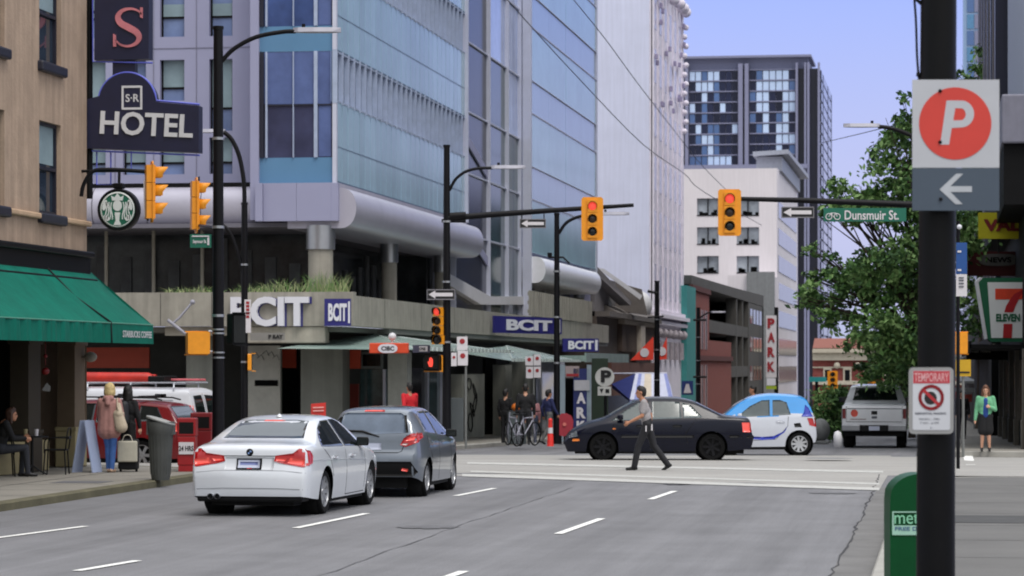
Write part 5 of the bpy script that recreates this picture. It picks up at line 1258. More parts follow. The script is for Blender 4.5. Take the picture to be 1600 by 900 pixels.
# overhead wires
M_wire = mat('wire', (40, 42, 60), .6, var=0)
for lab, W_ in (('long overhead wire from the top of the glass atrium down to the white office', [(785, -12, 70), (800, 8, 74), (900, 118, 96), (1005, 226, 128), (1070, 272, 160), (1100, 300, 180), (1190, 352, 260)]), ('second overhead wire crossing the blank white wall', [(885, -14, 75), (945, 60, 92), (1000, 135, 115), (1062, 215, 150), (1100, 262, 180), (1140, 302, 230)]), ('faint wire from the right lamp head towards the dark tower', [(1400, 195, 71), (1340, 210, 100), (1285, 223, 140)])):
    f = MB(); f.tube(crv([at(*p) for p in W_], 4), [.012+.018*(k/30) for k in range(len(crv([at(*p) for p in W_], 4)))], 5); solo('overhead_wire', f, M_wire, lab, 'wire', at(*W_[0]), 'overhead wires')
# ------------------------------------------------------------- big black pole and its signs, near right
PB = at(1462, 571, 18.4); PB.z = .132
bp = thing('utility_pole', 'thick black steel pole in the foreground carrying parking signs', 'pole', PB)
f = MB(); f.tube([PB, (PB.x, PB.y, 1.2), (PB.x+.03, PB.y, 6.5)], [.128, .126, .112], 28); pl = f.build('shaft', mat('black_pole_paint', (7, 7, 10), .45, spec=.18, var=.25, scale=6, streak=.35), bp)
f = MB(); f.cyl(PB, .2, .04, 24); f.build('base_plate', M_black, bp)
f = MB(); f.tube(crv([at(1427, -20, 18.4), at(1431, 30, 18.4), at(1433, 90, 18.4), at(1436, 125, 18.4)]), .008, 6); f.tube([at(1431, -2, 18.4), at(1446, 12, 18.4)], .012, 6); f.tube([at(1432, 116, 18.4), at(1446, 118, 18.4)], .014, 6); f.build('conduit', M_black, bp)
D_ = 18.2
t, b_ = plate('parking_sign', 'big white square sign with a red disc and white P above a grey arrow panel', 1425.5, 124.5, 1561.5, 262, D_, mat('sign_face_grey', (176, 178, 184), .5, var=.04), th=.006)
q_ = lambda d: D_-d
f = MB(); f.slab([at(1492.5+56.5*math.cos(R(a)), 193+56.5*math.sin(R(a)), q_(.001)) for a in range(0, 360, 6)], -FW*.002); rd = f.build('disc', mat('parking_red', (196, 58, 48), .5, var=.06), b_)
f = MB(); SH = lambda pts: [at(x, y, q_(.004)) for x, y in pts]
out_ = [(1469, 226), (1479, 157), (1501, 157)]+[(1502+20*math.cos(R(a)), 178+21*math.sin(R(a))) for a in range(-88, 92, 11)]+[(1487, 200), (1483, 226)]
inn = [(1492.5, 169), (1500, 169)]+[(1501+8*math.cos(R(a)), 178.5+9.5*math.sin(R(a))) for a in range(-85, 90, 17)]+[(1489.5, 188)]
bm = bmesh.new()
vo = [bm.verts.new(p) for p in SH(out_)]; vi = [bm.verts.new(p) for p in SH(inn)]
eo = [bm.edges.new((vo[i], vo[(i+1) % len(vo)])) for i in range(len(vo))]; ei = [bm.edges.new((vi[i], vi[(i+1) % len(vi)])) for i in range(len(vi))]
bmesh.ops.triangle_fill(bm, use_beauty=True, edges=eo+ei)
f.bm(bm); f.build('letter', mat('sign_face_grey', (176, 178, 184)), rd)
f = MB(); f.slab([at(x, y, D_) for x, y in ((1425.5, 262.6), (1561.5, 262.6), (1561.5, 329), (1425.5, 329))], FW*.006); ap = f.build('arrow_panel', mat('panel_slate', (64, 76, 90), .5, var=.05), t)
f = MB(); ar = [(1468, 296), (1494, 271.5), (1505, 271.5), (1485, 291), (1518.5, 291), (1518.5, 300), (1485, 300), (1504, 319), (1493, 319)]
f.slab([at(x, y, q_(.001)) for x, y in ar], -FW*.002); f.build('arrow', mat('arrow_grey', (168, 172, 178), .5), ap)
f = MB()
for x, y in ((1469, 142), (1469, 222), (1470, 311)): f.ball(at(x, y, q_(.006)), .012, seg=8)
f.build('bolt', M_black, t)
f = MB(); f.slab([at(x, y, D_+.05) for x, y in ((1429, 130), (1470, 130), (1470, 140), (1429, 140))], FW*.02); f.build('strap', M_black, t)
D_ = 18.22
t = thing('temporary_sign', 'white framed no stopping notice headed TEMPORARY on the black pole', 'sign', at(1455, 678, D_))
def rrect(x0, y0, x1, y1, r): return [(cx_+r*math.cos(R(a)), cy_+r*math.sin(R(a))) for cx_, cy_, a0 in ((x1-r, y1-r, 0), (x0+r, y1-r, 90), (x0+r, y0+r, 180), (x1-r, y0+r, 270)) for a in range(a0, a0+91, 30)]
f = MB(); f.slab([at(x, y, D_) for x, y in rrect(1420, 574, 1490, 678, 7)], FW*.006); fr = f.build('frame', mat('sign_frame_grey', (142, 142, 142), .5, var=.08), t)
f = MB(); f.slab([at(x, y, D_-.001) for x, y in rrect(1426, 579, 1484.5, 672, 3)], -FW*.002); fc = f.build('face', mat('notice_white', (190, 192, 198), .5, var=.03), fr)
f = MB(); f.slab([at(x, y, D_-.004) for x, y in ((1427, 579.5), (1484, 579.5), (1484, 599), (1427, 599))], -FW*.001); hb = f.build('header', mat('notice_red', (176, 56, 66), .5), fc)
f = MB(); f.text('TEMPORARY', at(1455.5, 589.5, D_-.0055), RT, ZUP, .056, .222, .001, bold=.01); f.build('lettering', mat('pale_pink', (210, 160, 162), .5, var=0), hb)
f = MB(); f.slab([at(1454+10*math.cos(R(a)), 622+10.5*math.sin(R(a)), D_-.004) for a in range(0, 360, 30)], -FW*.001); f.build('black_dot', M_sb, fc)
f = MB(); n = 40; c_ = (1455, 621)
for i in range(n):
    a0, a1 = 2*math.pi*i/n, 2*math.pi*(i+1)/n
    f.quad(*[at(c_[0]+r_*math.cos(a), c_[1]+r_*math.sin(a), D_-.0065) for r_, a in ((15, a0), (20, a0), (20, a1), (15, a1))])
    f.quad(*[at(c_[0]+r_*math.cos(a), c_[1]+r_*math.sin(a), D_-.0065) for r_, a in ((15, a1), (20, a1), (20, a0), (15, a0))])
f.slab([at(x, y, D_-.0062) for x, y in ((1441, 611), (1444.5, 607.5), (1469, 631), (1465.5, 634.5))], -FW*.0005); f.build('ring', mat('ring_red', (164, 30, 40), .5, var=0), fc)
f = MB(); f.text('RESIDENTIAL PARKING', at(1454, 646, D_-.0035), RT, ZUP, .014, .2, .001, bold=.03); f.text('MON - FRI', at(1452, 655, D_-.0035), RT, ZUP, .014, .13, .001); f.text('7 AM - 6 PM', at(1452, 661, D_-.0035), RT, ZUP, .013, .12, .001); f.build('small_print', mat('print_grey', (88, 90, 100), .6, var=0), fc)
f = MB()
for x, y in ((1455, 578), (1455, 668)): f.ball(at(x, y, D_-.004), .006, seg=6)
f.build('bolt', M_steel, fr)
# green newspaper box behind the pole
gb = at(1432, 571, 22.5); gb.z = .132
t = thing('newspaper_box', 'green rounded top newspaper box standing behind the black pole', 'newspaper box', gb)
f = MB(); pr = [(-.24, 0), (.24, 0), (.24, .95)]+[(.24*math.cos(R(a))+0, .97+.19*math.sin(R(a))) for a in range(8, 173, 12)]+[(-.24, .95)]
bm = bmesh.new(); 
P0 = [gb+RT*x+ZUP*z-FW*.22 for x, z in pr]; P1_ = [gb+RT*x*.96+ZUP*z+FW*.22 for x, z in pr]
nn = len(pr); f.add(P0+P1_, [list(range(nn)), list(range(2*nn-1, nn-1, -1))]+[(i, nn+i, nn+(i+1) % nn, (i+1) % nn) for i in range(nn)]); M_gbx = mat('box_green', (0, 66, 32), .45, spec=.2, var=.12, scale=3); body = f.build('body', M_gbx, t, ang=40)
lb = lambda x, y: at(x, y, 22.5-.226)
f = MB()
for a, b, c_, d in ((1394, 1470, 799, 801), (1394, 1396.5, 801, 836)): f.slab([lb(x, y) for x, y in ((a, c_), (b, c_), (b, d), (a, d))], -FW*.003)
f.slab([lb(x, y) for x, y in ((1396.5, 821), (1470, 821), (1470, 836), (1396.5, 836))], -FW*.003); pn = f.build('label', mat('label_mint', (150, 190, 172), .5), body)
f = MB(); f.text('metro', lb(1428, 810.5), RT, ZUP, .082, .31, .003, bold=.0); f.build('lettering', mat('mint', (130, 196, 160), .5, var=0), body)
f = MB(); f.text('FREE DAILY', lb(1428, 826)-FW*.004, RT, ZUP, .03, .3, .002, bold=.02); f.build('small_print', mat('print_blue', (70, 96, 130), .5), pn)
# bus stop blade and yellow tab, orange signal back
t, b_ = plate('bus_stop_sign', 'narrow blue and white bus stop blade behind the black pole', 1494, 379, 1511, 428, 55, mat('bus_blue', (26, 74, 140), .5, var=.08))
f = MB(); f.slab([at(x, y, 55) for x, y in ((1494, 428.5), (1511, 428.5), (1511, 463), (1494, 463))], FW*.03); wp = f.build('white_plate', M_sw, t)
f = MB(); 
for y in (393, 422): f.slab([at(x, y_, 54.99) for x, y_ in ((1496, y-1.5), (1502, y-1.5), (1502, y+1.5), (1496, y+1.5))], -FW*.005)
f.build('marking', M_sw, b_); f = MB()
for y in (433, 437, 442, 447): f.slab([at(x, y_, 54.99) for x, y_ in ((1498, y), (1506, y), (1506, y+2), (1498, y+2))], -FW*.005)
f.build('print', mat('print_grey', (88, 90, 100)), wp)
P = at(1497, 571, 55.05); f = MB(); f.tube([(P.x, P.y, .132), at(1497, 345, 55.05)], .035, 8); f.build('post', M_pole, t); f = MB(); f.ball(at(1499, 354.5, 55), .05, seg=8); f.build('lamp', M_lw, t)
walkbox('orange walk signal back standing out to the right of the black pole', at(1497, 536, 60), RT*.2+FW, .40, .45, .3)
t, b_ = plate('yellow_tab_sign', 'yellow notice plate to the right of the black pole', 1493, 562, 1517, 588, 62, mat('tab_yellow', (190, 150, 22), .5, var=.08))
f = MB(); f.slab([at(x, y, 61.99) for x, y in ((1494, 580.5), (1515, 580.5), (1515, 583), (1494, 583))], -FW*.005); f.build('line', M_sb, b_); P = at(1505, 571, 62.05); f = MB(); f.tube([(P.x, P.y, .132), at(1505, 566, 62.05)], .03, 8); f.build('post', mat('galvanised', (120, 122, 120)), t)
# ------------------------------------------------------------- vehicles (local frame: x forward, y left, z up)
def interp(pts):
    xs = [p[0] for p in pts]; ys = [p[1] for p in pts]; n = len(xs)
    d = [(ys[i+1]-ys[i])/(xs[i+1]-xs[i]) for i in range(n-1)]
    m = [d[0]]+[0 if d[i-1]*d[i] <= 0 else 2*d[i-1]*d[i]/(d[i-1]+d[i]) for i in range(1, n-1)]+[d[-1]]
    def fn(x):
        if x <= xs[0]: return ys[0]
        if x >= xs[-1]: return ys[-1]
        i = 0
        while x > xs[i+1]: i += 1
        h = xs[i+1]-xs[i]; t = (x-xs[i])/h
        return ys[i]*(1+2*t)*(1-t)**2+m[i]*h*t*(1-t)**2+ys[i+1]*t*t*(3-2*t)+m[i+1]*h*t*t*(t-1)
    return fn
def car_body(sp):
    L0, L1 = sp['x0'], sp['x1']; W2 = sp['W']/2
    top, belt, hw = interp(sp['top']), interp(sp['belt']), interp(sp['hw'])
    rearx, frontx = interp(sp['rear']), interp(sp['front'])   # x of rear/front face by height
    zs, Ra, rw = sp['sill'], sp['Ra'], sp['r']
    tum = sp.get('tumble', .36); crown = sp.get('crown', .05)
    xs = set([L0, L0+.02, L0+.05, L0+.09, L1, L1-.02, L1-.05, L1-.09])
    n = int((L1-L0)/.05)
    for i in range(n+1): xs.add(round(L0+(L1-L0)*i/n, 4))
    for xw in sp['axles']:
        for k in range(-8, 9): xs.add(round(xw+Ra*math.sin(R(k*11.25)), 4))
    xs = sorted(xs); out = []
    for x in xs:
        if not out or x-out[-1] > .008: out.append(x)
    xs = out
    zfac = interp(sp.get('side', [(0.1, .93), (.25, .965), (.45, .99), (.62, 1.0), (.8, .985), (1.05, .95), (1.5, .93)]))
    rings = []
    for x in xs:
        w = W2*hw(x); zb = zs(x) if callable(zs) else zs
        for xw in sp['axles']:
            if abs(x-xw) < Ra: zb = max(zb, rw+math.sqrt(max(0, Ra*Ra-(x-xw)**2))-.0)
        zt = top(x); zbl = min(belt(x), zt-.015)
        half = []
        for t in (0, .08, .22, .4, .58, .75, .9, 1):
            z = zb+(zbl-zb)*t; half.append([w*zfac(z), z])
        if zb > zbl-.05:
            zb = zbl-.05
        h = zt-zbl; wb = half[-1][0]
        we = wb-.03-tum*max(0, h-.08)          # roof edge half width
        ze = zt-min(crown, h*.5)
        for t in (.12, .35, .6, .85):
            half.append([wb-.012+(we-wb+.012)*t, zbl+.02*min(1, h/.1)+(ze-zbl-.02*min(1, h/.1))*t])
        half += [[we, ze], [we-.05, ze+(zt-ze)*.45], [we*.72, ze+(zt-ze)*.78], [we*.4, ze+(zt-ze)*.95], [0, zt]]
        pts = []
        for y, z in half: pts.append((min(max(x, rearx(z)), frontx(z)), y, z))
        rings.append(pts)
    mb = MB(); k = len(rings[0]); vs = []; idx = []
    for rr in rings:
        row = []
        for p in rr: row.append(len(vs)); vs.append(p)
        mir = []
        for p in rr[:-1]: mir.append(len(vs)); vs.append((p[0], -p[1], p[2]))
        idx.append(row+mir[::-1])
    fs = []
    for a, b in zip(idx[:-1], idx[1:]):
        for i in range(len(a)-1): fs.append((a[i], b[i], b[i+1], a[i+1]))
    m = len(idx[0])
    def cap(row, flip):
        for i in range(k-2):
            f_ = (row[i], row[i+1], row[m-2-i], row[m-1-i]); fs.append(f_[::-1] if flip else f_)
        i = k-2; f_ = (row[i], row[i+1], row[m-1-i]); fs.append(f_[::-1] if flip else f_)
    cap(idx[0], False); cap(idx[-1], True)
    mb.add(vs, fs, 0, True)
    return mb
def bvh_of(mb): return BVHTree.FromPolygons([tuple(v) for v in mb.v], mb.f)
def decal(bvh, pts, plane, off=.006, step=.05, depth=.02, mb=None, mi=0):
    """thin shell lying on the body: outline pts given in side (x,z), rear/front (y,z) or top (x,y) coordinates"""
    ax = {'left': (Vector((0, -1, 0)), lambda a, b: Vector((a, 4, b))), 'right': (Vector((0, 1, 0)), lambda a, b: Vector((a, -4, b))),
          'rear': (Vector((1, 0, 0)), lambda a, b: Vector((-6, a, b))), 'front': (Vector((-1, 0, 0)), lambda a, b: Vector((6, a, b))),
          'top': (Vector((0, 0, -1)), lambda a, b: Vector((a, b, 4)))}[plane]
    d, mk = ax
    bm = bmesh.new(); bm.faces.new([bm.verts.new((a, b, 0)) for a, b in pts])
    x0, x1 = min(p[0] for p in pts), max(p[0] for p in pts); y0, y1 = min(p[1] for p in pts), max(p[1] for p in pts)
    for i in range(1, int((x1-x0)/step)+1): bmesh.ops.bisect_plane(bm, geom=bm.verts[:]+bm.edges[:]+bm.faces[:], plane_co=(x0+i*step, 0, 0), plane_no=(1, 0, 0))
    for i in range(1, int((y1-y0)/step)+1): bmesh.ops.bisect_plane(bm, geom=bm.verts[:]+bm.edges[:]+bm.faces[:], plane_co=(0, y0+i*step, 0), plane_no=(0, 1, 0))
    bmesh.ops.triangulate(bm, faces=bm.faces[:])
    bm.verts.index_update(); n = len(bm.verts); outer, inner = [], []
    for v in bm.verts:
        o = mk(v.co.x, v.co.y); h = bvh.ray_cast(o, d)
        if h[0] is None:
            h = bvh.find_nearest(o+d*(4 if plane in ('left', 'right') else 4)); p = h[0]
        else: p = h[0]
        outer.append(p-d*off); inner.append(p+d*depth)
    fs = [[v.index for v in f.verts] for f in bm.faces]
    side = []
    for e in bm.edges:
        if len(e.link_faces) == 1: a, b = e.verts[0].index, e.verts[1].index; side.append((a, b, b+n, a+n))
    bm.free()
    mb = mb or MB(); mb.add(outer+inner, fs, mi, True)
    mb.add([], [], 0); o_ = len(mb.v)-2*n
    for s_ in side: mb.f.append([i+o_ for i in s_]); mb.m.append(mi); mb.sm.append(False)
    return mb
def line_pts(path, w):
    """closed outline of a thin stroke along a 2D path"""
    a, b = [], []; P = [Vector(p) for p in path]
    for i, p in enumerate(P):
        t = (P[min(i+1, len(P)-1)]-P[max(i-1, 0)]).normalized(); n = Vector((-t.y, t.x))*w/2; a.append(tuple(p+n)); b.append(tuple(p-n))
    return a+b[::-1]
M_tyre = mat('tyre_rubber', (13, 13, 14), .85, spec=.2, var=.15, scale=8); M_rim = mat('alloy_rim', (168, 170, 174), .3, metal=.7, var=.05); M_wellm = mat('wheel_well', (6, 6, 7), .9, var=0)
M_cglass = mat('car_glass', (18, 24, 24), .05, var=.35, scale=2.2, spec=.5); M_trim = mat('black_trim', (9, 9, 10), .5, var=.05, spec=.25)
M_tail = mat('tail_lamp', (170, 12, 18), .15, var=.1, coat=.6); M_tailc = mat('tail_lamp_bright', (236, 84, 74), .15, var=.05, coat=.6, emit=.12); M_plate = mat('licence_plate', (176, 182, 200), .4, var=.05); M_amber = mat('amber_lamp', (220, 120, 40), .3, var=.05)
M_head = mat('headlamp_glass', (160, 168, 176), .1, var=.1)
def wheel(parent, x, y, r, wdt, sgn, rimmat, spokes=5, name='wheel', style='spoke', steer=0.):
    """sgn: +1 outer face to the left (+y)"""
    Mx = Matrix.Translation((x, y, r)) @ Matrix.Rotation(R(-90*sgn), 4, 'X')
    h = wdt/2; ri = r*.70
    f = MB(); f.lathe([(ri, -h), (r*.9, -h), (r*.975, -h*.75), (r, -h*.4), (r, h*.4), (r*.975, h*.75), (r*.9, h), (ri, h*.94), (ri*.97, h*.5), (ri*.97, -h)], 32, Mx)
    ty = f.build('wheel', M_tyre, parent, local=True, ang=50)
    f = MB(); f.lathe([(ri*.985, h*.9), (ri*.93, h*.93), (ri*.9, h*.6), (ri*.88, h*.1)], 32, Mx)
    f.lathe([(.001, h*.72), (ri*.2, h*.7), (ri*.24, h*.45)], 16, Mx)
    if style == 'cover':
        f.lathe([(.001, h*.8), (ri*.5, h*.85), (ri*.93, h*.8)], 32, Mx)
    for k in range(spokes):
        a = 2*math.pi*k/spokes; c_, s_ = math.cos(a), math.sin(a); tw_ = ri*(.13 if style == 'spoke' else .08)
        P = [(ri*.15, -tw_, h*.62), (ri*.92, -tw_*1.1, h*.78), (ri*.92, tw_*1.1, h*.78), (ri*.15, tw_, h*.62)]
        Q = [(p[0], p[1], p[2]-h*.25) for p in P]
        rot = lambda p: Mx @ Vector((p[0]*c_-p[1]*s_, p[0]*s_+p[1]*c_, p[2]+(h*.08 if style == 'cover' else 0)))
        f.add([rot(p) for p in P+Q], [(0, 1, 2, 3), (0, 4, 5, 1), (2, 6, 7, 3), (1, 5, 6, 2), (3, 7, 4, 0)])
    f.build('rim', rimmat, ty, local=True, ang=40)
    f = MB(); f.lathe([(.001, h*.05), (ri*.9, h*.05)], 24, Mx); f.build('brake_disc', M_trim, ty, local=True)
    return ty
def car(name, label, sp, paint, rimmat=None, spokes=5, style='spoke', group=None, wd=.21):
    t = thing(name, label, sp['cat'], (0, 0, 0), 0, group); WM[t] = Matrix()
    mb = car_body(sp); bv = bvh_of(mb); body = mb.build('body', paint, t, local=True, ang=38)
    W2 = sp['W']/2; r = sp['r']
    f = MB(); f.box(sp['x0']+.22, sp['x1']-.25, -W2+.30, W2-.30, sp.get('ub', .15), .62); f.box(sp['axles'][1]+sp['Ra'], sp['axles'][0]-sp['Ra'], -W2+.08, W2-.08, sp.get('ub', .15)+.01, .5)
    for xw in sp['axles']:
        for s_ in (1, -1):
            Mx = Matrix.Translation((xw, s_*(W2-.34), r)) @ Matrix.Rotation(R(-90*s_), 4, 'X'); Q = sp['Ra']
            f.lathe([(.001, 0), (Q-.004, 0), (Q-.004, .26)], 28, Mx)
    f.build('underbody', M_wellm, t, local=True)
    for xw in sp['axles']:
        for s_ in (1, -1): wheel(t, xw, s_*(W2-wd/2-.035), r, wd, s_, rimmat or M_rim, spokes, style=style)
    return t, body, bv
def dpart(name, bv, pts, plane, m, parent, **k): return decal(bv, pts, plane, **k).build(name, m, parent, local=True)
def place(t, loc_pt, world, heading_cam_deg):
    """put local ground point loc_pt at world; heading measured clockwise from the camera axis"""
    rz = R(90)-R(heading_cam_deg)+TH
    Rm = Matrix.Rotation(rz, 3, 'Z'); w = Vector(world)-Rm @ Vector(loc_pt)
    t.location = w; t.rotation_euler = (0, 0, rz)
def mirror_poly(p): return [(-a, b) for a, b in p]
def both_sides(fn):
    for s in ('left', 'right'): fn(s)
def seams(bv, parent, paths, w=.012):
    mb = MB()
    for s in ('left', 'right'):
        for p in paths: decal(bv, line_pts(p, w), s, off=.0015, depth=.004, step=.06, mb=mb)
    mb.build('panel_gap', M_trim, parent, local=True)
def mirrors(t, x, z, y, m, big=1.):
    for s in (1, -1):
        f = MB(); bm = bmesh.new(); bmesh.ops.create_cube(bm, size=1)
        for v in bm.verts:
            k = .75 if v.co.x > 0 else 1; v.co = Vector((x+v.co.x*.13*big, s*(y+.10)+v.co.y*.20*big*k, z+v.co.z*.14*big*k))
        bmesh.ops.bevel(bm, geom=bm.edges[:], offset=.03, segments=2, affect='EDGES', profile=.6); f.bm(bm, 0, True)
        f.tube([(x, s*(y-.06), z-.05), (x, s*(y+.06), z-.03)], .022, 6); mo = f.build('side_mirror', m, t, local=True)
        f = MB(); f.box(x-.068*big, x-.064*big, s*(y+.10)-.08*big, s*(y+.10)+.08*big, z-.05*big, z+.05*big); f.build('mirror_glass', M_cglass, mo, local=True)
def handles(bv, parent, xs_, z, m):
    for s in ('left', 'right'):
        for x in xs_: decal(bv, [(x-.1, z-.015), (x+.1, z-.015), (x+.1, z+.018), (x-.1, z+.018)], s, off=.03, depth=.0).build('door_handle', m, parent, local=True)
# ---- white sedan
P_white = mat('white_car_paint', (206, 210, 216), .28, var=.03, coat=1., spec=.5)
bmw = dict(cat='car', x0=-2.26, x1=2.26, W=1.82, r=.325, Ra=.375, sill=interp([(-2.26, .29), (-1.8, .24), (-1, .21), (1.2, .21), (1.9, .2), (2.26, .22)]), axles=(1.48, -1.28), tumble=.64, crown=.06,
  top=[(-2.26, .985), (-2.1, 1.03), (-1.75, 1.06), (-1.58, 1.085), (-1.15, 1.24), (-.75, 1.365), (-.35, 1.415), (.1, 1.42), (.5, 1.37), (.85, 1.2), (1.2, 1.0), (1.6, .92), (1.95, .80), (2.15, .66), (2.26, .5)],
  belt=[(-2.26, .90), (-1.8, .95), (-.8, .945), (.5, .90), (1.2, .87), (1.6, .82), (2.0, .68), (2.26, .44)],
  hw=[(-2.26, .86), (-2.2, .92), (-2.05, .965), (-1.7, .99), (-1.2, 1), (1.2, 1), (1.7, .975), (2.0, .93), (2.15, .86), (2.26, .74)],
  rear=[(.2, -2.18), (.32, -2.24), (.5, -2.26), (.66, -2.25), (.70, -2.20), (.95, -2.17), (1.0, -2.12), (1.05, -1.9), (1.1, -1.5)], front=[(.2, 2.2), (.45, 2.26), (.65, 2.24), (.8, 2.1), (1.5, 2.1)])
t, body, bv = car('parked_sedan', 'white sedan seen from behind with lit red tail lamps, nearest car in the lane', bmw, P_white, spokes=10)
for s in ('left', 'right'):
    dpart('side_window', bv, [(-1.42, .985), (-1.05, .97), (-.18, .955), (-.18, 1.345), (-.6, 1.335), (-1.0, 1.235), (-1.25, 1.12)], s, M_cglass, body); dpart('side_window', bv, [(-.10, .955), (.95, .93), (.62, 1.2), (.42, 1.31), (.2, 1.35), (-.10, 1.35)], s, M_cglass, body)
dpart('rear_window', bv, [(-.60, 1.10), (.60, 1.10), (.50, 1.335), (.3, 1.352), (-.3, 1.352), (-.50, 1.335)], 'rear', mat('rear_glass', (64, 72, 78), .05, var=.25, scale=1.2, spec=1.), body)
dpart('windscreen', bv, [(-.66, 1.06), (.66, 1.06), (.52, 1.36), (-.52, 1.36)], 'front', M_cglass, body)
for s in (1, -1):
    P = [(s*a, b) for a, b in ((.36, .79), (.50, .755), (.78, .71), (.86, .72), (.86, .92), (.80, .965), (.72, .97), (.64, .905), (.38, .87))]
    lo = dpart('tail_lamp', bv, P, 'rear', M_tail, body, off=.012)
    dpart('lamp_bar', bv, [(s*a, b) for a, b in ((.56, .765), (.80, .735), (.82, .82), (.60, .84))], 'rear', M_tailc, lo, off=.017); dpart('lamp_bar', bv, [(s*a, b) for a, b in ((.39, .80), (.52, .79), (.56, .83), (.40, .84))], 'rear', M_tailc, lo, off=.017)
    f = MB(); decal(bv, [(-2.24, .715), (-2.02, .76), (-1.97, .86), (-2.05, .94), (-2.2, .96)], 'left' if s > 0 else 'right', off=.01, mb=f); f.build('lamp_return', M_tail, lo, local=True)
pr_ = dpart('plate_recess', bv, [(-.36, .665), (.36, .665), (.36, .845), (-.36, .845)], 'rear', mat('white_shade_paint', (196, 200, 206), .35, var=.03, coat=.6), body, off=.003, depth=.0)
pr_ = dpart('plate_frame', bv, [(-.185, .675), (.185, .675), (.185, .825), (-.185, .825)], 'rear', M_trim, body, off=.018); dpart('licence_plate', bv, [(-.16, .695), (.16, .695), (.16, .81), (-.16, .81)], 'rear', M_plate, pr_, off=.024)
f = MB(); decal(bv, [(-.13, .735), (.13, .735), (.13, .78), (-.13, .78)], 'rear', off=.026, mb=f, mi=0); decal(bv, [(-.05, .683), (.02, .683), (.02, .697), (-.05, .697)], 'rear', off=.027, mb=f, mi=1); f.build('plate_print', [mat('plate_blue', (110, 120, 168), .5), mat('plate_red', (190, 50, 60), .5)], pr_, local=True)
c_ = bv.ray_cast(Vector((-6, 0, .915)), Vector((1, 0, 0)))[0]; f = MB(); Mx = Matrix.Translation(c_) @ Matrix.Rotation(R(-90), 4, 'Y'); f.lathe([(.001, .016), (.045, .014), (.052, .004), (.05, -.01)], 20, Mx); em = f.build('badge', M_trim, body, local=True)
f = MB(); f.box(c_.x-.0185, c_.x-.016, -.026, -.002, c_.z+.002, c_.z+.024); f.box(c_.x-.0185, c_.x-.016, .002, .026, c_.z-.024, c_.z-.002); f.build('badge_quarters', mat('badge_blue', (120, 150, 200), .4), em, local=True)
dpart('trunk_gap', bv, line_pts([(-.60, .865), (-.3, .862), (0, .862), (.3, .862), (.60, .865)], .012), 'rear', M_trim, body, off=.002, depth=.006); dpart('bumper_crease', bv, line_pts([(-.88, .62), (-.5, .655), (0, .66), (.5, .655), (.88, .62)], .01), 'rear', mat('crease_shade', (164, 168, 174), .5), body, off=.002, depth=.006)  # grey lines paint the shade along the bumper crease and fold
dpart('bumper_fold', bv, line_pts([(-.84, .385), (-.4, .40), (.4, .40), (.84, .385)], .02), 'rear', mat('crease_shade2', (150, 154, 160), .5), body, off=.002, depth=.004)
dpart('brake_lamp', bv, [(-.16, 1.335), (.16, 1.335), (.15, 1.352), (-.15, 1.352)], 'rear', M_tailc, body, off=.012)
f = MB(); f.box(-2.20, -1.8, -.78, .78, .21, .305, bev=.03); f.build('diffuser', M_trim, t, local=True)
f = MB()
for y in (.46, .56): f.tube([(-2.28, y, .29), (-2.0, y, .29)], .042, 12, caps=False); f.tube([(-2.24, y, .29), (-2.23, y, .29)], .036, 12, 1)
f.build('exhaust', [M_steel, M_wellm], t, local=True)
seams(bv, body, [[(-.14, .24), (-.14, .6), (-.14, .94)], [(.98, .3), (1.02, .6), (.98, .90)], [(-1.0, .36), (-.93, .55), (-1.05, .8), (-1.38, .96)], [(-.14, .24), (.98, .245)]])
f = MB(); 
for s in ('left', 'right'): decal(bv, line_pts([(-2.0, .80), (-1.2, .79), (0, .76), (1.1, .73)], .012), s, off=.006, depth=.002, mb=f)
f.build('side_crease', P_white, body, local=True)
handles(bv, body, (-.82, .22), .815, P_white); mirrors(t, .78, 1.0, .83, M_trim)
f = MB(); f.lathe([(.001, .05), (.03, .03), (.05, 0)], 10, Matrix.Translation((-.62, 0, 1.39))); f.build('roof_aerial', P_white, body, local=True)
place(t, (-1.28, -.87, 0), pg(508, 803), 10.8)
# ---- silver hatchback
P_silv = mat('silver_car_paint', (104, 112, 122), .28, metal=.35, var=.04, coat=1.)
maz = dict(cat='car', x0=-1.95, x1=1.95, W=1.695, r=.30, Ra=.35, sill=interp([(-1.95, .34), (-1.5, .24), (1.3, .22), (1.95, .22)]), axles=(1.22, -1.27), tumble=.56, crown=.06,
  top=[(-1.95, .80), (-1.92, .96), (-1.86, 1.06), (-1.74, 1.28), (-1.64, 1.40), (-1.45, 1.45), (-1.2, 1.465), (-.5, 1.478), (.0, 1.465), (.4, 1.37), (.8, 1.18), (1.15, 1.0), (1.6, .9), (1.85, .76), (1.95, .62)],
  belt=[(-1.95, .78), (-1.88, .92), (-1.75, 1.0), (-1.3, 1.0), (-.3, .95), (.8, .90), (1.3, .86), (1.7, .74), (1.95, .56)],
  hw=[(-1.95, .80), (-1.88, .88), (-1.75, .94), (-1.5, .985), (-1.2, 1), (1.1, 1), (1.5, .96), (1.75, .88), (1.95, .72)],
  rear=[(.25, -1.86), (.4, -1.93), (.6, -1.95), (.72, -1.93), (.76, -1.88), (.9, -1.86), (1.02, -1.85), (1.1, -1.81), (1.3, -1.71), (1.42, -1.60)], front=[(.2, 1.9), (.45, 1.95), (.65, 1.9), (.8, 1.8), (1.5, 1.8)])
t, body, bv = car('parked_hatchback', 'silver grey hatchback waiting ahead of the white sedan', maz, P_silv, spokes=10, wd=.19)
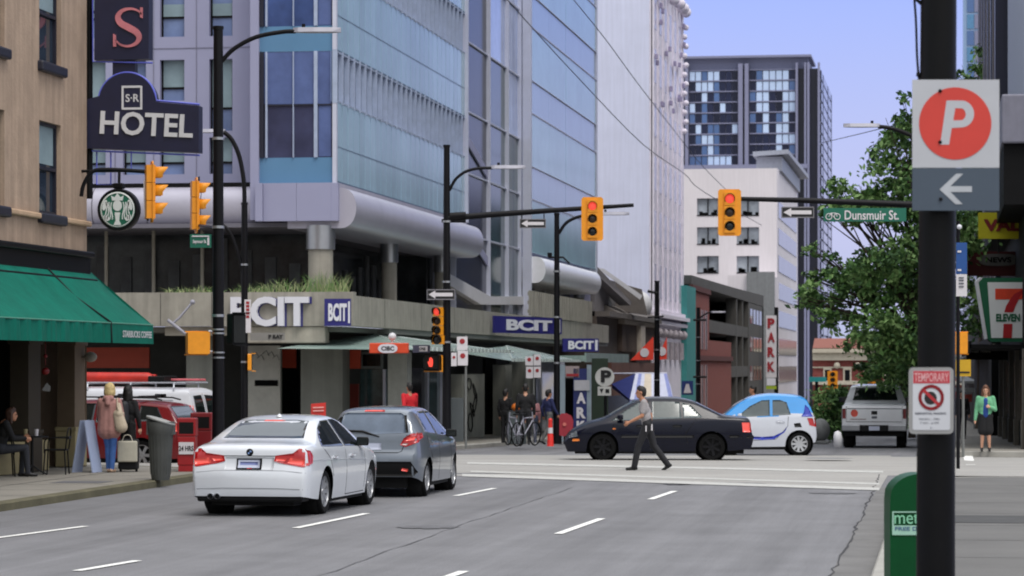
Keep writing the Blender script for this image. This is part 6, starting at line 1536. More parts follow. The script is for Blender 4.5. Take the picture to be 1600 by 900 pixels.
for s in ('left', 'right'):
    dpart('side_window', bv, [(-1.30, 1.06), (-.35, 1.0), (-.35, 1.40), (-.9, 1.395), (-1.15, 1.33)], s, M_cglass, body); dpart('side_window', bv, [(-.27, 1.0), (.72, .95), (.42, 1.22), (.12, 1.38), (-.27, 1.40)], s, M_cglass, body)
dpart('rear_window', bv, [(-.56, 1.055), (.0, 1.03), (.56, 1.055), (.50, 1.34), (.44, 1.375), (-.44, 1.375), (-.50, 1.34)], 'rear', mat('rear_glass_blue', (88, 100, 116), .12, var=.25, scale=2, spec=.4), body)
dpart('dark_pillar', bv, [(.56, 1.055), (.72, 1.07), (.63, 1.38), (.50, 1.36)], 'rear', M_trim, body, off=.004); dpart('dark_pillar', bv, [(-.56, 1.055), (-.60, 1.06), (-.54, 1.34), (-.50, 1.34)], 'rear', M_trim, body, off=.004)
dpart('brake_lamp', bv, [(-.17, 1.40), (.17, 1.40), (.16, 1.425), (-.16, 1.425)], 'rear', M_tailc, body, off=.014)
f = MB(); h_ = bv.ray_cast(Vector((-6, .2, 1.07)), Vector((1, 0, 0)))[0]; f.tube([(h_.x-.03, .52, 1.09), (h_.x-.035, .15, 1.075), (h_.x-.03, -.12, .99)], [.018, .022, .012], 6); f.build('wiper', M_trim, body, local=True)
for s in (1, -1):
    lo = dpart('tail_lamp', bv, [(s*a, b) for a, b in ((.47, .86), (.56, .83), (.76, .90), (.79, 1.0), (.76, 1.06), (.64, 1.04), (.53, .97))], 'rear', M_tail, body, off=.012)
    dpart('lamp_bar', bv, [(s*a, b) for a, b in ((.55, .92), (.70, .94), (.74, 1.0), (.62, .99))], 'rear', M_tailc, lo, off=.017); dpart('lamp_bar', bv, [(s*a, b) for a, b in ((.50, .862), (.57, .85), (.62, .885), (.53, .89))], 'rear', mat('lamp_clear', (196, 170, 170), .2), lo, off=.017)
    f = MB(); decal(bv, [(-1.86, .92), (-1.6, .98), (-1.56, 1.05), (-1.75, 1.06), (-1.84, 1.0)], 'left' if s > 0 else 'right', off=.01, mb=f); f.build('lamp_return', M_tail, lo, local=True)
    dpart('reflector', bv, [(s*a, b) for a, b in ((.50, .445), (.60, .43), (.62, .47), (.52, .485))], 'rear', M_tailc, body, off=.012)
dpart('lower_bumper', bv, [(-.70, .35), (.70, .35), (.76, .42), (.66, .59), (-.66, .59), (-.76, .42)], 'rear', M_trim, body, off=.006)
dpart('hatch_gap', bv, line_pts([(-.58, 1.02), (-.50, .76), (-.44, .735), (.44, .735), (.50, .76), (.58, 1.02)], .012), 'rear', M_trim, body, off=.002, depth=.006)
dpart('licence_plate', bv, [(-.16, .78), (.16, .78), (.16, .89), (-.16, .89)], 'rear', M_plate, body, off=.012)
seams(bv, body, [[(-.31, .25), (-.31, .6), (-.31, .98)], [(.78, .3), (.82, .6), (.76, .92)], [(-.98, .4), (-.95, .6), (-1.2, .85), (-1.3, 1.02)]])
handles(bv, body, (-.95, .0), .87, P_silv); mirrors(t, .62, 1.0, .78, M_trim)
place(t, (-1.27, -.80, 0), pg(667, 775.5), 8.75)
# ---- black sedan crossing
P_blk = mat('dark_navy_car_paint', (4, 7, 27), .25, var=.05, coat=.3, spec=.2)
M_gglass = mat('grey_green_glass', (56, 70, 72), .05, var=.35, scale=1.3, spec=.9)  # opaque; paler colour stands in for light showing through the windows
jet = dict(cat='car', x0=-2.19, x1=2.19, W=1.735, r=.315, Ra=.365, sill=interp([(-2.19, .28), (-1.6, .22), (1.4, .2), (2.19, .2)]), axles=(1.30, -1.215), tumble=.58, crown=.06,
  top=[(-2.19, .96), (-2.08, 1.0), (-1.75, 1.02), (-1.5, 1.06), (-1.1, 1.24), (-.75, 1.40), (-.35, 1.465), (.15, 1.47), (.5, 1.40), (.9, 1.2), (1.28, .985), (1.65, .88), (1.95, .74), (2.1, .62), (2.19, .48)],
  belt=[(-2.19, .90), (-1.6, .94), (-.6, .915), (.6, .88), (1.2, .85), (1.65, .74), (1.95, .62), (2.19, .42)],
  hw=[(-2.19, .84), (-2.1, .92), (-1.9, .97), (-1.3, 1), (1.3, 1), (1.75, .96), (2.0, .88), (2.19, .72)],
  rear=[(.2, -2.08), (.35, -2.15), (.55, -2.19), (.62, -2.17), (.66, -2.12), (.9, -2.10), (1.0, -2.02), (1.05, -1.7)], front=[(.2, 2.12), (.42, 2.19), (.55, 2.17), (.66, 2.1), (.8, 2.0), (1.5, 2.0)])
t, body, bv = car('crossing_sedan', 'dark navy sedan driving left across the intersection behind the pedestrian', jet, P_blk, mat('dark_rim', (24, 24, 27), .45, metal=.3, spec=.2), spokes=7)
for s in ('left', 'right'):
    dpart('side_window', bv, [(-.40, .97), (.40, .95), (.32, 1.32), (-.15, 1.365), (-.40, 1.36)][::-1] if 0 else [(-.52, .975), (.16, .955), (.16, 1.365), (-.3, 1.365), (-.48, 1.345)], s, M_gglass, body)
    dpart('side_window', bv, [(.24, .95), (1.10, .92), (.80, 1.14), (.50, 1.325), (.24, 1.36)], s, M_gglass, body); dpart('side_window', bv, [(-1.0, 1.0), (-.57, .98), (-.54, 1.335), (-.75, 1.27)], s, M_gglass, body)
dpart('rear_window', bv, [(-.58, 1.09), (.58, 1.09), (.48, 1.36), (-.48, 1.36)], 'rear', M_gglass, body); dpart('windscreen', bv, [(-.62, 1.05), (.62, 1.05), (.5, 1.37), (-.5, 1.37)], 'front', M_gglass, body)
for s in (1, -1):
    sd_ = 'left' if s > 0 else 'right'
    lo = dpart('tail_lamp', bv, [(s*a, b) for a, b in ((.46, .66), (.80, .66), (.82, .88), (.46, .88))], 'rear', M_tail, body, off=.012); dpart('lamp_return', bv, [(-2.11, .655), (-1.93, .66), (-1.91, .88), (-2.09, .88)], sd_, M_tailc, lo, off=.010)
    dpart('headlamp', bv, [(1.88, .56), (2.08, .52), (2.07, .62), (1.90, .69)], sd_, mat('headlamp_dim', (92, 98, 104), .15), body, off=.010); dpart('marker_lamp', bv, [(1.84, .45), (2.0, .445), (2.0, .495), (1.84, .50)], sd_, M_amber, body, off=.012); dpart('repeater', bv, [(1.0, .72), (1.07, .72), (1.07, .75), (1.0, .75)], sd_, M_amber, body, off=.01)
dpart('licence_plate', bv, [(-.16, .70), (.16, .70), (.16, .81), (-.16, .81)], 'rear', M_plate, body, off=.012)
f = MB()
for s in ('left', 'right'): decal(bv, line_pts([(-1.85, .56), (-1.62, .56)], .045), s, off=.016, mb=f); decal(bv, line_pts([(-.80, .56), (.88, .555)], .05), s, off=.016, mb=f)
decal(bv, line_pts([(-.84, .545), (.84, .545)], .05), 'rear', off=.016, mb=f); f.build('rub_strip', M_trim, body, local=True)
seams(bv, body, [[(.20, .25), (.20, .6), (.20, .94)], [(1.06, .35), (1.08, .6), (1.05, .88)], [(-.66, .4), (-.60, .6), (-.85, .95)]], .014)
handles(bv, body, (-.42, .42), .80, M_trim); mirrors(t, .9, 1.0, .80, P_blk)
place(t, (-1.215, .80, 0), pg(1112, 719.5), -89)
# ---- small two tone car
P_w2 = mat('silver_white_paint', (196, 200, 210), .28, var=.03, coat=1.); P_cy = mat('cyan_paint', (24, 140, 214), .28, var=.05, coat=1.); P_bl = mat('deep_blue_trim', (20, 44, 160), .3, var=.04)
sm = dict(cat='car', x0=-1.345, x1=1.345, W=1.66, r=.30, Ra=.355, sill=interp([(-1.345, .36), (-.9, .24), (.9, .22), (1.345, .24)]), axles=(.93, -.90), tumble=.30, crown=.07,
  top=[(-1.345, .86), (-1.28, 1.06), (-1.15, 1.36), (-1.07, 1.48), (-.7, 1.57), (-.2, 1.59), (.2, 1.545), (.6, 1.38), (1.0, 1.06), (1.15, .95), (1.28, .82), (1.345, .62)],
  belt=[(-1.345, .84), (-1.2, 1.0), (-.6, 1.0), (.3, .97), (.85, .93), (1.15, .84), (1.345, .6)],
  hw=[(-1.345, .86), (-1.28, .93), (-1.1, .985), (-.8, 1), (.8, 1), (1.1, .95), (1.25, .86), (1.345, .74)],
  rear=[(.3, -1.3), (.5, -1.345), (.7, -1.33), (.9, -1.30), (1.1, -1.25), (1.4, -1.12), (1.55, -.95)], front=[(.2, 1.3), (.5, 1.345), (.8, 1.25), (1.0, 1.1), (1.6, 1.0)])
t, body, bv = car('tiny_car', 'tiny silver white two seater with a bright blue roof behind the dark sedan', sm, P_w2, mat('silver_cover', (184, 186, 190), .4, metal=.3), spokes=9, style='spoke', wd=.17)
for s in ('left', 'right'):
    dpart('side_window', bv, [(-.68, 1.05), (-.22, 1.02), (-.22, 1.42), (-.42, 1.42), (-.58, 1.36)], s, M_gglass, body); dpart('side_window', bv, [(-.15, 1.02), (.70, .98), (.36, 1.26), (.06, 1.41), (-.15, 1.42)], s, M_gglass, body)
    dpart('rear_quarter', bv, [(-1.25, .995), (-.95, 1.0), (-1.02, 1.12), (-1.05, 1.3), (-1.14, 1.22)], s, P_bl, body, off=.008)
    dpart('swoosh', bv, [(.55, .45), (.05, .40), (-.25, .42), (-.52, .60), (-.60, .76), (-.50, .62), (-.24, .50), (.05, .48), (.55, .50)], s, P_bl, body, off=.006)
    dpart('air_intake', bv, [(-.96, .73), (-.78, .73), (-.76, .82), (-.92, .84)], s, M_trim, body, off=.008)
    dpart('tail_lamp', bv, [(-1.30, .74), (-1.16, .78), (-1.10, .96), (-1.24, .96)], s, M_tail, body, off=.012)
body.data.materials.append(P_cy)
for p in body.data.polygons:
    c_ = p.center
    if c_.z > 1.015+max(0, -.06*(c_.x)) and c_.z > interp(sm['belt'])(c_.x)+.012 and c_.x < .98: p.material_index = 1
dpart('rear_window', bv, [(-.56, 1.06), (.56, 1.06), (.46, 1.42), (-.46, 1.42)], 'rear', M_cglass, body)
for s in (1, -1): dpart('tail_lamp', bv, [(s*a, b) for a, b in ((.60, .74), (.76, .74), (.74, .96), (.60, .96))], 'rear', M_tail, body, off=.012)
dpart('lower_bumper', bv, [(-.7, .36), (.7, .36), (.7, .58), (-.7, .58)], 'rear', M_trim, body, off=.008); dpart('windscreen', bv, [(-.6, 1.02), (.6, 1.02), (.5, 1.44), (-.5, 1.44)], 'front', M_cglass, body)
seams(bv, body, [[(-.62, 1.0), (-.60, .75), (-.3, .42), (.5, .38)], [(.62, .95), (.66, .6), (.5, .38)]], .012); handles(bv, body, (-.42,), .87, P_w2); mirrors(t, .62, 1.03, .76, P_w2, .8)
place(t, (-.90, .76, 0), pg(1249, 712), -88)
# ---- pickup
P_pk = mat('pickup_paint', (206, 208, 212), .3, metal=.0, var=.04, coat=.8)
pk_ = dict(cat='pickup truck', x0=-2.9, x1=2.9, W=2.0, r=.39, Ra=.46, sill=.52, axles=(1.85, -1.75), tumble=.34, crown=.06, ub=.42,
  top=[(-2.9, 1.30), (-2.8, 1.33), (-.75, 1.335), (-.70, 1.36), (-.60, 1.75), (-.45, 1.90), (.4, 1.93), (.75, 1.85), (1.2, 1.4), (1.5, 1.24), (2.6, 1.16), (2.9, .9)],
  belt=[(-2.9, 1.27), (-.6, 1.26), (1.0, 1.24), (1.6, 1.18), (2.6, 1.08), (2.9, .8)],
  hw=[(-2.9, .96), (-2.8, .985), (-2.0, 1), (2.2, 1), (2.7, .95), (2.9, .84)], side=[(.3, .96), (.6, .985), (.9, 1.0), (1.1, 1.0), (1.28, .985), (2, .95)],
  rear=[(.4, -2.86), (.6, -2.88), (1.0, -2.9), (1.25, -2.89), (1.33, -2.8), (1.4, -.72), (1.85, -.52)], front=[(.4, 2.85), (.8, 2.9), (1.1, 2.8), (1.6, 2.7)])
t, body, bv = car('pickup_truck', 'silver grey pickup truck stopped with its tailgate facing the camera', pk_, P_pk, spokes=6, wd=.25)
dpart('rear_window', bv, [(-.70, 1.42), (.70, 1.42), (.60, 1.82), (-.60, 1.82)], 'rear', M_cglass, body)
for s in (1, -1):
    dpart('tail_lamp', bv, [(s*a, b) for a, b in ((.86, .90), (.96, .90), (.96, 1.2), (.86, 1.2))], 'rear', mat('tail_lamp_dull', (110, 40, 42), .3), body, off=.012)
    dpart('side_window', bv, [(-.45, 1.32), (1.05, 1.30), (.72, 1.75), (-.4, 1.80)], 'left' if s > 0 else 'right', M_cglass, body)
dpart('tailgate_gap', bv, line_pts([(-.84, 1.27), (-.84, .80), (.84, .80), (.84, 1.27)], .016), 'rear', M_trim, body, off=.003, depth=.004); dpart('tailgate_crease', bv, line_pts([(-.82, 1.2), (.82, 1.2)], .03), 'rear', mat('crease_shade3', (112, 116, 120), .4), body, off=.004, depth=.003)  # grey strip paints the shade of the tailgate crease
dpart('handle_recess', bv, [(-.09, 1.02), (.09, 1.02), (.09, 1.13), (-.09, 1.13)], 'rear', M_trim, body, off=.008); dpart('camera_bezel', bv, [(-.08, .9), (.08, .9), (.08, .97), (-.08, .97)], 'rear', mat('badge_slate', (70, 74, 84), .4), body, off=.008)
dpart('round_sticker', bv, [(.60+.11*math.cos(R(a)), 1.06+.115*math.sin(R(a))) for a in range(0, 360, 24)], 'rear', mat('sticker_red', (196, 76, 62), .5), body, off=.006); dpart('tailgate_script', bv, [(.25, .865), (.72, .865), (.72, .89), (.25, .89)], 'rear', mat('script_brown', (130, 104, 100), .5), body, off=.005)
f = MB()
for a, b in ((-.98, -.42), (.42, .98)): f.box(-3.02, -2.85, a, b, .52, .72, bev=.03)
WM[t] = Matrix(); build_split(f, 'rear_bumper', mat('chrome_grey', (150, 152, 156), .3, metal=.6), t)
f = MB(); f.box(-2.98, -2.85, -.42, .42, .50, .70, bev=.02); bp_ = f.build('bumper_centre', M_trim, t, local=True); f = MB(); f.box(-2.995, -2.981, -.16, .16, .54, .67); f.build('licence_plate', M_plate, bp_, local=True)
f = MB(); f.box(-2.8, 2.5, -.9, .9, .36, .8); f.build('chassis', M_wellm, t, local=True); mirrors(t, .95, 1.42, .95, M_trim, 1.3)
PT = at(1366, 571, 85.5); PT.z = g(PT.y); place(t, (-2.9, 0, 0), PT, 8.2)
# ---- red estate with roof bars
P_red = mat('red_car_paint', (104, 14, 20), .28, var=.05, coat=.4, spec=.3)
suv = dict(cat='car', x0=-2.3, x1=2.3, W=1.85, r=.34, Ra=.395, sill=.27, axles=(1.4, -1.35), tumble=.48, crown=.06,
  top=[(-2.3, .98), (-2.22, 1.08), (-2.05, 1.3), (-1.85, 1.47), (-1.3, 1.53), (-.4, 1.565), (.3, 1.55), (.7, 1.42), (1.1, 1.15), (1.35, 1.05), (1.9, .98), (2.2, .82), (2.3, .7)],
  belt=[(-2.3, .95), (-2.15, 1.05), (-1.3, 1.04), (.8, .99), (1.4, .95), (2.0, .85), (2.3, .62)],
  hw=[(-2.3, .84), (-2.2, .91), (-2.0, .965), (-1.5, 1), (1.4, 1), (1.9, .95), (2.2, .84), (2.3, .74)],
  rear=[(.25, -2.2), (.5, -2.3), (.68, -2.28), (.72, -2.22), (1.0, -2.20), (1.1, -2.14), (1.3, -1.98), (1.45, -1.85)], front=[(.2, 2.25), (.5, 2.3), (.8, 2.2), (1.5, 2.1)])
t, body, bv = car('red_wagon', 'red family car with dark glass and roof bars behind the pedestrians on the left', suv, P_red, spokes=6)
for s in ('left', 'right'):
    dpart('side_window', bv, [(-1.85, 1.10), (-1.25, 1.09), (-1.25, 1.44), (-1.65, 1.40)], s, M_cglass, body); dpart('side_window', bv, [(-1.18, 1.09), (-.25, 1.06), (-.25, 1.48), (-1.18, 1.45)], s, M_cglass, body); dpart('side_window', bv, [(-.18, 1.06), (.95, 1.03), (.55, 1.36), (.25, 1.48), (-.18, 1.48)], s, M_cglass, body)
    dpart('tail_lamp', bv, [(-2.2, .86), (-1.92, .90), (-1.80, 1.02), (-2.14, 1.04)], s, M_tailc, body, off=.012)
dpart('rear_window', bv, [(-.62, 1.10), (.62, 1.10), (.52, 1.42), (-.52, 1.42)], 'rear', mat('rear_glass', (64, 72, 78)), body)
for s in (1, -1): dpart('tail_lamp', bv, [(s*a, b) for a, b in ((.48, .90), (.78, .88), (.78, 1.02), (.55, 1.02))], 'rear', M_tail, body, off=.012)
dpart('licence_plate', bv, [(-.16, .78), (.16, .78), (.16, .90), (-.16, .90)], 'rear', M_plate, body, off=.012); dpart('chrome_strip', bv, [(-.5, .92), (.5, .92), (.5, .95), (-.5, .95)], 'rear', M_steel, body, off=.014)
f = MB()
for s in (1, -1): f.tube([(-1.7, s*.55, 1.55), (-1.5, s*.55, 1.60), (.1, s*.55, 1.62), (.3, s*.55, 1.58)], .018, 6)
for x in (-1.2, -.3): f.box(x-.05, x+.05, -.62, .62, 1.615, 1.65, bev=.015); f.box(x-.12, x+.12, -.66, -.52, 1.60, 1.68, bev=.02)
f.build('roof_bars', M_trim, t, local=True); seams(bv, body, [[(-.22, .3), (-.22, 1.04)], [(-1.2, .5), (-1.15, 1.05)], [(.95, .35), (.98, 1.0)]]); handles(bv, body, (-.95, .1), .90, P_red); mirrors(t, .75, 1.08, .85, P_red)
PT = at(304, 571, 62.6); PT.z = -.17; place(t, (-2.25, 0, 0), PT, -75)
# ---- white van with roof rack
P_van = mat('van_white', (200, 202, 208), .35, var=.04, coat=.6)
vn = dict(cat='van', x0=-2.8, x1=2.8, W=2.0, r=.36, Ra=.42, sill=.32, axles=(1.75, -1.65), tumble=.16, crown=.10,
  top=[(-2.8, 1.70), (-2.72, 1.84), (-2.5, 1.92), (.9, 1.95), (1.3, 1.85), (1.75, 1.4), (2.0, 1.25), (2.6, 1.12), (2.8, .9)],
  belt=[(-2.8, 1.16), (1.6, 1.14), (2.3, 1.05), (2.8, .8)],
  hw=[(-2.8, .93), (-2.7, .97), (-2.4, 1), (2.0, 1), (2.5, .95), (2.8, .84)],
  rear=[(.3, -2.7), (.5, -2.8), (1.1, -2.79), (1.5, -2.72), (1.8, -2.62), (1.9, -2.5)], front=[(.3, 2.7), (.6, 2.8), (1.0, 2.7), (1.4, 2.4)])
t, body, bv = car('work_van', 'white work van with a loaded roof rack behind the red family car', vn, P_van, spokes=6)
for s in (1, -1):
    lo = dpart('rear_door_window', bv, [(s*a, b) for a, b in ((.06, 1.2), (.68, 1.2), (.62, 1.72), (.10, 1.74))], 'rear', M_cglass, body); dpart('tail_lamp', bv, [(s*a, b) for a, b in ((.80, 1.15), (.93, 1.12), (.90, 1.48), (.80, 1.48))], 'rear', M_tailc, body, off=.012)
    dpart('tail_lamp_side', bv, [(-2.76, 1.12), (-2.62, 1.12), (-2.60, 1.48), (-2.70, 1.48)], 'left' if s > 0 else 'right', M_tailc, body, off=.012)
    dpart('side_panel', bv, [(-2.3, 1.22), (-.6, 1.22), (-.6, 1.62), (-2.2, 1.62)], 'left' if s > 0 else 'right', mat('van_shade_panel', (180, 182, 190), .4), body, off=.004); dpart('side_window', bv, [(.55, 1.22), (1.5, 1.2), (1.15, 1.68), (.55, 1.72)], 'left' if s > 0 else 'right', M_cglass, body)
dpart('door_gap', bv, line_pts([(0, .45), (0, 1.78)], .014), 'rear', M_trim, body, off=.003, depth=.004); dpart('door_lock', bv, [(-.16, .84), (-.06, .84), (-.06, .98), (-.16, .98)], 'rear', M_trim, body, off=.015)
f = MB()
for x in (-2.2, -1.0, .2): f.tube([(x, -.8, 1.86), (x, -.78, 2.03), (x, .78, 2.03), (x, .8, 1.86)], .025, 6)
for y in (-.7, .7): f.tube([(-2.5, y, 2.05), (.6, y, 2.05)], .02, 6)
f.build('roof_rack', M_steel, t, local=True)
place(t, (-2.75, 0, 0), (at(322, 571, 72).x, at(322, 571, 72).y, -.34), -73); van = t
bpy.context.view_layer.update()
VM = van.matrix_basis.copy()
lt = thing('rack_load', 'long red bundle strapped on the roof rack of the white van', 'load', VM @ Vector((0, 0, 2.06)), van.rotation_euler.z); 
f = MB(); f.tube([(-1.3, .1, .09), (-1.2, .1, .1), (2.6, .15, .12), (2.7, .15, .1)], [.10, .15, .15, .10], 10); f.tube([(-1.2, -.35, .1), (2.4, -.3, .12)], .10, 8); o = f.build('red_tube', mat('load_red', (176, 36, 22), .5, var=.25, scale=3), lt, local=True)
f = MB(); f.box(-1.75, -1.3, -.5, .4, .0, .16, bev=.03); f.build('black_case', M_trim, lt, local=True)
f = MB()
for y in (-.42, -.08): f.tube([(-2.55, y, .06), (2.4, y, .08)], .03, 6)
for i in range(16): f.tube([(-2.4+i*.3, -.42, .06), (-2.4+i*.3, -.08, .06)], .016, 5)
f.build('ladder', mat('ladder_pink', (186, 90, 96), .5, var=.2), lt, local=True)
# ------------------------------------------------------------- people
M_skin = mat('skin', (196, 148, 122), .55, var=.06, scale=12); M_skin2 = mat('skin_tan', (176, 124, 96), .55, var=.06, scale=12)
def capsule(bm_list, p0, r0, p1, r1, sc=None):
    p0, p1 = Vector(p0), Vector(p1); bm = bmesh.new(); d = p1-p0; L_ = max(d.length, 1e-4)
    vs_ = []; n = 12; rings = []
    for k in range(5): a = R(-90+90*k/4); rings.append((r0*math.cos(a), r0*math.sin(a)))
    for k in range(5): a = R(90*k/4); rings.append((r1*math.cos(a), L_+r1*math.sin(a)))
    Q = d.to_track_quat('Z', 'Y').to_matrix()
    for rr, h in rings:
        rr = max(rr, .0005)
        vs_.append([p0+Q @ Vector((rr*math.cos(2*math.pi*j/n), rr*math.sin(2*math.pi*j/n), h)) for j in range(n)])
    if sc: # squash about the midpoint: (x, y, z)
        m = (p0+p1)/2; vs_ = [[m+Vector(((v-m).x*sc[0], (v-m).y*sc[1], (v-m).z*sc[2])) for v in r_] for r_ in vs_]
    flat = [v for r_ in vs_ for v in r_]; o = len(bm_list[0]); bm_list[0] += flat
    for i in range(len(vs_)-1):
        for j in range(n): bm_list[1].append((o+i*n+j, o+i*n+(j+1) % n, o+(i+1)*n+(j+1) % n, o+(i+1)*n+j))
    bm_list[1].append(tuple(o+j for j in range(n))[::-1]); bm_list[1].append(tuple(o+(len(vs_)-1)*n+j for j in range(n)))
def blob(caps, voxel, smooth=2):
    """one continuous skin round all capsules -> (verts, faces)"""
    bl = [[], []]
    for c in caps: capsule(bl, *c[:4], sc=c[5] if len(c) > 5 else None)
    me = bpy.data.meshes.new('b'); me.from_pydata([tuple(v) for v in bl[0]], [], bl[1]); ob = bpy.data.objects.new('b', me); C.objects.link(ob)
    m = ob.modifiers.new('r', 'REMESH'); m.mode = 'VOXEL'; m.voxel_size = voxel; m.use_smooth_shade = True
    s = ob.modifiers.new('s', 'SMOOTH'); s.factor = .5; s.iterations = smooth
    dg = bpy.context.evaluated_depsgraph_get(); dg.update(); e = bpy.data.meshes.new_from_object(ob.evaluated_get(dg))
    bpy.data.objects.remove(ob); bpy.data.meshes.remove(me)
    return e
def segd(p, c):
    a, b = Vector(c[0]), Vector(c[2]); ab = b-a; t = max(0, min(1, (p-a).dot(ab)/max(ab.length_squared, 1e-8))); r = c[1]+(c[3]-c[1])*t
    q = a+ab*t; d = p-q
    if len(c) > 5: d = Vector((d.x/c[5][0], d.y/c[5][1], d.z/c[5][2]))
    return d.length-r
def skinned(name, caps, mats, parent, voxel=.012, smooth=2):
    e = blob(caps, voxel, smooth); e.name = name
    for m in mats: e.materials.append(m)
    idx = []
    for p in e.polygons:
        c = Vector(p.center); idx.append(min(caps, key=lambda k: segd(c, k))[4])
    e.polygons.foreach_set('material_index', idx); e.polygons.foreach_set('use_smooth', [True]*len(idx)); e.update()
    o = bpy.data.objects.new(name, e); C.objects.link(o); o.parent = parent; WM[o] = WM[parent]; return o
# material slots in a body: 0 skin, 1 top, 2 trousers, 3 shoes, 4 extra
def pose(**k):
    """joints of a standing figure 1.72 m tall, x forward, y left"""
    J = dict(hip=(0, 0, .93), chest=(0, 0, 1.27), neck=(0, 0, 1.46), head=(.02, 0, 1.60), hl=(0, .09, .92), hr=(0, -.09, .92), kl=(.02, .10, .50), kr=(.02, -.10, .50), al=(-.02, .10, .09), ar=(-.02, -.10, .09),
             sl=(0, .185, 1.40), sr=(0, -.185, 1.40), el=(-.03, .24, 1.12), er=(-.03, -.24, 1.12), wl=(.04, .25, .88), wr=(.04, -.25, .88), tl=(1, 0, 0), tr=(1, 0, 0), fl=None, fr=None)
    J.update(k); return J
def hand_caps(w, d, side, mi=0, curl=.5):
    """palm, four unequal fingers and a thumb"""
    w = Vector(w); d = Vector(d).normalized(); s = Vector((0, side, 0)); s = (s-d*s.dot(d)); s = s.normalized() if s.length > .1 else Vector((1, 0, 0)); n = d.cross(s).normalized()
    caps = [(w, .026, w+d*.075, .033, mi, ), (w+d*.06+n*.015, .018, w+d*.075-n*.02, .016, mi)]
    for i, (ln, off) in enumerate(((.066, .03), (.076, .01), (.07, -.01), (.055, -.03))):
        a = w+d*.085+n*off; b = a+d*ln*.5-s*ln*.15*curl; c = b+d*ln*.35-s*ln*.45*curl; caps += [(a, .010, b, .009, mi), (b, .009, c, .007, mi)]
    a = w+d*.03+n*.03; b = a+d*.035+n*.03; caps += [(a, .013, b, .011, mi), (b, .011, b+d*.03-s*.008, .009, mi)]
    return caps
def body_caps(J, f=1., sleeve='short', top=1, leg=2, bulk=1., skirt=False, foot=3, flare=.0, neck_mi=0, handcol=0):
    V = {k: (Vector(v) if v is not None and len(v) == 3 else v) for k, v in J.items()}; c = []
    hp, ch, nk, hd = V['hip'], V['chest'], V['neck'], V['head']
    c += [(V['hl']+Vector((0, 0, .02)), .105*bulk, V['hr']+Vector((0, 0, .02)), .105*bulk, leg, (.95, 1, 1)), (hp+Vector((0, .05, .06)), .115*bulk, hp+Vector((0, -.05, .06)), .115*bulk, leg if not skirt else top, (.9, 1, 1))]
    mid = hp.lerp(ch, .5)
    c += [(mid+Vector((0, .055, 0)), .115*bulk, mid+Vector((0, -.055, 0)), .115*bulk, top, (.88, 1, 1.3)), (ch+Vector((0, .085, 0)), .125*bulk, ch+Vector((0, -.085, 0)), .125*bulk, top, (.85, 1, 1.3)),
          (V['sl']+Vector((0, -.03, -.015)), .062*bulk, V['sr']+Vector((0, .03, -.015)), .062*bulk, top), (hp+Vector((0, 0, .02)), .12*bulk, ch, .12*bulk, top, (.9, 1.1, 1))]
    c += [(ch+Vector((-.01, 0, .12)), .065, nk+Vector((0, 0, .02)), .052, neck_mi), (nk, .052, hd+Vector((-.01, 0, -.06)), .05, 0)]
    c += [(hd+Vector((-.008, 0, .025)), .083, hd+Vector((-.006, 0, .03)), .083, 0, (1.06, .90, 1.15)), (hd+Vector((.02, 0, -.04)), .062, hd+Vector((.035, 0, -.07)), .048, 0, (1, .92, 1)),
          (hd+Vector((.085, 0, .005)), .010, hd+Vector((.10, 0, -.022)), .014, 0), (hd+Vector((.078, .02, .03)), .012, hd+Vector((.078, -.02, .03)), .012, 0), (hd+Vector((.082, .014, -.058)), .009, hd+Vector((.082, -.014, -.058)), .009, 0)]
    for s in (1, -1): c.append((hd+Vector((-.01, s*.078, .012)), .014, hd+Vector((-.015, s*.08, -.02)), .010, 0, (1.3, .8, 1)))
    for s, a, e, w in ((1, 'sl', 'el', 'wl'), (-1, 'sr', 'er', 'wr')):
        sh, el, wr = V[a], V[e], V[w]; cut = sh.lerp(el, .72)
        if sleeve == 'short': c += [(sh, .066*bulk, cut, .056*bulk, top), (cut, .043, el, .040, 0), (el, .040, wr, .028, 0)]
        else: c += [(sh, .068*bulk, el, .054*bulk, top), (el, .054*bulk, wr, .040*bulk, top)]
        d = (wr-el).normalized(); c += hand_caps(wr+d*.005, d+Vector((0, 0, -.15)), s, handcol)
    for s, h, k, a, t in ((1, 'hl', 'kl', 'al', 'tl'), (-1, 'hr', 'kr', 'ar', 'tr')):
        hi, kn, an = V[h], V[k], V[a]; td = V[t].normalized(); lm = leg if not skirt else 0
        if skirt: c += [(hi, .09, kn, .055, 0), (kn, .055, kn.lerp(an, .35), .052, 0), (kn.lerp(an, .35), .052, an, .034, 0)]
        else: c += [(hi, .098*bulk, kn, .066*bulk+flare*.3, lm), (kn, .066*bulk+flare*.3, kn.lerp(an, .35), .062*bulk+flare*.6, lm), (kn.lerp(an, .35), .062*bulk+flare*.6, an+Vector((0, 0, -.01)), .048*bulk+flare, lm)]
        up = Vector((0, 0, 1)); up = (up-td*up.dot(td)).normalized(); heel = an-up*.052-td*.035
        c += [(heel, .036, an-up*.045+td*.05, .040, foot, ), (an-up*.048+td*.05, .040, an-up*.060+td*.155, .030, foot), (an, .042, an-up*.05, .04, foot)]
    return c
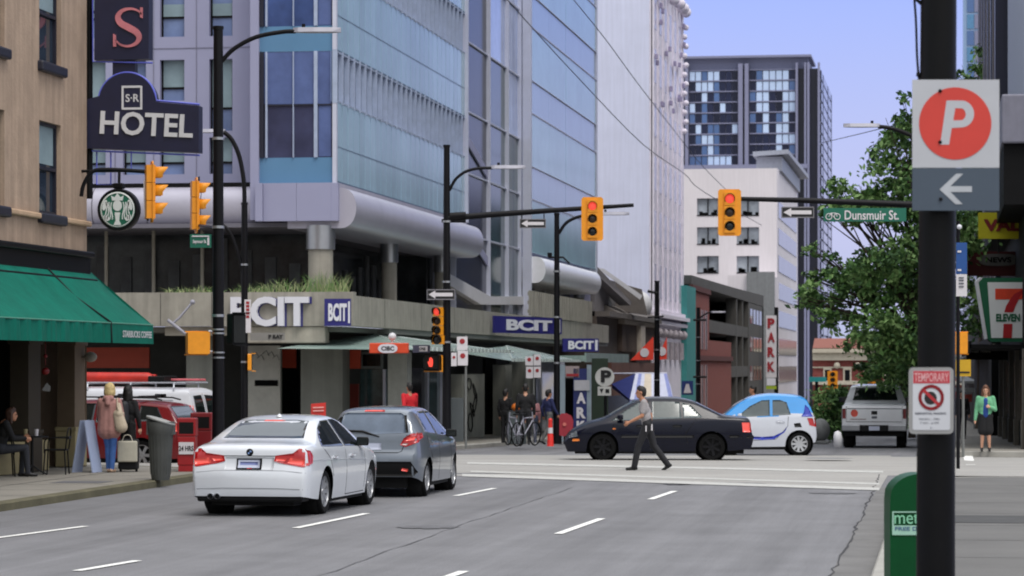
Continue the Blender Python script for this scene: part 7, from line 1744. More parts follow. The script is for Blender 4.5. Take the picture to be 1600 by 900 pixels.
def hair(parent, hd, m, kind='short', name='hair', turn=0):
    hd = Vector(hd); c = [(hd+Vector((-.018, 0, .055)), .086, hd+Vector((-.03, 0, .045)), .088, 0, (1.08, .95, 1.05)), (hd+Vector((-.055, 0, .01)), .07, hd+Vector((-.062, 0, -.035)), .055, 0, (1, 1.15, 1)), (hd+Vector((.045, 0, .095)), .035, hd+Vector((.02, 0, .105)), .05, 0, (1, 1.3, 1))]
    if kind == 'long': c += [(hd+Vector((-.06, 0, -.03)), .075, hd+Vector((-.075, 0, -.16)), .06, 0, (.8, 1.25, 1))]+[(hd+Vector((-.02, s*.07, .03)), .035, hd+Vector((-.02, s*.085, -.14)), .03, 0) for s in (1, -1)]
    if kind == 'bob': c += [(hd+Vector((-.02, 0, .04)), .10, hd+Vector((-.035, 0, -.05)), .098, 0, (1, 1.08, 1))]+[(hd+Vector((-.01, s*.075, .0)), .04, hd+Vector((-.02, s*.08, -.07)), .035, 0) for s in (1, -1)]
    return skinned(name, c, [m], parent, .012, 2)
def eyes(parent, hd):
    f = MB()
    for s in (1, -1): f.ball(Vector(hd)+Vector((.076, s*.031, .012)), .010, seg=8)
    return f.build('eye', M_sb, parent, local=True)
def scaled(caps, k): return [tuple([Vector(c[0])*k, c[1]*k, Vector(c[2])*k, c[3]*k]+list(c[4:])) for c in caps]
M_dhair = mat('dark_hair', (22, 18, 17), .6, var=.3, scale=30); M_blond = mat('blond_hair', (188, 166, 116), .7, var=.3, scale=25); M_gshirt = mat('grey_shirt', (152, 148, 150), .8, var=.12, scale=9, bump=.3, bscale=25)
M_char = mat('charcoal_trousers', (26, 26, 31), .8, var=.15, scale=8, bump=.2, bscale=20); M_shoe = mat('black_shoes', (14, 14, 15), .4, var=.1); M_jean = mat('blue_jeans', (48, 84, 142), .8, var=.22, scale=9); M_blackc = mat('black_cloth', (17, 17, 20), .85, var=.2, scale=8)
# man on the crosswalk (walking left)
Pm = pg(1010, 735); t = thing('person', 'man in grey short sleeved shirt and dark trousers striding across the crosswalk', 'person', Pm, TH+R(180)-.0)
J = pose(hip=(-.02, 0, .93), chest=(.05, 0, 1.27), neck=(.09, 0, 1.45), head=(.12, 0, 1.59), hl=(-.01, .09, .92), hr=(-.03, -.09, .92), kl=(.17, .09, .50), kr=(-.16, -.09, .50), al=(.25, .09, .095), ar=(-.44, -.09, .13), tl=(1, 0, -.02), tr=(.86, 0, -.5),
         sl=(.06, .19, 1.40), sr=(.05, -.19, 1.39), el=(.10, .23, 1.12), er=(-.10, -.25, 1.13), wl=(.34, .19, 1.00), wr=(-.10, -.27, .88))
caps = body_caps(J, flare=.014)
b_ = skinned('body', caps, [M_skin2, M_gshirt, M_char, M_shoe], t, .011); hair(t, J['head'], M_dhair); eyes(b_, J['head'])
f = MB(); f.box(.005, .03, .20, .215, .80, .92); f.box(-.12, -.09, .13, .14, .82, .95); f.build('belt_tag', M_sw, t, local=True)
# woman in pink coat (back to camera)
Pw = pg(171, 738, .13); t = thing('person', 'person in a dusty pink hooded coat and blue jeans with a cream shoulder bag', 'person', Pw, R(90)+TH-R(8))
J = pose(head=(.03, 0, 1.55), neck=(0, 0, 1.41), chest=(0, 0, 1.22), sl=(0, .17, 1.34), sr=(0, -.17, 1.34), el=(.05, .22, 1.07), er=(.04, -.23, 1.07), wl=(.2, .18, .95), wr=(.16, -.20, .92), hip=(0, 0, .9), hl=(0, .08, .89), hr=(0, -.08, .89), kl=(.03, .03, .49), kr=(.0, -.07, .49), al=(.02, .02, .09), ar=(-.05, -.06, .09), tl=(1, .2, 0), tr=(1, -.1, 0))
caps = body_caps(J, sleeve='long', bulk=1.03)+[((0, .05, 1.25), .155, (0, .055, .80), .185, 1, (.8, 1, 1)), ((0, -.05, 1.25), .155, (0, -.055, .80), .185, 1, (.8, 1, 1)), ((-.07, .05, 1.40), .06, (-.07, -.05, 1.40), .06, 1), ((-.10, 0, 1.38), .06, (-.13, 0, 1.30), .05, 1)]
M_pinkc = mat('pink_coat', (158, 116, 110), .85, var=.14, scale=7, bump=.3, bscale=18); b_ = skinned('body', caps, [M_skin, M_pinkc, M_jean, mat('tan_shoes', (168, 140, 118), .7)], t, .012); hair(t, J['head'], M_blond, 'bob'); eyes(b_, J['head'])
f = MB(); f.tube([(-.04, -.16, 1.40), (.12, -.22, 1.2), (-.02, -.28, 1.1)], .014, 6); f.tube([(-.04, -.16, 1.40), (-.16, -.2, 1.25), (-.15, -.24, 1.1)], .014, 6)
bagc = [((-.10, -.20, 1.10), .09, (-.12, -.26, .86), .115, 0, (.75, 1.1, 1)), ((-.05, -.20, 1.28), .04, (-.11, -.22, 1.1), .08, 0)]
Lw = thing('shoulder_bag', 'soft cream shoulder bag on the back of the pink coat', 'bag', Pw, R(90)+TH-R(8)); skinned('pouch', bagc, [mat('cream_bag', (176, 162, 142), .8, var=.15, scale=6)], Lw, .012); f.build('strap', mat('cream_bag', (176, 162, 142)), Lw, local=True)
# companion in black with backpack
Pk = pg(199, 733, .13); t = thing('person', 'person in black clothes with a black backpack behind the pink coated person', 'person', Pk, R(62)+TH)
J = pose(head=(.04, 0, 1.50), neck=(0, 0, 1.36), chest=(-.01, 0, 1.17), sl=(0, .17, 1.29), sr=(0, -.17, 1.29), el=(.03, .22, 1.02), er=(.02, -.24, 1.02), wl=(.12, .2, .85), wr=(.06, -.25, .82), hip=(0, 0, .87), hl=(0, .08, .86), hr=(0, -.08, .86), kl=(.02, .09, .47), kr=(.02, -.09, .47))
b_ = skinned('body', body_caps(J, sleeve='long'), [M_skin, M_blackc, M_blackc, M_shoe], t, .013); hair(t, J['head'], M_dhair, 'long'); eyes(b_, J['head'])
Lb = thing('backpack', 'black backpack on the person in black', 'backpack', Pk, R(62)+TH); skinned('pack', [((-.20, .06, 1.24), .10, (-.22, .06, .96), .12, 0), ((-.20, -.06, 1.24), .10, (-.22, -.06, .96), .12, 0), ((-.32, 0, 1.05), .06, (-.32, 0, .95), .07, 0)], [mat('backpack_black', (24, 24, 28), .6, var=.2)], Lb, .013)
f = MB(); f.tube([(-.33, -.06, 1.18), (-.335, .06, 1.18)], .012, 6); f.tube([(-.31, -.1, 1.1), (-.3, -.1, .95)], .012, 6); f.build('zip', M_lum, Lb, local=True)
Pt = pg(201, 737, .13)
t = thing('suitcase', 'black suitcase standing on the pavement under a cream tote', 'suitcase', Pt, TH); f = MB(); f.box(-.19, .19, -.12, .12, .04, .62, bev=.04); f.build('shell', M_blackc, t, local=True); f = MB(); f.tube([(-.12, .08, .6), (-.12, .08, .92), (.12, .08, .92), (.12, .08, .6)], .012, 6); f.build('handle', M_trim, t, local=True)
f = MB()
for s in (-1, 1): f.tube([(s*.15-.02, 0, .03), (s*.15+.02, 0, .03)], .03, 10)
f.build('castor', M_trim, t, local=True)
t = thing('tote_bag', 'flat cream tote bag hanging in front of the black suitcase', 'bag', Pt-FW*.17+ZUP*.19, TH); f = MB(); f.box(-.19, .19, -.04, .03, .0, .40, bev=.025); f.build('pouch', mat('tote_cream', (172, 168, 154), .8, var=.1, scale=6, bump=.2), t, local=True); f = MB(); f.tube(crv([(-.1, 0, .39), (-.05, 0, .5), (.05, 0, .5), (.1, 0, .39)]), .01, 5); f.build('handle', mat('tote_cream', (172, 168, 154)), t, local=True)
# seated person at the cafe
Ps = pg(8, 745, .13); t = thing('person', 'person in black sitting at the pavement cafe, cut off by the left edge', 'person', Ps, TH+R(15))
J = pose(hip=(-.1, 0, .50), chest=(-.02, 0, .84), neck=(.05, 0, 1.01), head=(.12, 0, 1.12), hl=(-.08, .09, .50), hr=(-.08, -.09, .50), kl=(.34, .10, .52), kr=(.36, -.08, .53), al=(.30, .10, .09), ar=(.40, -.08, .09), sl=(0, .185, .97), sr=(0, -.185, .97), el=(.10, .23, .70), er=(.12, -.24, .70), wl=(.33, .12, .72), wr=(.34, -.14, .70))
b_ = skinned('body', body_caps(J, sleeve='long'), [M_skin2, M_blackc, mat('dark_grey_trousers', (40, 42, 50), .8), M_shoe], t, .013); hair(t, J['head'], mat('brown_hair', (64, 40, 28), .6, var=.3, scale=25), 'long'); eyes(b_, J['head'])
# woman on the right pavement
Pr = pg(1540, 705, .13); t = thing('person', 'woman in a pale green cardigan, blue top and black skirt at the right corner', 'person', Pr, TH-R(90)-R(8))
J = pose(wl=(.14, .12, 1.16), el=(.02, .25, 1.10), er=(-.03, -.24, 1.10), wr=(.02, -.27, .84), kl=(.02, .08, .48), kr=(.02, -.08, .48), al=(-.02, .10, .08), ar=(-.02, -.10, .08))
k_ = .96; caps = scaled(body_caps(J, sleeve='long', skirt=True, bulk=1.05)+[((.07, 0, 1.33), .08, (.08, 0, .97), .09, 4, (.7, .8, 1)), ((0, .05, .93), .135, (0, .06, .55), .15, 2, (.85, 1, 1)), ((0, -.05, .93), .135, (0, -.06, .55), .15, 2, (.85, 1, 1))], k_)
b_ = skinned('body', caps, [M_skin, mat('mint_cardigan', (104, 168, 128), .85, var=.1, scale=8), M_blackc, M_shoe, mat('royal_blue_top', (30, 64, 132), .8, var=.1)], t, .014); hd_ = [x*k_ for x in J['head']]; hair(t, hd_, mat('auburn_hair', (96, 62, 44), .6, var=.3, scale=25), 'long'); eyes(b_, hd_)
# people further back
def bystander(label, px, py, H, heading, cols, J=None, kind='short', hm=None, h=.13, bag=None, voxel=.017, D=None):
    P = pg(px, py, h) if D is None else at(px, 571, D)
    if D is not None: P.z = g(P.y)+h
    t = thing('person', label, 'person', P, heading); J = J or pose(); k_ = H/1.72
    b_ = skinned('body', scaled(body_caps(J, sleeve='long'), k_), cols, t, voxel, 1); hd_ = [x*k_ for x in J['head']]; hair(t, hd_, hm or M_dhair, kind); eyes(b_, hd_); return t
walkJ = pose(kl=(.14, .09, .5), kr=(-.08, -.09, .5), al=(.16, .09, .09), ar=(-.3, -.09, .12), tr=(.9, 0, -.4), el=(-.12, .23, 1.13), wl=(-.05, .25, .9), er=(.08, -.23, 1.13), wr=(.2, -.24, .95))
M_redt = mat('red_top', (200, 28, 40), .8, var=.1); M_navyt = mat('navy_top', (36, 42, 84), .8, var=.1); M_pinkt = mat('rose_top', (140, 96, 100), .8, var=.1); M_greyt = mat('grey_trousers', (92, 92, 92), .8, var=.1)
bystander('person in a bright red top behind the silver hatchback roof', 640, 697, 1.72, TH+R(120), [M_skin2, M_redt, M_blackc, M_shoe], walkJ, D=76)
bystander('dark dressed person standing by the bicycles on the far pavement', 821, 694, 1.75, TH+R(90), [M_skin, M_blackc, M_char, M_shoe], D=81)
bystander('person in black near the dark doorway, left of the bicycles', 790, 690, 1.62, TH+R(60), [M_skin, M_blackc, M_blackc, M_shoe], D=86)
bystander('smaller person in a rose top right of the bicycles', 832, 694, 1.42, TH+R(100), [M_skin, M_pinkt, mat('denim_dark', (36, 46, 66), .8), mat('white_shoes', (190, 190, 190), .6)], D=82)
bystander('person in a navy patterned top left of the slim lamp post', 857, 694, 1.6, TH+R(30), [M_skin2, M_navyt, M_greyt, M_shoe], walkJ, D=84)
bystander('person on the far pavement, only the head above the blue roofed car', 1177, 690, 1.72, TH+R(180), [M_skin2, M_greyt, M_char, M_shoe], D=82)
bystander('dark dressed person in the doorway behind the no stopping notice', 1503, 690, 1.7, TH+R(-90), [M_skin, M_blackc, M_char, M_shoe], D=100)
# ------------------------------------------------------------- pavement furniture
P = pg(251, 750, .13); t = thing('litter_bin', 'dark grey round litter bin with a slanted pale lid on the left pavement', 'litter bin', P)
M_bin = mat('bin_grey', (70, 72, 70), .6, var=.15, scale=4, streak=.15)
f = MB(); f.lathe([(.001, .0), (.155, .0), (.165, .05), (.17, .08), (.20, .5), (.215, .80), (.235, .84), (.25, 1.02), (.245, 1.03), (.001, 1.02)], 28, Matrix.Translation(P)); b_ = f.build('barrel', M_bin, t, ang=40)
f = MB(); 
for j in range(20):
    a = 2*math.pi*j/20; f.tube([P+Vector((.172*math.cos(a), .172*math.sin(a), .1)), P+Vector((.214*math.cos(a), .214*math.sin(a), .8))], .008, 4)
f.build('rib', M_bin, b_)
Ml = Matrix.Translation(P+Vector((0, 0, 1.05))) @ Matrix.Rotation(R(17), 4, FW); f = MB(); f.lathe([(.001, .03), (.2, .03), (.265, .015), (.27, 0), (.26, -.02), (.001, -.02)], 28, Ml); f.build('lid', mat('lid_grey', (150, 152, 150), .5, var=.1), t, ang=40)
f = MB(); f.slab([P+RT*a*.24-FW*.1+ZUP*b for a, b in ((-1, .8), (1, .8), (1, .98), (-1, 1.13))], FW*.3); f.build('hood', M_bin, t)
def newsbox(label, px, py, D, m, w=.42, h=1.03, lab=True, grp=None):
    P = at(px, 571, D); P.z = .13; t = thing('newspaper_box', label, 'newspaper box', P, TH); f = MB(); f.box(-w/2, w/2, -.2, .2, .12, h-.35, bev=.015); f.box(-w/2-.01, w/2+.01, -.21, .21, h-.349, h, bev=.02); f.box(-w*.45, w*.45, -.19, .19, 0, .119); b_ = f.build('body', m, t, local=True)
    if lab:
        f = MB(); f.box(-w*.42, w*.42, -.222, -.212, .33, .56); pl_ = f.build('label', M_sw, b_, local=True); f = MB(); f.text('24 HRS', (0, -.2225, .44), (1, 0, 0), ZUP, .10, .28, .003, bold=.03); f.build('lettering', M_sb, pl_, local=True)
    f = MB(); f.box(-w*.4, w*.4, -.216, -.211, h-.30, h-.08); f.build('window', M_trim, b_, local=True); return t
newsbox('bright red newspaper box with a white label beside the litter bin', 293, 747, 53.8, mat('box_red', (150, 22, 28), .4, var=.1), .34, 1.02)
newsbox('darker red newspaper box half hidden behind the white sedan', 316, 745, 55.0, mat('box_red_dark', (128, 24, 30), .4, var=.1), .40, 1.10, False)
# sandwich board
P = pg(136, 738, .13); t = thing('sandwich_board', 'pale blue folding sandwich board beside the shop column', 'sign board', P, TH+R(72))
for s, nm in ((-1, 'board'), (1, 'board')):
    f = MB(); f.slab([(-.2, s*.2, 0), (.2, s*.2, 0), (.2, s*.03, .98), (-.2, s*.03, .98)], (0, s*.02, .004)); f.build(nm, mat('board_pale_blue', (156, 168, 196), .5, var=.06), t, local=True)
# cafe furniture
def chair(label, px, py, rz, D=None):
    P = pg(px, py, .13); t = thing('cafe_chair', label, 'chair', P, rz, 'black cafe chairs'); f = MB(); f.box(-.2, .2, -.2, .2, .44, .47, bev=.012); f.build('seat', M_trim, t, local=True)
    f = MB(); f.tube(crv([(-.2, -.19, .46), (-.24, -.19, .8), (-.25, 0, .86), (-.24, .19, .8), (-.2, .19, .46)]), .014, 6); f.tube([(-.235, -.18, .68), (-.24, .18, .68)], .03, 6); f.build('backrest', M_trim, t, local=True)
    for a in (-.18, .18):
        for b in (-.18, .18): f = MB(); f.tube([(a, b, .44), (a*1.15, b*1.15, 0)], .014, 6); f.build('leg', M_trim, t, local=True)
    f = MB(); 
    for s in (1, -1): f.tube(crv([(-.23, s*.2, .68), (.0, s*.22, .68), (.17, s*.22, .64), (.19, s*.21, .4)]), .013, 6)
    f.build('armrest', M_trim, t, local=True); return t
chair('black metal cafe chair facing left, nearest the shop column', 88, 741, TH+R(180)); chair('black cafe chair under the seated person', 4, 744, TH+R(15))
P = pg(50, 743, .13); t = thing('cafe_table', 'small round dark cafe table between two chairs', 'table', P); f = MB(); f.cyl(P+ZUP*.70, .30, .03, 24); f.build('tabletop', M_trim, t); f = MB(); f.tube([P+ZUP*.02, P+ZUP*.70], .03, 8); f.build('stem', M_trim, t)
for k in range(3):
    f = MB(); a = R(120*k+20); f.tube([P+ZUP*.2, P+Vector((.15*math.cos(a), .15*math.sin(a), .08)), P+Vector((.28*math.cos(a), .28*math.sin(a), .015))], .016, 6); f.build('leg', M_trim, t)
for lab, dx, m in (('white paper cup on the small cafe table', .08, M_sw), ('tan paper cup on the small cafe table', -.12, M_crm)):
    f = MB(); f.cyl(P+RT*dx+ZUP*.731, .032, .12, 12, r2=.042); t2 = solo('paper_cup', f, m, lab, 'cup', P+RT*dx+ZUP*.731)
f = MB(); q = at(71, 580, 52); f.ball(q, .075, sc=(1, 1, .9)); f.ball(q+ZUP*.28, .04, seg=8); t = thing('hanging_ornament', 'small red ornament with a white tag hanging under the green awning', 'ornament', q); f.tube([q+ZUP*.1, q+ZUP*.9], .008, 5); f.build('ball', mat('ornament_red', (120, 16, 20), .5, var=.1), t); f = MB(); f.slab([at(x, y, 51.95) for x, y in ((65, 610), (73, 598), (79, 604), (78, 612))], FW*.01); f.build('tag', mat('tag_grey', (130, 130, 130), .6), t)
# small red sandwich sign, orange delineator, red umbrella-like cover, bin and bicycles on the far pavement
P = at(497, 571, 70); P = at(497, 571, 77); P.z = g(P.y)+.13; t = thing('red_sign_board', 'small red pavement sign behind the white sedan', 'sign board', P); f = MB(); f.slab([at(x, y, 77) for x, y in ((486, 631), (509, 629), (509, 690), (486, 690))], FW*.05); b_ = f.build('board', mat('board_red', (206, 54, 48), .5, var=.06), t); f = MB()
for y in (636, 641): f.slab([at(x, y_, 76.98) for x, y_ in ((489, y), (506, y-.5), (506, y+1.5), (489, y+2))], -FW*.01)
f.build('lettering', mat('board_pink', (230, 170, 165), .5), b_)
P = at(860, 571, 79); P.z = g(P.y)+.13; t = thing('traffic_delineator', 'tall orange red traffic delineator with a white band beside the slim lamp post', 'traffic cone', P); f = MB(); f.lathe([(.001, 0), (.1, 0), (.09, .05), (.085, .3), (.07, .36), (.055, .68), (.06, .74), (.03, .78), (.001, .78)], 16, Matrix.Translation(P)); b_ = f.build('post', mat('cone_red', (222, 48, 40), .5, var=.05), t, ang=40); f = MB(); f.lathe([(.076, .36), (.066, .52)], 16, Matrix.Translation(P)); f.build('band', M_sw, b_)
P = at(884, 571, 83); P.z = g(P.y)+.13; t = thing('red_banner', 'rounded dark red banner panel on a stand by the slim lamp post', 'banner', P); f = MB(); f.slab([at(x, y, 83) for x, y in ((874, 650), (877, 646), (886, 646), (893, 650), (896, 658), (895, 670), (890, 679), (880, 682), (874, 680))], FW*.05); b_ = f.build('panel', mat('banner_red', (150, 38, 52), .6, var=.12, scale=4), t); f = MB(); f.slab([at(882+3*math.cos(R(a)), 663+3*math.sin(R(a)), 82.98) for a in range(0, 360, 45)], -FW*.01); f.build('mark', mat('banner_mark', (200, 110, 100), .6), b_); f = MB(); f.tube([at(882, 680, 83.1), (at(882, 680, 83.1).x, at(882, 680, 83.1).y, P.z)], .03, 6); f.build('stand', M_trim, t)
P = at(808, 571, 83); P.z = g(P.y)+.13; t = thing('street_bin', 'grey square street bin with an orange top behind the bicycles', 'litter bin', P); f = MB(); f.box(P.x-.25, P.x+.25, P.y-.2, P.y+.2, P.z, P.z+.98, bev=.03); f.build('bin_body', mat('bin_slate', (74, 82, 84), .6, var=.1), t); f = MB(); f.ball(P+Vector((0, 0, 1.08)), .17, sc=(1, .8, .8)); f.build('lid', mat('bin_orange', (196, 104, 30), .5), t)
def bike(label, px, D, rz):
    P = at(px, 571, D); P.z = g(P.y)+.13; t = thing('bicycle', label, 'bicycle', P, rz, 'parked bicycles'); 
    for x in (-.5, .5):
        Mx = Matrix.Translation((x, 0, .34)) @ Matrix.Rotation(R(90), 4, 'X'); f = MB(); f.lathe([(.31, -.015), (.335, -.015), (.345, 0), (.335, .015), (.31, .015), (.31, -.015)], 24, Mx); wo = f.build('wheel', M_tyre, t, local=True); f = MB()
        for k in range(9): a = R(k*40); f.tube([(x, 0, .34), (x+.31*math.cos(a), 0, .34+.31*math.sin(a))], .003, 4)
        f.build('spokes', M_lum, wo, local=True)
    f = MB(); 
    for a, b in (((-.5, 0, .34), (-.15, 0, .78)), ((-.15, 0, .78), (.36, 0, .80)), ((-.1, 0, .32), (.38, 0, .72)), ((-.1, 0, .32), (-.17, 0, .85)), ((-.5, 0, .34), (-.1, 0, .32)), ((.34, 0, .95), (.5, 0, .34))): f.tube([a, b], .018, 6)
    f.build('frame', M_lum, t, local=True); f = MB(); f.box(-.3, -.06, -.06, .06, .86, .91, bev=.02); f.build('saddle', M_trim, t, local=True); f = MB(); f.tube([(.3, -.27, .98), (.36, -.1, .96), (.36, .1, .96), (.3, .27, .98)], .014, 6); f.build('handlebar', M_trim, t, local=True); return t
bike('bicycle parked on the far pavement, left one of the pair', 803, 79.5, TH+R(110)); bike('bicycle parked on the far pavement under the dark dressed person', 822, 79.0, TH+R(60))
# items near the pickup
P = at(1309, 571, 78); P.z = g(P.y)+.13
f = MB(); f.lathe([(.001, 0), (.11, 0), (.12, .3), (.09, .42), (.001, .46)], 12, Matrix.Translation(P)); solo('white_bollard', f, M_white, 'short white bollard by the left wheel of the pickup', 'bollard', P)
P = at(1282, 571, 95); P.z = g(P.y)+.02; f = MB(); f.box(P.x-.3, P.x+.3, P.y-.4, P.y+.4, P.z, P.z+.1, bev=.02); f.ball(P+ZUP*.45, .33, sc=(1, 1.2, 1.2)); solo('covered_motorbike', f, mat('cover_grey', (120, 122, 122), .7, var=.25, scale=3), 'grey covered motorbike between the tiny car and the bushes', 'motorbike', P)
f = MB(); P = at(290, 489, 66.5); P.z = EYE-(489-HOR)/F*66.5
f = MB(); f.tube([at(270, 505, 77.2), at(280, 497, 77.2), at(301, 472, 77.2)], .03, 6); f.ball(at(301, 472, 77.2), .07, seg=8); f.tube([at(262, 500, 77.2), at(290, 522, 77.2)], .05, 6); solo('flood_lamp', f, M_lum, 'small grey flood lamp on an arm fixed to the concrete fascia', 'lamp', at(285, 505, 77.2))
f = MB(); f.ball(at(613, 526, 77.5), .11); f.tube([at(613, 531, 77.5), at(613, 539, 77.5)], .03, 6); solo('camera_dome', f, M_white, 'white dome camera above the orange bank sign', 'camera', at(613, 538, 77.5))
# ------------------------------------------------------------- trees and planting
M_bark = mat('bark', (70, 60, 52), .9, var=.25, scale=5, bump=.4, bscale=20)
LEAF = [mat('leaf_dark', (64, 94, 54), .6, var=.2, scale=2, spec=.3), mat('leaf_mid', (88, 124, 66), .6, var=.2, scale=2, spec=.3), mat('leaf_light', (134, 166, 102), .6, var=.2, scale=2, spec=.3)]
def leaf(f, c, s, rnd, mi):
    n = Vector((rnd.gauss(0, 1), rnd.gauss(0, 1), rnd.gauss(0, 1)+.6)).normalized(); a = n.orthogonal().normalized(); w = rnd.uniform(0, 6.28); b = n.cross(a); u = a*math.cos(w)+b*math.sin(w); v = n.cross(u)
    f.add([c-u*s*.5, c-v*s*.28+n*s*.1, c+v*s*.28+n*s*.1, c+u*s*.55], [(0, 1, 3), (0, 3, 2)], mi)
def tree(label, foot, trunk_h, blobs, nleaf, ls, seed, group=None, r=.14):
    """blobs: (offset from foot, radii) clusters of foliage"""
    rnd = random.Random(seed); foot = Vector(foot); t = thing('street_tree', label, 'tree', foot, 0, group)
    f = MB(); top = foot+ZUP*trunk_h+Vector((.1, .1, 0)); f.tube([foot-ZUP*.05, foot+ZUP*.3, foot.lerp(top, .5)+Vector((.06, 0, 0)), top], [r*1.35, r, r*.85, r*.65], 12)
    for c, rd in blobs:
        e = foot+Vector(c); m = top.lerp(e, .5)+Vector((rnd.uniform(-.2, .2), rnd.uniform(-.2, .2), .1)); st_ = foot.lerp(top, rnd.uniform(.75, 1)); f.tube([st_, m, e], [r*.42, r*.26, r*.08], 7)
        for k in range(4): f.tube([m.lerp(e, .4), e+Vector((rnd.uniform(-1, 1)*rd[0], rnd.uniform(-1, 1)*rd[1], rnd.uniform(-.5, .9)*rd[2]))*1.0], [r*.14, r*.04], 5)
    f.build('trunk', M_bark, t)
    vol = [b[1][0]*b[1][1]*b[1][2] for b in blobs]; tot = sum(vol); f = MB()
    for (c, rd), vv_ in zip(blobs, vol):
        ncl = max(9, int(30*vv_/tot*len(blobs)/2.2)); per = max(8, int(nleaf*vv_/tot/ncl))
        for k in range(ncl):
            while True:
                q = Vector((rnd.uniform(-1, 1), rnd.uniform(-1, 1), rnd.uniform(-1, 1)))
                if .25 < q.length < 1.0: break
            cc = foot+Vector(c)+Vector((q.x*rd[0], q.y*rd[1], q.z*rd[2])); cr_ = rnd.uniform(.28, .55)*min(rd)
            tone = rnd.choice((0, 1, 1, 1, 2, 2))
            for j in range(per):
                d = Vector((rnd.gauss(0, .5), rnd.gauss(0, .5), rnd.gauss(0, .36)))*cr_
                leaf(f, cc+d, ls*rnd.uniform(.7, 1.3), rnd, min(2, max(0, tone+rnd.choice((-1, 0, 0, 1)))))
    f.build('crown', LEAF, t); return t
def px2off(foot, px, py, D): return tuple(at(px, py, D)-Vector(foot))
Ft = at(1452, 571, 86); Ft.z = g(Ft.y)+.13
B = []
for px, py, dd, a, b in ((1335, 325, 0, 1.1, .5), (1300, 330, -1, .6, .35), (1285, 460, 0, .9, .6), (1262, 470, 0, .45, .4), (1330, 455, 1, 1.2, .9), (1380, 430, -1, 1.1, 1.0), (1405, 300, 0, 1.0, 1.0), (1325, 295, 0, .7, .35), (1398, 250, 1, .7, .7), (1420, 180, 0, .5, .9), (1440, 260, 1, 1.0, 1.3), (1400, 510, -1, 1.2, 1.0), (1355, 520, 0, 1.0, .6), (1390, 575, 1, 1.0, .7), (1440, 430, 1, 1.2, 1.5), (1480, 350, 0, 1.1, 1.2), (1500, 480, 0, .9, .9), (1275, 395, 0, .45, .3), (1305, 415, 0, .7, .5), (1350, 405, 0, .5, .35), (1315, 500, 0, .6, .4), (1420, 370, 0, .9, .8), (1300, 290, 0, .35, .25), (1425, 540, 0, 1.0, 1.0), (1270, 430, 0, .4, .3), (1345, 330, 0, 1.0, .5), (1375, 320, 0, .9, .7), (1412, 220, 0, .6, .8)):
    B.append((px2off(Ft, px, py, 86+dd), (a, a, b)))
tree('big leafy green street tree behind the right mast arm and black pole', Ft, 3.2, B, 18500, .2, 5, r=.2)
F2 = at(1425, 571, 108); F2.z = g(F2.y)+.13
B = [(px2off(F2, px, py, 108+dd), (a, a, b)) for px, py, dd, a, b in ((1400, 560, 0, 1.2, .9), (1425, 600, 1, 1.1, 1.1), (1410, 635, 0, .9, .9), (1440, 540, 0, 1.3, 1.2), (1385, 590, 0, .7, .5))]
tree('lower leafy tree between the pickup and the black pole', F2, 1.6, B, 4500, .2, 8, r=.12)
F3 = at(1530, 571, 150); F3.z = g(F3.y)+.13
B = [(px2off(F3, px, py, 150+dd), (a, a, b)) for px, py, dd, a, b in ((1528, 105, 0, 1.2, 1.0), (1515, 130, 0, 1.3, 1.2), (1545, 130, 0, 1.2, 1.2), (1565, 155, 0, 1.4, .7), (1520, 180, 0, 1.6, 1.6), (1540, 260, 0, 2.0, 2.5), (1515, 340, 0, 1.6, 1.8), (1510, 420, 0, 1.2, 1.4))]
tree('tall pale green tree far behind the parking sign on the right', F3, 9, B, 4200, .36, 12, r=.2)
def bush(label, foot, blobs, nleaf, ls, seed, name='bush', cat='bush'):
    rnd = random.Random(seed); t = thing(name, label, cat, foot); f = MB(); foot = Vector(foot)
    for c, rd in blobs: f.tube([foot, foot+Vector(c)*.6, foot+Vector(c)], [.03, .02, .01], 5)
    f.build('stem', M_bark, t); f = MB()
    for c, rd in blobs:
        for k in range(9):
            q = Vector((rnd.gauss(0, .42), rnd.gauss(0, .42), rnd.gauss(0, .42))); cc = foot+Vector(c)+Vector((q.x*rd[0], q.y*rd[1], q.z*rd[2])); tone = rnd.choice((0, 0, 1, 1, 2))
            for j in range(int(nleaf/len(blobs)/9)): leaf(f, cc+Vector((rnd.gauss(0, .4), rnd.gauss(0, .4), rnd.gauss(0, .35)))*rd[0]*.5, ls*rnd.uniform(.7, 1.3), rnd, min(2, max(0, tone+rnd.choice((-1, 0, 0, 1)))))
    f.build('foliage', LEAF, t); return t
for lab, px, D, bl, sd_ in (('dense green bush left of the pickup', 1303, 100, ((1303, 640, .9, .9), (1312, 615, .6, .5), (1296, 670, .8, .6), (1310, 665, .7, .7)), 3), ('darker green bush further left beside the tiny car', 1290, 118, ((1290, 650, .9, .9), (1284, 675, .9, .6), (1318, 630, .7, .6)), 4)):
    Fb = at(px, 571, D); Fb.z = g(Fb.y); bush(lab, Fb, [(px2off(Fb, x, y, D), (a, a, b)) for x, y, a, b in bl], 2600, .15, sd_)
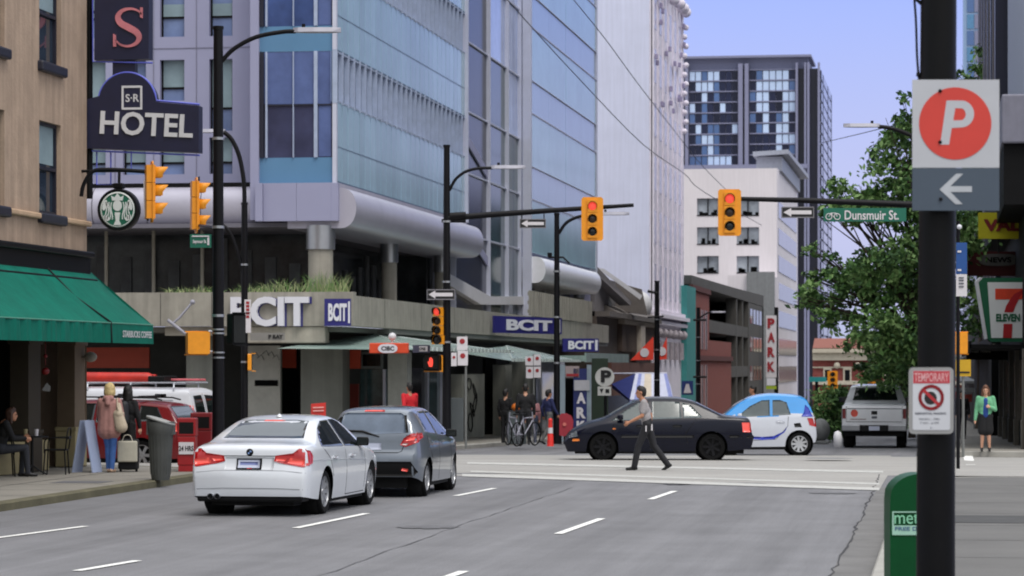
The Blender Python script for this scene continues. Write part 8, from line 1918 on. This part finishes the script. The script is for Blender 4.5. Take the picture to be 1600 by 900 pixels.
# feathery planting on the concrete terrace
M_gr = [mat('grass_green', (126, 142, 96), .7, var=.2, scale=3), mat('grass_dry', (156, 160, 118), .7, var=.2, scale=3), LEAF[1]]
def grass(label, u0, u1, v, zb_, h, n, seed, grp='feathery terrace plants'):
    rnd = random.Random(seed); t = thing('terrace_plant', label, 'plant', ((u0+u1)/2, v, zb_), 0, grp); f = MB()
    for i in range(n):
        x = rnd.uniform(u0, u1); y = v+rnd.uniform(-.12, .35); hh = h*rnd.uniform(.4, 1.1)*(.6+.4*math.sin(math.pi*(x-u0)/(u1-u0))); lx, ly = rnd.gauss(0, .22), rnd.gauss(0, .12); mi = rnd.choice((0, 0, 1, 2)); w = .009
        P = [Vector((x, y, zb_)), Vector((x+lx*.35, y+ly*.35, zb_+hh*.6)), Vector((x+lx, y+ly, zb_+hh))]
        f.add([P[0]-Vector((w, 0, 0)), P[0]+Vector((w, 0, 0)), P[1]+Vector((w*.9, 0, 0)), P[1]-Vector((w*.9, 0, 0)), P[2]], [(0, 1, 2, 3), (3, 2, 4)], mi)
    f.build('blades', M_gr, t)
XV = lambda px: pv(px, 440, VF+.2).x
grass('low pale grass on the terrace edge above the letter B', XV(362), XV(410), VF+.25, 4.2, .28, 70, 1)
grass('taller feathery grass on the terrace above the letters C and I', XV(405), XV(470), VF+.25, 4.2, .45, 110, 2)
grass('feathery grass at the terrace corner above the small blue sign', XV(468), XV(545), VF+.25, 4.2, .66, 150, 3)
grass('sparse low plants on the terrace edge behind the lamp posts', XV(255), XV(345), VF+.25, 4.2, .25, 120, 4)

# ------------------------------------------------------------- one part per separate piece
def split_named(names):
    for o in list(bpy.data.objects):
        if o.type != 'MESH' or o.parent is None or o.name.split('.')[0] not in names or o.children or o.get('kind'): continue
        me = o.data; n = len(me.vertices); par = list(range(n))
        def find(a):
            while par[a] != a: par[a] = par[par[a]]; a = par[a]
            return a
        for p in me.polygons:
            vs_ = list(p.vertices); r = find(vs_[0])
            for i in vs_[1:]: par[find(i)] = r
        G = {}
        for i in range(n): G.setdefault(find(i), []).append(i)
        if len(G) < 2: continue
        B = {k: ([min(me.vertices[i].co[a] for i in v)-.02 for a in range(3)], [max(me.vertices[i].co[a] for i in v)+.02 for a in range(3)]) for k, v in G.items()}
        ks = list(G); gp = {k: k for k in ks}
        def gf(a):
            while gp[a] != a: a = gp[a]
            return a
        for i, a in enumerate(ks):
            for b in ks[:i]:
                if all(B[a][0][q] <= B[b][1][q] and B[b][0][q] <= B[a][1][q] for q in range(3)): gp[gf(a)] = gf(b)
        groups = {}
        for p in me.polygons: groups.setdefault(gf(find(p.vertices[0])), []).append(p.index)
        if len(groups) < 2: continue
        base = o.name.split('.')[0]; mats = list(me.materials); par_o = o.parent
        for fl in groups.values():
            ids = sorted(set(i for f_ in fl for i in me.polygons[f_].vertices)); mp = {i: j for j, i in enumerate(ids)}
            m2 = bpy.data.meshes.new(base); m2.from_pydata([tuple(me.vertices[i].co) for i in ids], [], [[mp[i] for i in me.polygons[f_].vertices] for f_ in fl])
            for m in mats: m2.materials.append(m)
            m2.polygons.foreach_set('material_index', [me.polygons[f_].material_index for f_ in fl]); m2.polygons.foreach_set('use_smooth', [me.polygons[f_].use_smooth for f_ in fl]); m2.update()
            o2 = bpy.data.objects.new(base, m2); C.objects.link(o2); o2.parent = par_o
        bpy.data.objects.remove(o)
split_named({'glass_panel', 'cornice', 'bolt', 'opening', 'edge_fin', 'atrium_mullion', 'band', 'hood', 'clutter', 'atrium_transom', 'rail', 'ledge', 'pale_diagonal', 'castor', 'canopy', 'medallion', 'stone_band', 'corner_panel', 'emblem', 'lower_fascia', 'frame_post', 'roof_rim', 'plant_room', 'side_pier', 'strap', 'arm', 'eye', 'bulkhead', 'edge_tube', 'side_glazing', 'fascia_joint', 'panel_joints', 'armrest', 'panel_gap', 'small_print'} - {'frame'})
